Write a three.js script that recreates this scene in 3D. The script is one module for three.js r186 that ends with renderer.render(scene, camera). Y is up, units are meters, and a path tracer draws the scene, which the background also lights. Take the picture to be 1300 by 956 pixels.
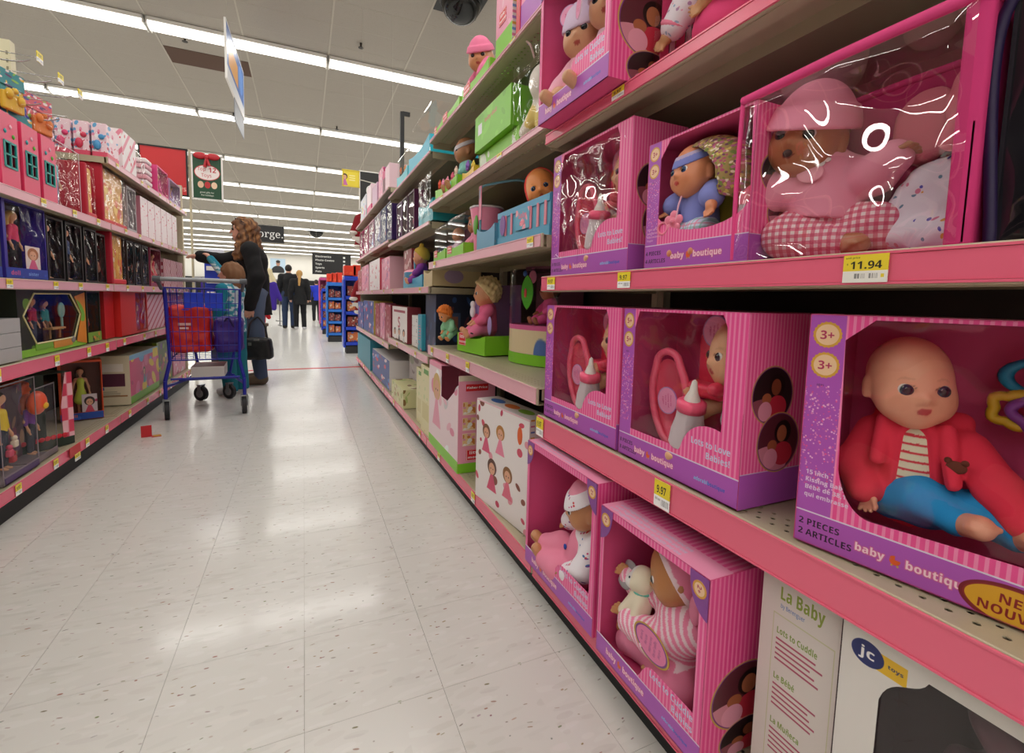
import * as THREE from 'three';
import { RoundedBoxGeometry } from 'three/addons/geometries/RoundedBoxGeometry.js';
import { mergeGeometries } from 'three/addons/utils/BufferGeometryUtils.js';
import { RectAreaLightUniformsLib } from 'three/addons/lights/RectAreaLightUniformsLib.js';

// ---------------------------------------------------------------- camera, light, exposure
const scene = new THREE.Scene();
const FOCAL = 595.4, EYE = 0.93;                        // focal length in pixels of the 1300 x 956 frame
const camera = new THREE.PerspectiveCamera(2 * Math.atan(478 / FOCAL) * 180 / Math.PI, 1300 / 956, 0.03, 120);
camera.setViewOffset(1300, 956, 0, 44.5, 1300, 956);
{
  const yaw = 0.41849, pitch = -0.087018, roll = 0.025315, V = (x, y, z) => new THREE.Vector3(x, y, z);
  const f = V(Math.sin(yaw) * Math.cos(pitch), Math.sin(pitch), -Math.cos(yaw) * Math.cos(pitch));
  const r0 = V(Math.cos(yaw), 0, Math.sin(yaw)), u0 = V().crossVectors(r0, f);
  const r = r0.clone().multiplyScalar(Math.cos(roll)).addScaledVector(u0, Math.sin(roll));
  const u = u0.clone().multiplyScalar(Math.cos(roll)).addScaledVector(r0, -Math.sin(roll));
  camera.matrixAutoUpdate = true;
  camera.quaternion.setFromRotationMatrix(new THREE.Matrix4().makeBasis(r, u, f.clone().negate()));
  camera.position.set(0, EYE, 0);
}
scene.add(camera);
scene.background = new THREE.Color(0x000000);
const renderer = new THREE.WebGLRenderer({ antialias: true });
renderer.toneMapping = THREE.LinearToneMapping;
renderer.toneMappingExposure = 1.0;
renderer.shadowMap.enabled = true;
RectAreaLightUniformsLib.init();
const CEIL = 4.85, ROW0 = -8.75, ROWSTEP = 3.62, LAMP = 2.44, LAMPX = 0.41, ROWS = [];
for (let k = -4; k <= 11; k++) ROWS.push(ROW0 - k * ROWSTEP);
for (const z of ROWS) {                                  // the fluorescent rows, one long light just under each row of tubes
  const l = new THREE.RectAreaLight(new THREE.Color(1, 0.975, 0.925), 14.5, LAMP * 9, 0.26);
  l.position.set(LAMPX - LAMP * 0.5, CEIL - 0.135, z); l.lookAt(LAMPX - LAMP * 0.5, 0, z); l.castShadow = true; scene.add(l);
}

// ---------------------------------------------------------------- helpers
let seed = 12345;
const rnd = () => { seed = (seed * 1664525 + 1013904223) >>> 0; return seed / 4294967296; };
const rr = (a, b) => a + (b - a) * rnd();
const used = {};
function numbered(n) { const k = used[n] = (used[n] ?? -1) + 1; return k ? n + '_' + String(k).padStart(3, '0') : n; }
const V3 = (a) => new THREE.Vector3(...a);
const PI = Math.PI;
const mats = {};
function mat(color, rough = 0.6, o = {}) {
  const k = JSON.stringify([color, rough, o]);
  return mats[k] ??= new (o.phys ? THREE.MeshPhysicalMaterial : THREE.MeshStandardMaterial)({ color, roughness: rough, ...Object.fromEntries(Object.entries(o).filter(([a]) => a !== 'phys')) });
}
const CLEAR = new THREE.MeshPhysicalMaterial({ color: 0xffffff, roughness: 0.04, transmission: 1, thickness: 0, ior: 1.28 });
const FILM = new THREE.MeshPhysicalMaterial({ color: 0xffffff, roughness: 0.02, transmission: 1, thickness: 0, ior: 1.6 });
const FILMX = new THREE.MeshPhysicalMaterial({ color: 0xffffff, roughness: 0.015, transmission: 1, thickness: 0, ior: 1.95 });
const WINDOW = new THREE.MeshPhysicalMaterial({ color: 0xffffff, roughness: 0.02, transmission: 1, thickness: 0, ior: 1.16 });
function tex(w, h, draw, o = {}) {
  const c = document.createElement('canvas'); c.width = w; c.height = h;
  const g = c.getContext('2d'); draw(g, w, h);
  const t = new THREE.CanvasTexture(c); t.colorSpace = THREE.SRGBColorSpace; t.magFilter = THREE.LinearFilter;
  if (o.repeat) { t.wrapS = t.wrapT = THREE.RepeatWrapping; t.repeat.set(...o.repeat); }
  return t;
}
const printed = (w, h, draw, rough = 0.38, o = {}) => new THREE.MeshStandardMaterial({ map: tex(w, h, draw, o), roughness: rough });
const B = (w, h, d, x = 0, y = 0, z = 0) => new THREE.BoxGeometry(w, h, d).translate(x, y, z);
const RB = (w, h, d, r, x = 0, y = 0, z = 0, s = 2) => new RoundedBoxGeometry(w, h, d, s, r).translate(x, y, z);
const flat = (g) => { const q = g.index ? g.toNonIndexed() : g.clone(); for (const k of Object.keys(q.attributes)) if (!['position', 'normal', 'uv'].includes(k)) q.deleteAttribute(k); q.clearGroups(); return q; };
const M = (...g) => mergeGeometries(g.flat(9).map(flat));
function rod(a, b, r, r2 = r, n = 10) {                  // a straight round bar from a to b
  const A = V3(a), Bv = V3(b), d = Bv.clone().sub(A), g = new THREE.CylinderGeometry(r2, r, d.length(), n);
  g.translate(0, d.length() / 2, 0).applyQuaternion(new THREE.Quaternion().setFromUnitVectors(new THREE.Vector3(0, 1, 0), d.normalize()));
  return g.translate(...a);
}
const tube = (pts, r, n = 24, m = 6, closed = false) => new THREE.TubeGeometry(new THREE.CatmullRomCurve3(pts.map(V3), closed, 'catmullrom', 0.3), n, r, m, closed);
const lathe = (pts, n = 20) => new THREE.LatheGeometry(pts.map((p) => new THREE.Vector2(...p)), n);
const ball = (rx, ry, rz, x = 0, y = 0, z = 0, n = 14) => new THREE.SphereGeometry(1, n, Math.max(6, n - 4)).scale(rx, ry, rz).translate(x, y, z);
function extrude(shape, depth, o = {}) { return new THREE.ExtrudeGeometry(shape, { depth, bevelEnabled: false, curveSegments: 10, ...o }); }
function poly(pts) { const s = new THREE.Shape(); pts.forEach((p, i) => i ? s.lineTo(...p) : s.moveTo(...p)); s.closePath(); return s; }
function shadow(o) { o.castShadow = o.receiveShadow = true; return o; }
function thing(name, label, category, [x, y, z] = [0, 0, 0], turn = 0, group) {
  const o = new THREE.Group(); o.name = numbered(name); scene.add(o);
  o.position.set(x, y, z); o.rotation.y = turn; o.userData = { label, category };
  if (group) o.userData.group = group;
  return o;
}
function part(parent, name, geometry, material, label) {
  const m = shadow(new THREE.Mesh(Array.isArray(geometry) ? M(geometry) : geometry, material)); m.name = name; parent.add(m);
  if (label) m.userData.label = label;
  return m;
}
function one(name, label, category, geometry, material, [x, y, z] = [0, 0, 0], turn = 0, group) {
  const m = shadow(new THREE.Mesh(Array.isArray(geometry) ? M(geometry) : geometry, material)); m.name = numbered(name); scene.add(m);
  m.position.set(x, y, z); m.rotation.y = turn; m.userData = { label, category };
  if (group) m.userData.group = group;
  return m;
}
function struct(name, geometry, material, label, category) {
  const m = shadow(new THREE.Mesh(Array.isArray(geometry) ? M(geometry) : geometry, material)); m.name = name; scene.add(m);
  m.userData = { kind: 'structure', label, category };
  return m;
}
function instanced(parent, name, geometry, material, list, label) {
  const m = shadow(new THREE.InstancedMesh(geometry, material, list.length)); m.name = name;
  list.forEach((p, i) => m.setMatrixAt(i, new THREE.Matrix4().makeTranslation(...p)));
  m.userData = { kind: 'stuff', label }; parent.add(m); return m;
}
function noise2(x, y) {                                  // smooth value noise
  const h = (i, j) => { const s = Math.sin(i * 127.1 + j * 311.7) * 43758.5453; return s - Math.floor(s); };
  const i = Math.floor(x), j = Math.floor(y), u = x - i, v = y - j, a = u * u * (3 - 2 * u), b = v * v * (3 - 2 * v);
  return (h(i, j) * (1 - a) + h(i + 1, j) * a) * (1 - b) + (h(i, j + 1) * (1 - a) + h(i + 1, j + 1) * a) * b;
}

// ---------------------------------------------------------------- signed distances and their meshes
const smin = (a, b, k) => { const h = Math.max(k - Math.abs(a - b), 0) / k; return Math.min(a, b) - h * h * k * 0.25; };
function capsule(a, b, ra, rb = ra) {                    // tapered bone
  const ax = a[0], ay = a[1], az = a[2], dx = b[0] - ax, dy = b[1] - ay, dz = b[2] - az, q = 1 / (dx * dx + dy * dy + dz * dz + 1e-12);
  return (x, y, z) => {
    const px = x - ax, py = y - ay, pz = z - az, t = Math.min(1, Math.max(0, (px * dx + py * dy + pz * dz) * q));
    const ex = px - dx * t, ey = py - dy * t, ez = pz - dz * t;
    return Math.sqrt(ex * ex + ey * ey + ez * ez) - (ra + (rb - ra) * t);
  };
}
function ellipsoid(c, r) {
  const m = Math.min(...r);
  return (x, y, z) => { const a = (x - c[0]) / r[0], b = (y - c[1]) / r[1], d = (z - c[2]) / r[2], l = Math.sqrt(a * a + b * b + d * d), n = Math.sqrt((a / r[0]) ** 2 + (b / r[1]) ** 2 + (d / r[2]) ** 2); return l < 1e-6 ? -m : l * (l - 1) / n; };
}
const blend = (k, ...f) => { const fs = f.flat(9); return (x, y, z) => { let d = fs[0](x, y, z); for (let i = 1; i < fs.length; i++) d = smin(d, fs[i](x, y, z), k); return d; }; };
function placed(f, pos, rot) {                           // f in a frame turned by the Euler angles rot and moved to pos
  const e = new THREE.Matrix4().makeRotationFromEuler(new THREE.Euler(...rot, 'YXZ')).elements;
  return (x, y, z) => { const a = x - pos[0], b = y - pos[1], c = z - pos[2]; return f(e[0] * a + e[1] * b + e[2] * c, e[4] * a + e[5] * b + e[6] * c, e[8] * a + e[9] * b + e[10] * c); };
}
function local(pos, rot) {                               // world -> head frame
  const e = new THREE.Matrix4().makeRotationFromEuler(new THREE.Euler(...rot, 'YXZ')).elements;
  return (x, y, z) => { const a = x - pos[0], b = y - pos[1], c = z - pos[2]; return [e[0] * a + e[1] * b + e[2] * c, e[4] * a + e[5] * b + e[6] * c, e[8] * a + e[9] * b + e[10] * c]; };
}
function skin(f, lo, hi, cell, paint) {                  // surface nets over the zero set of f; paint(x, y, z) gives linear rgb
  const n = [0, 1, 2].map((i) => Math.ceil((hi[i] - lo[i]) / cell) + 1), [nx, ny, nz] = n, S = nx * ny;
  const val = new Float32Array(nx * ny * nz).fill(9);
  const fill = (i0, j0, k0, bk) => {                     // whole blocks far from the surface take one value
    if (i0 >= nx || j0 >= ny || k0 >= nz) return;
    const h = bk / 2, d = f(lo[0] + (i0 + h) * cell, lo[1] + (j0 + h) * cell, lo[2] + (k0 + h) * cell), far = Math.abs(d) > (h * 1.74 + 1) * cell * 1.35;
    if (!far && bk > 4) { for (let q = 0; q < 8; q++) fill(i0 + (q & 1) * h, j0 + (q >> 1 & 1) * h, k0 + (q >> 2) * h, h); return; }
    for (let k = k0; k < Math.min(nz, k0 + bk); k++) for (let j = j0; j < Math.min(ny, j0 + bk); j++) for (let i = i0; i < Math.min(nx, i0 + bk); i++)
      val[i + j * nx + k * S] = far ? d : f(lo[0] + i * cell, lo[1] + j * cell, lo[2] + k * cell);
  };
  for (let k = 0; k < nz; k += 16) for (let j = 0; j < ny; j += 16) for (let i = 0; i < nx; i += 16) fill(i, j, k, 16);
  const id = new Int32Array(nx * ny * nz).fill(-1), pos = [], idx = [];
  const E = [[0, 1], [0, 2], [0, 4], [1, 3], [1, 5], [2, 3], [2, 6], [3, 7], [4, 5], [4, 6], [5, 7], [6, 7]];
  for (let k = 0; k < nz - 1; k++) for (let j = 0; j < ny - 1; j++) for (let i = 0; i < nx - 1; i++) {
    const o = i + j * nx + k * S, c = [val[o], val[o + 1], val[o + nx], val[o + nx + 1], val[o + S], val[o + S + 1], val[o + S + nx], val[o + S + nx + 1]];
    let neg = 0; for (const v of c) if (v < 0) neg++;
    if (!neg || neg === 8) continue;
    let x = 0, y = 0, z = 0, m = 0;
    for (const [a, b] of E) if ((c[a] < 0) !== (c[b] < 0)) {
      const t = c[a] / (c[a] - c[b]);
      x += (a & 1) + t * ((b & 1) - (a & 1)); y += (a >> 1 & 1) + t * ((b >> 1 & 1) - (a >> 1 & 1)); z += (a >> 2) + t * ((b >> 2) - (a >> 2)); m++;
    }
    id[o] = pos.length / 3; pos.push(lo[0] + (i + x / m) * cell, lo[1] + (j + y / m) * cell, lo[2] + (k + z / m) * cell);
  }
  const quad = (a, b, c, d, flip) => { if (a < 0 || b < 0 || c < 0 || d < 0) return; flip ? idx.push(a, c, b, a, d, c) : idx.push(a, b, c, a, c, d); };
  for (let k = 1; k < nz - 1; k++) for (let j = 1; j < ny - 1; j++) for (let i = 1; i < nx - 1; i++) {
    const o = i + j * nx + k * S, s = val[o] < 0;
    if (s !== val[o + 1] < 0) quad(id[o - nx - S], id[o - S], id[o], id[o - nx], !s);
    if (s !== val[o + nx] < 0) quad(id[o - 1 - S], id[o - 1], id[o], id[o - S], !s);
    if (s !== val[o + S] < 0) quad(id[o - 1 - nx], id[o - nx], id[o], id[o - 1], !s);
  }
  const uv = new Float32Array(pos.length / 3 * 2), col = paint && new Float32Array(pos.length);
  for (let i = 0; i < pos.length; i += 3) {
    uv[i / 3 * 2] = pos[i]; uv[i / 3 * 2 + 1] = pos[i + 1];
    if (col) { const c = paint(pos[i], pos[i + 1], pos[i + 2]); col[i] = c[0]; col[i + 1] = c[1]; col[i + 2] = c[2]; }
  }
  const g = new THREE.BufferGeometry();
  g.setAttribute('position', new THREE.Float32BufferAttribute(pos, 3)); g.setAttribute('uv', new THREE.BufferAttribute(uv, 2));
  if (col) g.setAttribute('color', new THREE.BufferAttribute(col, 3));
  g.setIndex(idx); g.computeVertexNormals(); return g;
}
const lin = (hex) => { const c = new THREE.Color(hex); return [c.r, c.g, c.b]; };
const VC = (rough, o = {}) => { const k = 'vc' + rough + JSON.stringify(o); return mats[k] ??= new THREE.MeshStandardMaterial({ vertexColors: true, roughness: rough, ...o }); };

// ---------------------------------------------------------------- the hall: floor, ceiling, walls
const floorTex = tex(1024, 1024, (g, w, h) => {
  g.fillStyle = '#d8d7d2'; g.fillRect(0, 0, w, h);
  for (let i = 0; i < 900; i++) { g.fillStyle = `rgba(${rnd() < 0.5 ? '198,196,190' : '228,227,224'},${rr(0.1, 0.35)})`; g.beginPath(); g.ellipse(rnd() * w, rnd() * h, rr(8, 40), rr(3, 9), rr(-0.2, 0.2), 0, 7); g.fill(); }
  for (let i = 0; i < 520; i++) { g.fillStyle = `rgba(${rr(90, 150) | 0},${rr(78, 120) | 0},${rr(60, 100) | 0},${rr(0.25, 0.9)})`; g.beginPath(); g.ellipse(rnd() * w, rnd() * h, rr(1.5, 6.5), rr(0.8, 2), rr(-0.35, 0.35), 0, 7); g.fill(); }
}, { repeat: [1, 1] });
const floorMat = new THREE.MeshPhysicalMaterial({ map: floorTex, roughness: 0.26, clearcoat: 0.3, clearcoatRoughness: 0.1 });
{
  const floor = struct('floor', B(46, 0.1, 62, 0, -0.053, -22), mat(0xa9a59c, 0.8), 'pale speckled vinyl tile floor with a waxed sheen', 'floor');
  const T = 0.305, g0 = B(T - 0.0008, 0.004, T - 0.0008, 0, -0.002, 0), vars = [];
  for (let v = 0; v < 8; v++) {
    const g = g0.clone(), p = g.attributes.position, uv = g.attributes.uv, a = rnd(), b = rnd();
    for (let i = 0; i < p.count; i++) uv.setXY(i, a + p.getX(i) / 1.1, b + p.getZ(i) / 1.1);
    vars.push(g);
  }
  const rest = vars.map(() => []); let n = 0;
  for (let j = -12; j < 170; j++) for (let i = -70; i < 70; i++) {
    const x = -0.01 + (i + 0.5) * T, z = -1.32 + T / 2 - j * T, v = (rnd() * 8) | 0;
    if (x > -1.25 && x < 0.75 && z < -0.5 && z > -16 && n < 300) { const m = part(floor, 'tile', vars[v], floorMat); m.position.set(x, 0, z); n++; }
    else if (Math.abs(x) < 12) rest[v].push([x, 0, z]);
  }
  rest.forEach((l, v) => instanced(floor, 'tile_field', vars[v], floorMat, l, 'speckled floor tiles farther off'));
  const line = M(B(2.2, 0.0012, 0.075, 0, 0.0006, 0));
  one('floor_stripe', 'thin red stripe across the floor at the end of the aisle', 'floor stripe', line, mat(0xb8101f, 0.75), [-0.2, 0, -6.46], 0.02);
}
const ceilTex = tex(512, 512, (g, w, h) => {
  g.fillStyle = '#a9a298'; g.fillRect(0, 0, w, h);
  for (let i = 0; i < 2600; i++) { g.fillStyle = `rgba(110,100,88,${rr(0.05, 0.3)})`; g.beginPath(); g.ellipse(rnd() * w, rnd() * h, rr(0.6, 2.4), rr(0.5, 1.3), rnd() * 3, 0, 7); g.fill(); }
}, { repeat: [1, 1] });
const ceilMat = new THREE.MeshStandardMaterial({ map: ceilTex, roughness: 0.95 });
{
  const ceiling = struct('ceiling', B(46, 0.2, 62, 0, CEIL + 0.14, -22), mat(0xa79f92, 0.9), 'tan acoustic tile ceiling of the store', 'ceiling');
  const g0 = B(1.212, 0.02, 0.6065, 0, 0, 0), vars = [];
  for (let v = 0; v < 4; v++) { const g = g0.clone(), p = g.attributes.position, uv = g.attributes.uv, a = rnd(), b = rnd(); for (let i = 0; i < p.count; i++) uv.setXY(i, a + p.getX(i) / 1.3, b + p.getZ(i) / 1.3); vars.push(g); }
  const rest = vars.map(() => []); let n = 0;
  for (let j = -10; j < 78; j++) for (let i = -14; i < 14; i++) {
    const x = 0.42 + (i + 0.5) * 1.22, z = -4.0 - (j + 0.5) * 0.61, v = (rnd() * 4) | 0;
    if (i === -2 && j === 9) continue;                   // the brown panel sits here
    if (i >= -4 && i < 4 && j >= 0 && n < 290) { const m = part(ceiling, 'tile', vars[v], ceilMat); m.position.set(x, CEIL + 0.012 + rr(0, 0.003), z); n++; }
    else rest[v].push([x, CEIL + 0.012, z]);
  }
  rest.forEach((l, v) => instanced(ceiling, 'tile_field', vars[v], ceilMat, l, 'ceiling tiles farther off'));
  const bars = [];
  for (let i = -14; i <= 14; i++) bars.push(B(0.024, 0.02, 53, 0.42 + i * 1.22, CEIL + 0.006, -24.5));
  for (let j = -10; j < 78; j++) bars.push(B(34, 0.02, 0.004, 0.42, CEIL + 0.0125, -4.0 - j * 0.61));
  part(ceiling, 'grid', M(bars), mat(0xb9b3a7, 0.6));
  const bp = one('ceiling_panel', 'reddish brown panel in place of one ceiling tile', 'ceiling panel', B(1.2, 0.02, 0.595), mat(0x5a4236, 0.8), [0.42 - 1.5 * 1.22, CEIL + 0.008, -4.0 - 9.5 * 0.61]);
  const wallM = mat(0xe9e6de, 0.85);
  struct('wall_back', B(46, 5, 0.2, 0, 2.5, -50.1), wallM, 'white back wall of the store', 'wall');
  struct('wall_left', B(0.2, 5, 62, -17, 2.5, -22), wallM, 'white side wall left of the aisles', 'wall');
  struct('wall_right', B(0.2, 5, 62, 17, 2.5, -22), wallM, 'white side wall right of the aisles', 'wall');
  struct('wall_front', B(46, 5, 0.2, 0, 2.5, 8), wallM, 'white wall behind the photographer', 'wall');
  const zb = thing('wall_band', 'long dark header band along the back wall above the racks', 'wall band', [0, 0, -49.9]);
  part(zb, 'band', B(30, 1.5, 0.1, 0, 1.55, 0), mat(0x1c1a1a, 0.7)); part(zb, 'rail', B(30, 0.06, 0.14, 0, 2.33, 0), mat(0x333333, 0.5));
  part(zb, 'skirting', B(30, 0.8, 0.08, 0, 0.4, 0), mat(0x2a2624, 0.7));
}
const onFloor = (x, z) => [x, 0.0005, z];
{ // ceiling lights: each tube-length fixture is a thing
  const housing = M(B(LAMP - 0.02, 0.05, 0.3, 0, CEIL - 0.03, 0), B(0.02, 0.1, 0.3, LAMP / 2 - 0.02, CEIL - 0.055, 0), B(0.02, 0.1, 0.3, -LAMP / 2 + 0.02, CEIL - 0.055, 0));
  const sh = new THREE.Shape(); sh.absarc(0, 0, 0.13, PI, 2 * PI, false); sh.closePath();
  const lens = extrude(sh, LAMP - 0.06, { curveSegments: 8 }).scale(1, 0.5, 1).translate(0, 0, -(LAMP - 0.06) / 2).rotateY(PI / 2).translate(0, CEIL - 0.055, 0);
  const glow = new THREE.MeshStandardMaterial({ color: 0xffffff, emissive: new THREE.Color(1, 0.97, 0.92), emissiveIntensity: 2.2, roughness: 0.5 });
  const white = mat(0xf2f0ea, 0.5);
  let proto;
  for (const z of ROWS) for (let i = -4; i < 5; i++) {
    const far = z < -30;
    const x = LAMPX - LAMP * 0.5 + i * LAMP;
    if (z > 3 && false) continue;
    let o;
    if (!proto) { o = proto = thing('ceiling_light', 'long fluorescent strip light in the rows across the ceiling', 'ceiling light', [x, 0, z], 0, 'fluorescent strip lights'); part(o, 'housing', housing, white); part(o, 'diffuser', lens, glow); }
    else { o = proto.clone(); o.name = numbered('ceiling_light'); o.position.set(x, 0, z); scene.add(o); }
  }
}

// ---------------------------------------------------------------- shelving
const SHELF = mat(0xb9ae93, 0.42, { metalness: 0.15 }), BACK = mat(0x3a2c28, 0.85), KICK = mat(0x0b0b0d, 0.6), RAIL = mat(0xee6c88, 0.25), RAILP = mat(0xedb2bf, 0.3), UPR = mat(0xb5ab96, 0.45, { metalness: 0.2 });
const RX = 0.66, LX = -1.08;                             // front planes of the two shelf runs
function sheet(w, d) {                                   // perforated sheet, front edge at z = 0 going back to -d
  const s = poly([[-w / 2, 0], [w / 2, 0], [w / 2, d], [-w / 2, d]]);
  const hole = (x, y) => { const p = new THREE.Path(); for (let i = 0; i < 6; i++) { const a = -i * PI / 3; i ? p.lineTo(x + 0.0042 * Math.cos(a), y + 0.0042 * Math.sin(a)) : p.moveTo(x + 0.0042, y); } p.closePath(); s.holes.push(p); };
  for (let r = 0; r < 3; r++) for (let x = -w / 2 + 0.03; x < w / 2 - 0.03; x += 0.0254) hole(x + (r % 2) * 0.0127, 0.03 + r * 0.019);
  return extrude(s, 0.0015).rotateX(-PI / 2).translate(0, -0.0015, 0);
}
const sheets = {};
const tagTex = tex(128, 96, (g) => { g.fillStyle = '#fff'; g.fillRect(0, 0, 128, 96); g.fillStyle = '#f3dc2e'; g.fillRect(0, 0, 128, 56); g.fillStyle = '#222'; g.font = 'bold 40px sans-serif'; g.fillText('9.97', 20, 46); g.font = '12px sans-serif'; g.fillText('doll asst', 10, 72); for (let i = 0; i < 30; i++) g.fillRect(60 + i * 2, 64, rnd() < 0.5 ? 1 : 0, 22); });
const tagTex2 = tex(256, 192, (g) => { g.fillStyle = '#f2efe8'; g.fillRect(0, 0, 256, 192); g.fillStyle = '#f2d838'; g.fillRect(0, 0, 256, 112); g.fillStyle = '#222'; g.font = '20px sans-serif'; g.fillText('unit price', 12, 26); g.font = 'bold 74px sans-serif'; g.fillText('11.94', 40, 98); g.font = '18px sans-serif'; g.fillText('$', 20, 70); g.fillStyle = '#444'; for (let i = 0; i < 44; i++) if (rnd() < 0.6) g.fillRect(70 + i * 3, 130, 2, 34); g.fillStyle = '#f2d838'; g.fillRect(220, 135, 18, 24); });
const TAG = new THREE.MeshStandardMaterial({ map: tagTex, roughness: 0.4 }), TAG2 = new THREE.MeshStandardMaterial({ map: tagTex2, roughness: 0.4 });
// one shelf: a local frame with x along the run, +z out to the aisle, y = 0 at the top of the deck
function shelf(bay, label, z0, z1, y, o = {}) {
  const w = Math.abs(z1 - z0) - 0.006, d = o.d ?? 0.44, rh = o.rail ?? 0.045, up = 0.004;
  const key = w.toFixed(3) + d; sheets[key] ??= sheet(w, d);
  const t = part(bay, 'shelf', sheets[key], SHELF, label); t.position.y = y;
  part(t, 'stiffener', M(B(w, 0.03, 0.0015, 0, -0.015, -d + 0.002), B(w, 0.026, 0.0015, 0, -0.014, -0.11), B(0.0015, 0.036, d - 0.02, w / 2 - 0.001, -0.018, -d / 2), B(0.0015, 0.036, d - 0.02, -w / 2 + 0.001, -0.018, -d / 2), B(w, 0.0015, 0.03, 0, -rh + 0.004, -0.015)), SHELF);
  part(t, 'front_lip', RB(w, rh, 0.008, 0.0025, 0, up - rh / 2, 0.003), SHELF);
  part(t, 'price_strip', M(B(w - 0.01, rh - 0.012, 0.002, 0, up - rh / 2, 0.0085), B(w - 0.01, 0.003, 0.005, 0, up - 0.004, 0.0085), B(w - 0.01, 0.003, 0.006, 0, up - rh + 0.004, 0.0085)), o.pale ? RAILP : RAIL);
  for (const [at, big] of o.tags ?? []) { const p = part(t, 'price_tag', B(big ? 0.052 : 0.044, rh - 0.01, 0.0012, 0, 0, 0), big ? TAG2 : TAG); p.position.set(at * w / 2, up - rh / 2 + (big ? 0.0 : 0), 0.0125); }
  return t;
}
function bayFrame(label, side, z0, z1, h, deckY) {
  const w = Math.abs(z1 - z0), t = thing('shelving_bay', label, 'shelving', [side > 0 ? RX : LX, 0, (z0 + z1) / 2], side > 0 ? -PI / 2 : PI / 2);
  part(t, 'back_panel', B(w - 0.004, h, 0.012, 0, h / 2, -0.475), BACK);
  part(t, 'kick_plate', B(w, deckY - 0.055, 0.02, 0, (deckY - 0.055) / 2, -0.03), KICK);
  for (const s of [-1, 1]) { part(t, 'upright', M(B(0.028, h, 0.03, s * (w / 2 - 0.015), h / 2, -0.455), Array.from({ length: 20 }, (_, i) => B(0.006, 0.02, 0.004, s * (w / 2 - 0.015), 0.2 + i * (h - 0.3) / 20, -0.4395))), UPR); part(t, 'bracket', B(0.006, 0.05, 0.4, s * (w / 2 - 0.012), deckY - 0.06, -0.24), UPR); }
  return t;
}
const RB1 = [-1.265, 0.14], RB2 = [-2.66, -1.265], RB3 = [-4.06, -2.66], RB4 = [-5.4, -4.06], RB5 = [-6.72, -5.4];
const BAYS = [
  ['with the pink boxed baby dolls', RB1, [[0.115, 0.055], [0.58, 0.065], [1.0, 0.045], [1.41, 0.032], [1.81, 0.02]]],
  ['with the green tray doll packs', RB2, [[0.115, 0.055], [0.66, 0.055], [1.13, 0.042], [1.455, 0.026], [1.8, 0.018]]],
  ['with the blond doll in a blue tray', RB3, [[0.115, 0.055], [0.59, 0.045], [0.995, 0.04], [1.365, 0.024], [1.75, 0.018]]],
  ['next to the last before the cross aisle', RB4, [[0.115, 0.055], [0.53, 0.045], [0.995, 0.04], [1.41, 0.024], [1.84, 0.018]]],
  ['closing the run at the red floor stripe', RB5, [[0.115, 0.055], [0.53, 0.045], [0.995, 0.04], [1.41, 0.024], [1.84, 0.018]]],
];
const LEVEL = ['base deck', 'lowest raised shelf', 'middle shelf', 'upper shelf', 'top shelf'];
const RTAGS = { '0-1': [[-0.96], [-0.2]], '0-2': [[-0.9], [-0.42], [0.28, 1]], '1-0': [[-0.6], [0.2]], '1-1': [[-0.85], [-0.4], [0.05]], '1-2': [[-0.8], [0.9]], '0-0': [[0.2]] };
BAYS.forEach(([what, [z0, z1], lv], b) => {
  const bay = bayFrame('brown backed steel shelving bay ' + what, 1, z0, z1, 2.05, 0.115);
  lv.forEach(([y, rail], k) => shelf(bay, LEVEL[k] + ' with a pink price strip', z0, z1, y, { rail, pale: b > 0 && k > 0, tags: RTAGS[b + '-' + k] ?? [[rr(-0.8, -0.2)], [rr(0.2, 0.8)]] }));
});
const LB0 = [-0.9, 0.5], LBA = [-2.28, -0.9], LBB = [-3.66, -2.28], LBC = [-5.0, -3.66], LBD = [-5.76, -5.0];
const LBAYS = [
  ['opposite the pink baby doll boxes', LB0, [[0.14, 0.055], [0.62, 0.06], [0.965, 0.045], [1.335, 0.045]]],
  ['beside the photographer', LBA, [[0.14, 0.055], [0.62, 0.06], [0.965, 0.045], [1.335, 0.045]]],
  ['with the green doll playset', LBB, [[0.14, 0.055], [0.62, 0.06], [0.965, 0.045], [1.335, 0.045]]],
  ['behind the shopping cart', LBC, [[0.14, 0.055], [0.62, 0.05], [0.965, 0.045], [1.335, 0.04], [1.73, 0.04]]],
  ['where the woman reaches in', LBD, [[0.14, 0.055], [0.62, 0.05], [0.965, 0.045], [1.335, 0.04], [1.73, 0.04]]],
];
LBAYS.forEach(([what, [z0, z1], lv], b) => {
  const bay = bayFrame('dark backed shelving bay ' + what, -1, z0, z1, 2.05, 0.14);
  lv.forEach(([y, rail], k) => shelf(bay, LEVEL[k] + ' with a pink price strip', z0, z1, y, { rail, pale: k > 1, tags: [[rr(-0.85, -0.6)], [rr(-0.3, 0)], [rr(0.2, 0.4)], [rr(0.6, 0.9)]] }));
});

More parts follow.
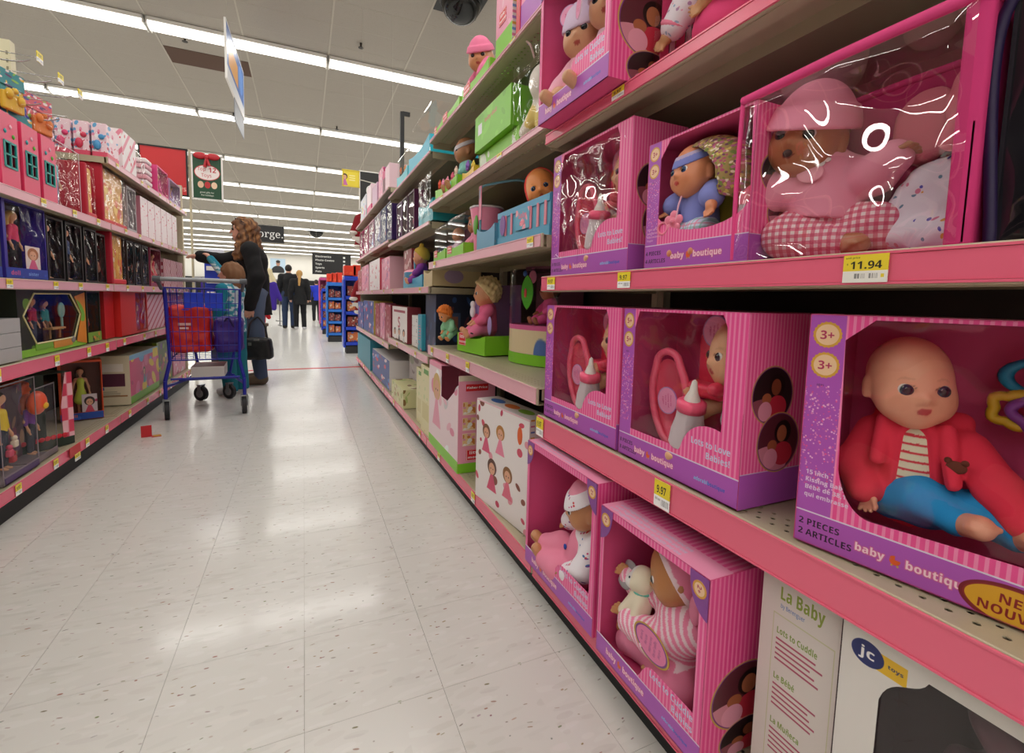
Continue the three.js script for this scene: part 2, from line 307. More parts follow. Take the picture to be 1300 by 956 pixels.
// ---------------------------------------------------------------- baby dolls
function handBones(w, d, n, k, flip) {                   // palm, four bent fingers of unequal length and a thumb at the side
  const W = V3(w), D = V3(d).normalize(), N = V3(n).normalize(), Sd = new THREE.Vector3().crossVectors(D, N).normalize();
  N.crossVectors(Sd, D).normalize();
  const at = (a, b, c) => { const p = W.clone().addScaledVector(D, a * k).addScaledVector(Sd, b * k).addScaledVector(N, c * k); return [p.x, p.y, p.z]; };
  const out = [capsule(at(0.1, -0.14, 0), at(0.6, -0.18, 0), k * 0.2, k * 0.2), capsule(at(0.1, 0.14, 0), at(0.6, 0.18, 0), k * 0.2, k * 0.2)], fingers = [];
  [0.4, 0.52, 0.48, 0.36].forEach((l, i) => { const s = (i - 1.5) * 0.24; fingers.push(capsule(at(0.66, s, 0), at(0.66 + l * 0.6, s * 1.25, 0.06), k * 0.125, k * 0.115), capsule(at(0.66 + l * 0.6, s * 1.25, 0.06), at(0.66 + l, s * 1.3, 0.22), k * 0.115, k * 0.1)); });
  fingers.push(capsule(at(0.22, flip * 0.3, 0.05), at(0.5, flip * 0.52, 0.14), k * 0.14, k * 0.13), capsule(at(0.5, flip * 0.52, 0.14), at(0.72, flip * 0.5, 0.2), k * 0.13, k * 0.11));
  return { palm: out, fingers };
}
const HEADPRIMS = () => [ellipsoid([0, 0.01, -0.006], [0.0515, 0.06, 0.06]), ellipsoid([0, -0.016, 0.012], [0.045, 0.044, 0.045]), ellipsoid([-0.0225, -0.026, 0.03], [0.0215, 0.023, 0.021]), ellipsoid([0.0225, -0.026, 0.03], [0.0215, 0.023, 0.021]), ellipsoid([0, -0.049, 0.03], [0.016, 0.013, 0.016])];
const near = (f, c, r) => (x, y, z) => { const d = Math.hypot(x - c[0], y - c[1], z - c[2]) - r; return d > 0.02 ? d : f(x, y, z); };   // skips work far from a small piece
const SKULL = blend(0.02, HEADPRIMS());
function headField() {
  const fine = near(blend(0.005, ellipsoid([0, -0.0145, 0.0585], [0.007, 0.0068, 0.0078]), ellipsoid([-0.006, -0.0175, 0.0555], [0.0045, 0.004, 0.0045]), ellipsoid([0.006, -0.0175, 0.0555], [0.0045, 0.004, 0.0045])), [0, -0.016, 0.057], 0.014);
  const mouth = near(blend(0.003, ellipsoid([-0.004, -0.03, 0.0535], [0.0055, 0.003, 0.0055]), ellipsoid([0.004, -0.03, 0.0535], [0.0055, 0.003, 0.0055]), ellipsoid([0, -0.0355, 0.0525], [0.0062, 0.0034, 0.0055])), [0, -0.032, 0.053], 0.014);
  const ears = [-1, 1].map((s) => near(blend(0.004, ellipsoid([s * 0.051, -0.008, -0.004], [0.007, 0.016, 0.011]), ellipsoid([s * 0.053, -0.02, -0.001], [0.0055, 0.0075, 0.0075])), [s * 0.051, -0.01, -0.003], 0.022));
  const sock = [-1, 1].map((s) => near(ellipsoid([s * 0.021, -0.003, 0.0645], [0.011, 0.0078, 0.013]), [s * 0.021, -0.003, 0.0645], 0.013));
  return near((x, y, z) => { let d = SKULL(x, y, z); if (d > 0.03) return d - 0.012; d = smin(d, ears[0](x, y, z), 0.006); d = smin(d, ears[1](x, y, z), 0.006); if (z > 0.02) { d = smin(d, fine(x, y, z), 0.007); d = smin(d, mouth(x, y, z), 0.004); for (const q of sock) d = -smin(-d, q(x, y, z), 0.004); } return d; }, [0, 0, 0], 0.085);
}
const HEADF = headField();
const eyeGeo = {};
function eyeball(iris) {
  if (eyeGeo[iris]) return eyeGeo[iris];
  const g = new THREE.SphereGeometry(0.0105, 20, 16).rotateX(PI / 2), c = [], p = g.attributes.position, I = lin(iris);
  for (let i = 0; i < p.count; i++) { const a = Math.acos(Math.min(1, p.getZ(i) / 0.0105)); c.push(...(a < 0.42 ? [0.006, 0.006, 0.01] : a < 1.0 ? I : [0.82, 0.8, 0.76])); }
  g.setAttribute('color', new THREE.Float32BufferAttribute(c, 3)); return eyeGeo[iris] = g;
}
// o: at, turn, skin, head {p, rot}, arms [[shoulder, elbow, wrist, handDir]...], legs [[hip, knee, ankle, toeDir]...], wear [[name, field, material or paint]]
function babyDoll(label, o) {
  const t = thing(o.name ?? 'baby_doll', label, 'doll', o.at, o.turn ?? -PI / 2, o.group), cell = o.cell ?? 0.0036;
  const H = o.head, hf = placed(HEADF, H.p, H.rot), toHead = local(H.p, H.rot), s0 = o.chest ?? [0, 0.135, -0.01], h0 = o.hip ?? [0, 0.052, -0.01];
  const neck = [H.p[0] * 0.5 + s0[0] * 0.5, s0[1] + 0.04, (H.p[2] + s0[2]) / 2];
  const trunk = [capsule(h0, s0, 0.042, 0.036), capsule(s0, [H.p[0], H.p[1] - 0.03, H.p[2] - 0.008], 0.024, 0.024)], limbs = [], hands = [];
  for (const [s, e, w, dir, palm, flip] of o.arms ?? []) { limbs.push(capsule(s, e, 0.019, 0.0165), capsule(e, w, 0.0165, 0.013)); const hb = handBones(w, dir, palm ?? [0, -1, 0.2], 0.026, flip ?? 1); hands.push(near(blend(0.004, blend(0.008, hb.palm), hb.fingers), w, 0.042)); }
  for (const [h, k, a, toe] of o.legs ?? []) {
    limbs.push(capsule(h, k, 0.027, 0.022), capsule(k, a, 0.022, 0.015));
    const T = V3(toe).normalize(), A = V3(a), f = A.clone().addScaledVector(T, 0.03);
    const sd = new THREE.Vector3().crossVectors(T, new THREE.Vector3(...(Math.abs(T.y) > 0.8 ? [0, 0, 1] : [0, 1, 0]))).normalize(), toes = [];
    for (let i = 0; i < 5; i++) { const p = f.clone().addScaledVector(sd, (i - 2) * 0.0072); toes.push(capsule([p.x, p.y, p.z], p.addScaledVector(T, 0.011 - i * 0.001).toArray(), 0.0045, 0.004)); }
    hands.push(near(blend(0.004, capsule(A.clone().addScaledVector(T, -0.008).toArray(), f.toArray(), 0.0155, 0.0165), toes), f.toArray(), 0.055));
  }
  const rest = blend(0.012, trunk, limbs), all = (x, y, z) => { let d = smin(hf(x, y, z), rest(x, y, z), 0.012); for (const q of hands) d = smin(d, q(x, y, z), 0.005); return d; };
  const base = lin(o.skin ?? '#d89a78'), lip = lin(o.lip ?? '#b4453f'), blush = lin(o.blush ?? '#d07a62'), brow = lin(o.brow ?? '#8a5a40'), hairc = o.hairPaint && lin(o.hairPaint);
  const paint = (x, y, z) => {
    const [a, b, c] = toHead(x, y, z);
    if (c > 0.035 && Math.abs(a) < 0.05 && Math.abs(b) < 0.06) {
      if (((a / 0.0088) ** 2 + ((b + 0.0325) / 0.0058) ** 2) < 1 && c > 0.048) return lip;
      for (const s of [-1, 1]) { const e = a * s - 0.021; if (Math.abs(e) < 0.009 && Math.abs(b - 0.0145 + e * e * 34) < 0.0014) return base.map((v, i) => v * 0.8 + brow[i] * 0.2); const r = (e / 0.0105) ** 2 + ((b + 0.003) / 0.0068) ** 2; if (r > 0.8 && r < 1.3 && b > 0.0) return brow; const k = Math.hypot(a * s - 0.028, b + 0.024); if (k < 0.012) return base.map((v, i) => v * 0.86 + blush[i] * 0.14); }
    }
    if (hairc && b > 0.02 - c * 0.5 + 0.012 * noise2(a * 90, b * 90) && Math.hypot(a, b, c) < 0.09) return hairc;
    return base;
  };
  const P = [H.p, s0, h0, ...(o.arms ?? []).flatMap((a) => a.slice(0, 3)), ...(o.legs ?? []).flatMap((a) => a.slice(0, 3))];
  const lo = [0, 1, 2].map((i) => Math.min(...P.map((p) => p[i])) - 0.085), hi = [0, 1, 2].map((i) => Math.max(...P.map((p) => p[i])) + 0.085);
  part(t, 'body', skin(all, lo, hi, cell, paint), VC(0.42));
  const R = new THREE.Euler(...H.rot, 'YXZ');
  for (const s of [-1, 1]) { const e = part(t, 'eye', eyeball(o.iris ?? '#23262e'), VC(0.08)); e.position.copy(V3([s * 0.021, -0.003, 0.0478]).applyEuler(R).add(V3(H.p))); e.rotation.copy(R); }
  for (const [name, field, m, paintF, fine] of o.wear ?? []) part(t, name, skin(field, ...tight(field, lo, hi), fine ?? cell, paintF), m);
  return t;
}
function tight(f, lo, hi, st = 0.014) {                  // box around the piece of the field inside lo..hi
  const a = [9, 9, 9], b = [-9, -9, -9];
  for (let x = lo[0] - 0.03; x < hi[0] + 0.03; x += st) for (let y = lo[1] - 0.03; y < hi[1] + 0.03; y += st) for (let z = lo[2] - 0.03; z < hi[2] + 0.03; z += st) if (f(x, y, z) < st) { const p = [x, y, z]; for (let i = 0; i < 3; i++) { a[i] = Math.min(a[i], p[i]); b[i] = Math.max(b[i], p[i]); } }
  return [a.map((v) => v - st), b.map((v) => v + st)];
}
const grow = (f, r) => (x, y, z) => f(x, y, z) - r;
const cut = (f, g) => (x, y, z) => Math.max(f(x, y, z), -g(x, y, z));
const both = (f, g) => (x, y, z) => Math.max(f(x, y, z), g(x, y, z));
const sleeve = (a, r = 0.006, frac = 0.93) => { const [s, e, w] = a, q = e.map((v, i) => v + (w[i] - v) * frac); return [capsule(s, e, 0.021 + r, 0.019 + r), capsule(e, q, 0.019 + r, 0.017 + r)]; };
const leggy = (l, r = 0.006, frac = 0.95) => { const [h, k, a] = l, q = k.map((v, i) => v + (a[i] - v) * frac); return [capsule(h, k, 0.03 + r, 0.025 + r), capsule(k, q, 0.025 + r, 0.018 + r)]; };
function capField(H, off, tilt, rim, rimAt = 0.02, tall = 0.18, band = 0.024) {     // knitted hat: swollen skull above a tilted plane, with a rolled rim
  const skull = grow(SKULL, off), ct = Math.cos(tilt), st = Math.sin(tilt);
  const f = (x, y, z) => { const h = (y - rimAt) * ct + z * st, d = skull(x, y - (y > 0.04 ? (y - 0.04) * tall : 0), z); const top = Math.max(d, -h); return rim ? smin(top, Math.max(Math.max(d - rim, -h), h - band), 0.004) : top; };
  return placed(f, H.p, H.rot);
}
const cloth = (c, o = {}) => mat(c, 0.9, { ...o });
const dots = (bg, cols, period, n = 26) => new THREE.MeshStandardMaterial({ roughness: 0.9, map: tex(256, 256, (g) => { g.fillStyle = bg; g.fillRect(0, 0, 256, 256); for (let i = 0; i < n; i++) { g.fillStyle = cols[i % cols.length]; g.beginPath(); g.ellipse(rnd() * 256, rnd() * 256, rr(6, 13), rr(5, 10), rnd() * 3, 0, 7); g.fill(); } }, { repeat: [1 / period, 1 / period] }) });

// ---------------------------------------------------------------- printed cartons of the pink baby doll line
const PINK = '#f2559a', PINK2 = '#f98cba', PURP = '#b459bc', GOLD = '#d9a441';
function stripes(g, x, y, w, h, step, c1 = PINK, c2 = PINK2) { g.fillStyle = c1; g.fillRect(x, y, w, h); g.fillStyle = c2; for (let i = 0; i < w; i += step) g.fillRect(x + i, y, step * 0.42, h); }
function badge(g, x, y, r, txt = '3+') { g.fillStyle = GOLD; g.beginPath(); for (let i = 0; i < 40; i++) { const a = i * PI / 20, q = r * (i % 2 ? 1 : 0.93); g.lineTo(x + q * Math.cos(a), y + q * Math.sin(a)); } g.fill(); g.fillStyle = '#f0c9a0'; g.beginPath(); g.arc(x, y, r * 0.78, 0, 7); g.fill(); g.fillStyle = '#b8325e'; g.font = `bold ${r * 0.9 | 0}px sans-serif`; g.textAlign = 'center'; g.fillText(txt, x, y + r * 0.33); g.textAlign = 'left'; }
function boutique(g, x, y, s) {
  g.font = `bold ${s | 0}px sans-serif`; g.lineWidth = s * 0.16; g.strokeStyle = '#d7699f'; g.fillStyle = '#ffd9e6'; g.lineJoin = 'round';
  g.strokeText('baby', x, y); g.fillText('baby', x, y); const w = g.measureText('baby').width;
  g.fillStyle = '#e8622a'; g.beginPath(); g.arc(x + w + s * 0.75, y - s * 0.35, s * 0.4, -0.2, PI + 0.2); g.fill(); g.beginPath(); g.moveTo(x + w + s * 0.75, y - s * 0.35); g.arc(x + w + s * 0.75, y - s * 0.38, s * 0.42, -PI * 0.9, -PI * 0.5); g.fill();
  g.fillStyle = '#c9b24c'; for (const k of [0.55, 0.98]) { g.beginPath(); g.arc(x + w + s * k, y + s * 0.1, s * 0.09, 0, 7); g.fill(); }
  g.strokeStyle = '#d7699f'; g.fillStyle = '#ffd9e6'; g.strokeText('boutique', x + w + s * 1.45, y); g.fillText('boutique', x + w + s * 1.45, y);
}
function portrait(g, x, y, rx, ry, v = 0) {              // oval snapshot of a woman holding a doll
  g.save(); g.fillStyle = '#c9a04e'; g.beginPath(); g.ellipse(x, y, rx * 1.09, ry * 1.07, 0, 0, 7); g.fill(); g.fillStyle = '#7d3c86'; g.beginPath(); g.ellipse(x, y, rx * 1.04, ry * 1.03, 0, 0, 7); g.fill();
  g.beginPath(); g.ellipse(x, y, rx, ry, 0, 0, 7); g.clip();
  g.fillStyle = v ? '#5b2430' : '#2a1a1c'; g.fillRect(x - rx, y - ry, 2 * rx, 2 * ry); g.fillStyle = v ? '#d58a9c' : '#8e4a58'; g.beginPath(); g.ellipse(x - rx * 0.5, y + ry * 0.7, rx, ry * 0.6, 0, 0, 7); g.fill();
  g.fillStyle = '#1b0f0d'; g.beginPath(); g.ellipse(x + rx * 0.2, y - ry * 0.35, rx * 0.42, ry * 0.42, 0, 0, 7); g.fill();
  g.fillStyle = v ? '#b06a48' : '#8a4a30'; g.beginPath(); g.ellipse(x + rx * 0.16, y - ry * 0.3, rx * 0.25, ry * 0.3, 0, 0, 7); g.fill();
  g.fillStyle = '#c52f44'; g.beginPath(); g.ellipse(x + rx * 0.25, y + ry * 0.42, rx * 0.5, ry * 0.42, 0, 0, 7); g.fill();
  g.fillStyle = '#a8603e'; g.beginPath(); g.ellipse(x - rx * 0.3, y + ry * 0.1, rx * 0.24, ry * 0.2, 0, 0, 7); g.fill(); g.fillStyle = '#e59ab0'; g.beginPath(); g.ellipse(x - rx * 0.35, y + ry * 0.55, rx * 0.35, ry * 0.35, 0, 0, 7); g.fill();
  g.restore();
}
const sidePrint = (n) => printed(512, 1024, (g, w, h) => { stripes(g, 0, 0, w, h, 26); g.fillStyle = '#d9c7df'; g.fillRect(0, h * 0.815, w, 8); g.fillStyle = PURP; g.fillRect(0, h * 0.82, w, h); portrait(g, w * 0.42, h * 0.42, w * 0.3, h * 0.145, 0); portrait(g, w * 0.56, h * 0.67, w * 0.31, h * 0.15, 1); });
const SIDE = sidePrint(0);
const SIDE2 = printed(512, 1024, (g, w, h) => { stripes(g, 0, 0, w, h, 26, '#ea4590', '#f377ab'); portrait(g, w * 0.5, h * 0.68, w * 0.38, h * 0.17, 1); portrait(g, w * 0.55, h * 0.92, w * 0.3, h * 0.1, 0); });
const TOPP = printed(512, 256, (g, w, h) => { stripes(g, 0, 0, w, h, 20); g.fillStyle = '#f59cc0'; g.fillRect(0, h - 70, w, 70); g.fillStyle = '#c9d4ea'; g.font = 'bold 34px sans-serif'; g.fillText('Lots to Cuddle Babies', 60, 110); g.font = '16px sans-serif'; for (let i = 0; i < 3; i++) g.fillText('a soft huggable baby with lots to cuddle and love', 30, h - 48 + i * 19); });
const INNER = mat(0xe0548a, 0.5), EDGE = mat(0xe9e2da, 0.8);
function frontPrint(o) {
  const W = 1024, Hh = Math.round(1024 * o.h / o.w);
  return printed(W, Hh, (g, w, h) => {
    stripes(g, 0, 0, w, h, 30);
    const b = o.band ?? 0.18, by = h * (1 - b), l = w * (o.left ?? 0.12);
    if (o.left !== 0) { g.fillStyle = PURP; g.fillRect(0, 0, l, h); for (let i = 0; i < 260; i++) { g.fillStyle = ['#e78bc4', '#f3b9dd', '#e85a9a'][i % 3]; g.beginPath(); g.arc(rnd() * l, h * 0.3 + rnd() * h * 0.45, rr(2, 5), 0, 7); g.fill(); } badge(g, l * 0.5, l * 0.62, l * 0.42, o.age ?? '3+'); badge(g, l * 0.5, l * 1.58, l * 0.42, o.age ?? '3+'); g.fillStyle = '#4a2a50'; g.font = '17px sans-serif'; g.fillText('ages', l * 0.3, l * 2.25); }
    g.fillStyle = PURP; g.fillRect(0, by, w, h); g.fillStyle = '#e5d6ea'; g.fillRect(0, by - 7, w, 7);
    if (o.left !== 0) { g.fillStyle = '#2b1730'; g.font = `bold ${h * b * (o.pf ?? 0.24) | 0}px sans-serif`; g.fillText(o.pieces + ' PIECES', w * 0.015, by + h * b * 0.4); g.fillText(o.pieces + ' ARTICLES', w * 0.015, by + h * b * 0.74); }
    boutique(g, w * (o.bx ?? 0.2), by + h * b * 0.62, o.bs ?? h * b * 0.36);
    if (o.sub) { g.font = `bold ${h * b * 0.2 | 0}px sans-serif`; g.fillStyle = '#7fc4ee'; g.fillText('adorable', w * 0.7, by + h * b * 0.6); g.fillStyle = '#2a62c8'; g.fillText('boutique', w * 0.8, by + h * b * 0.6); }
    if (o.title) { g.fillStyle = '#cdd3ee'; g.font = `bold ${h * 0.052 | 0}px sans-serif`; g.textAlign = 'right'; o.title.forEach((s, i) => g.fillText(s, w * 0.94, h * (o.ty ?? 0.72) + i * h * 0.06)); g.textAlign = 'left'; }
    if (o.extra) o.extra(g, w, h, by);
    if (o.corner) for (const s of [0, 1]) { g.fillStyle = '#8c4a9c'; const cx = s ? w * 0.93 : w * 0.07; g.beginPath(); g.ellipse(cx, h * 0.03, w * 0.085, h * 0.15, 0, 0, 7); g.fill(); badge(g, cx, h * 0.09, w * 0.045, '2+'); }
  });
}
function film(w, h, x, y, z, amp = 0.003, sc = 14, seedv = 0, n = 44) {   // clear plastic with real creases
  const g = new THREE.PlaneGeometry(w, h, n, Math.max(4, Math.round(n * h / w))), p = g.attributes.position;
  for (let i = 0; i < p.count; i++) {
    const u = p.getX(i), v = p.getY(i), a = noise2(u * sc + seedv * 7, v * sc + u * 6), b = noise2(u * sc * 2.1 + 9, v * sc * 1.7 + seedv * 3), e = Math.min(1, Math.min(w / 2 - Math.abs(u), h / 2 - Math.abs(v)) / 0.02);
    p.setZ(i, e * amp * ((1 - Math.abs(2 * a - 1)) * 1.6 + 0.5 * b - 0.9));
  }
  g.computeVertexNormals(); return g.translate(x, y, z);
}
// carton with a cut-out front; origin at the middle of its footprint, front to +z
function windowBox(name, label, category, o) {
  const { w, h, d } = o, t = thing(name, label, category, o.at, o.turn ?? -PI / 2, o.group), k = 0.0016;
  if (o.lean) t.rotation.set(0, o.turn ?? -PI / 2, 0), t.rotateX(-o.lean);
  const inner = o.inner ?? INNER, side = o.side ?? SIDE;
  part(t, 'back_panel', B(w, h, k, 0, h / 2, -d / 2), inner);
  part(t, 'side_panel', B(k, h, d, w / 2, h / 2, 0), [side, inner, inner, inner, inner, inner]);
  part(t, 'side_panel', B(k, h, d, -w / 2, h / 2, 0), [inner, side, inner, inner, inner, inner]);
  part(t, 'top_panel', B(w, k, d, 0, h, 0), [inner, inner, o.top ?? TOPP, inner, inner, inner]);
  part(t, 'bottom_panel', B(w, k, d, 0, k / 2, 0), inner);
  const s = poly([[0, 0], [w, 0], [w, h], [0, h]]); if (o.hole) s.holes.push(o.hole(w, h));
  const g = extrude(s, k), p = g.attributes.position, uv = g.attributes.uv;
  for (let i = 0; i < p.count; i++) uv.setXY(i, p.getX(i) / w, p.getY(i) / h);
  part(t, 'front_panel', g.translate(-w / 2, 0, d / 2 - k), o.front);
  if (o.film) part(t, 'window', film(w - 0.012, h - 0.012, 0, h / 2, d / 2 - 0.0045 - (o.film > 0.004 ? 0.004 : 0), o.film, o.fs ?? 14, o.seed ?? 0, o.film > 0.004 ? 80 : 44), o.film > 0.004 ? FILMX : FILM);
  return t;
}
const pathOf = (pts) => { const p = new THREE.Path(); pts.forEach((q, i) => q.length === 2 ? (i ? p.lineTo(...q) : p.moveTo(...q)) : p.bezierCurveTo(...q)); p.closePath(); return p; };
const right = (xf, y, z0, z1, d, dx = 0) => [xf + d / 2, y, (z0 + z1) / 2];

// the three "lots to love" boxes: bath, seat, bottle and a doll behind a creased window
const loveFront = frontPrint({ w: 0.36, h: 0.335, pieces: 8, sub: true, bx: 0.17, bs: 46, band: 0.15, title: ['Lots to Love', 'Babies!'], ty: 0.74, age: '5+' });
const loveHole = (w, h) => pathOf([[w * 0.12, h * 0.97], [w * 0.15, h * 0.9], [w * 0.12, h * 0.19], [w * 0.58, h * 0.19], [w * 0.6, h * 0.33, w * 0.7, h * 0.38, w * 0.87, h * 0.36], [w * 0.87, h * 0.92], [w * 0.85, h * 0.985]].reverse().map((q) => q.length === 6 ? q : q)).constructor && (() => { const p = new THREE.Path(); p.moveTo(w * 0.12, h * 0.2); p.lineTo(w * 0.12, h * 0.88); p.lineTo(w * 0.16, h * 0.985); p.lineTo(w * 0.84, h * 0.985); p.lineTo(w * 0.87, h * 0.92); p.lineTo(w * 0.87, h * 0.37); p.bezierCurveTo(w * 0.72, h * 0.4, w * 0.62, h * 0.34, w * 0.58, h * 0.2); p.closePath(); return p; })();
const STICK = printed(256, 256, (g) => { g.fillStyle = '#b98fc0'; g.fillRect(0, 0, 256, 256); g.fillStyle = '#f09ac0'; g.beginPath(); g.arc(128, 128, 118, 0, 7); g.fill(); g.fillStyle = '#d2447e'; g.font = 'bold 24px sans-serif'; g.textAlign = 'center'; ['Press my', 'tummy and', 'hear me', 'giggle!'].forEach((s, i) => g.fillText(s, 128, 84 + i * 34)); });
const SEATM = mat(0xe03a58, 0.35), TUBM = mat(0xf0617f, 0.3), BOTW = mat(0xe9dfe4, 0.3, { phys: true, transmission: 0.35, thickness: 0 }), BOTC = mat(0xf25b80, 0.35), TEAT = mat(0xf1ece6, 0.4);
function bottle(parent, x, y, z, s, rz, rx = 0.1) {
  const b = part(parent, 'bottle', lathe([[0, 0], [0.026, 0], [0.029, 0.006], [0.027, 0.03], [0.0225, 0.05], [0.021, 0.066], [0.019, 0.07], [0, 0.07]].map((p) => [p[0] * s, p[1] * s]), 18), BOTW, 'clear toy feeding bottle');
  b.position.set(x, y, z); b.rotation.set(rx, 0, rz);
  part(b, 'collar', lathe([[0, 0.066], [0.0235, 0.066], [0.0235, 0.08], [0.016, 0.084], [0, 0.084]].map((p) => [p[0] * s, p[1] * s]), 18), BOTC); part(b, 'teat', lathe([[0.013, 0.084], [0.011, 0.09], [0.0065, 0.1], [0.0042, 0.116], [0, 0.12]].map((p) => [p[0] * s, p[1] * s]), 14), TEAT);
}
function loveBox(label, dollLabel, at, w, h, seedv, amp, lean = 0) {
  const d = 0.16, t = windowBox('doll_set_box', label, 'doll box', { w, h, d, at, front: loveFront, hole: loveHole, film: amp, seed: seedv, lean, group: 'pink bath set doll boxes' });
  // bath seen from above, hung upright on the backing card
  const rim = []; for (let i = 0; i < 24; i++) { const a = i * PI / 12; rim.push([0.046 * Math.cos(a) * (1 + 0.12 * Math.sin(a)), 0.082 * Math.sin(a) + (Math.sin(a) > 0.8 ? 0.012 : 0), 0]); }
  const bowl = new THREE.SphereGeometry(1, 24, 10, 0, 2 * PI, 0, PI / 2).rotateX(-PI / 2).scale(0.045, 0.08, 0.035);
  const tub = part(t, 'bathtub', M(tube(rim, 0.0075, 60, 8, true), bowl), TUBM, 'coral pink toy bath'); tub.position.set(-w * 0.19, h * 0.42, 0.03); tub.scale.setScalar(1.12); tub.rotation.z = 0.12;
  const st = part(tub, 'sticker', new THREE.CylinderGeometry(0.026, 0.026, 0.002, 24).rotateX(PI / 2).rotateZ(0).translate(0.002, 0.0, 0.006), [PURPM, STICK, STICK]);
  const seat = part(t, 'toy_seat', M(RB(0.085, 0.1, 0.02, 0.009, 0, 0.06, -0.02), RB(0.1, 0.024, 0.06, 0.009, 0.002, 0.008, 0), ball(0.013, 0.013, 0.02, 0.045, 0.018, 0.03)), SEATM, 'red toy high chair back'); seat.position.set(w * 0.05, h * 0.5, 0.0); seat.scale.setScalar(1.1);
  const s2 = part(seat, 'sticker', new THREE.CylinderGeometry(0.03, 0.03, 0.002, 24).rotateX(PI / 2).translate(0, 0.115, -0.008), [PURPM, STICK, STICK]);
  bottle(t, w * 0.03, h * 0.19, 0.048, 1.2, -0.2);
  const arm = [[-0.05, 0.15, 0], [-0.08, 0.125, 0.03], [-0.075, 0.15, 0.05], [-0.3, 0.9, 0.3], [1, 0, 0.3]];
  babyDoll(dollLabel, {
    at: [at[0] + 0.012, at[1] + 0.006, at[2] + w * 0.27], skin: '#e4ae86', cell: 0.0042, head: { p: [-0.012, 0.25, 0.0], rot: [0.05, -0.45, 0] }, chest: [0, 0.15, -0.015], hip: [0, 0.06, -0.015], group: 'dolls of the bath sets',
    arms: [arm, [[0.04, 0.15, 0.0], [0.035, 0.1, 0.04], [-0.01, 0.07, 0.055], [-0.9, -0.4, 0.3], [0, 0, 1]]], legs: [[[-0.025, 0.05, 0], [-0.06, 0.06, 0.03], [-0.085, 0.03, 0.05], [-0.3, 0.2, 1]], [[0.02, 0.05, 0], [0.025, 0.035, 0.04], [-0.03, 0.025, 0.05], [-0.8, 0.1, 0.5]]],
    wear: [['bib', both(grow(capsule([0, 0.12, -0.01], [0, 0.185, -0.01], 0.042, 0.03), 0.004), (x, y, z) => 0.105 + 0.02 * Math.abs(x * 12) - y), BIBM], ['nappy', grow(ellipsoid([0, 0.055, -0.01], [0.052, 0.04, 0.05]), 0), cloth(0xf3eef2)]],
  });
  return t;
}
const PURPM = mat(0xb459bc, 0.4), BIBM = dots('#efe9f4', ['#7f7fc4', '#e07aa5', '#b9a9dd'], 0.09, 20);
const LOVE = 'pink bath set doll box ';
loveBox(LOVE + 'with a glossy creased window, beside the lavender shirt doll', 'bald doll in a bib inside the box on the eye level shelf', right(0.68, 1.004, -1.256, -0.889, 0.16), 0.365, 0.345, 1, 0.012);
loveBox(LOVE + 'standing right below the one with the creased window', 'bald doll in a bib inside the bath set box below the creased one', right(0.668, 0.584, -1.25, -0.885, 0.16), 0.36, 0.335, 2, 0.0016);
loveBox(LOVE + 'next to the box of the red jacket doll', 'bald doll in a bib inside the bath set box next to the red jacket doll', right(0.668, 0.584, -0.87, -0.55, 0.16), 0.33, 0.335, 3, 0.0014);
// cartons standing behind those two
for (const [x, z, l] of [[0.93, -0.78, 'pink striped carton standing behind the bath set box next to the red jacket doll'], [0.93, -1.1, 'pink striped carton standing behind the farther bath set box']]) windowBox('doll_carton', l, 'doll box', { w: 0.36, h: 0.335, d: 0.15, at: [x, 0.584, z], front: loveFront });

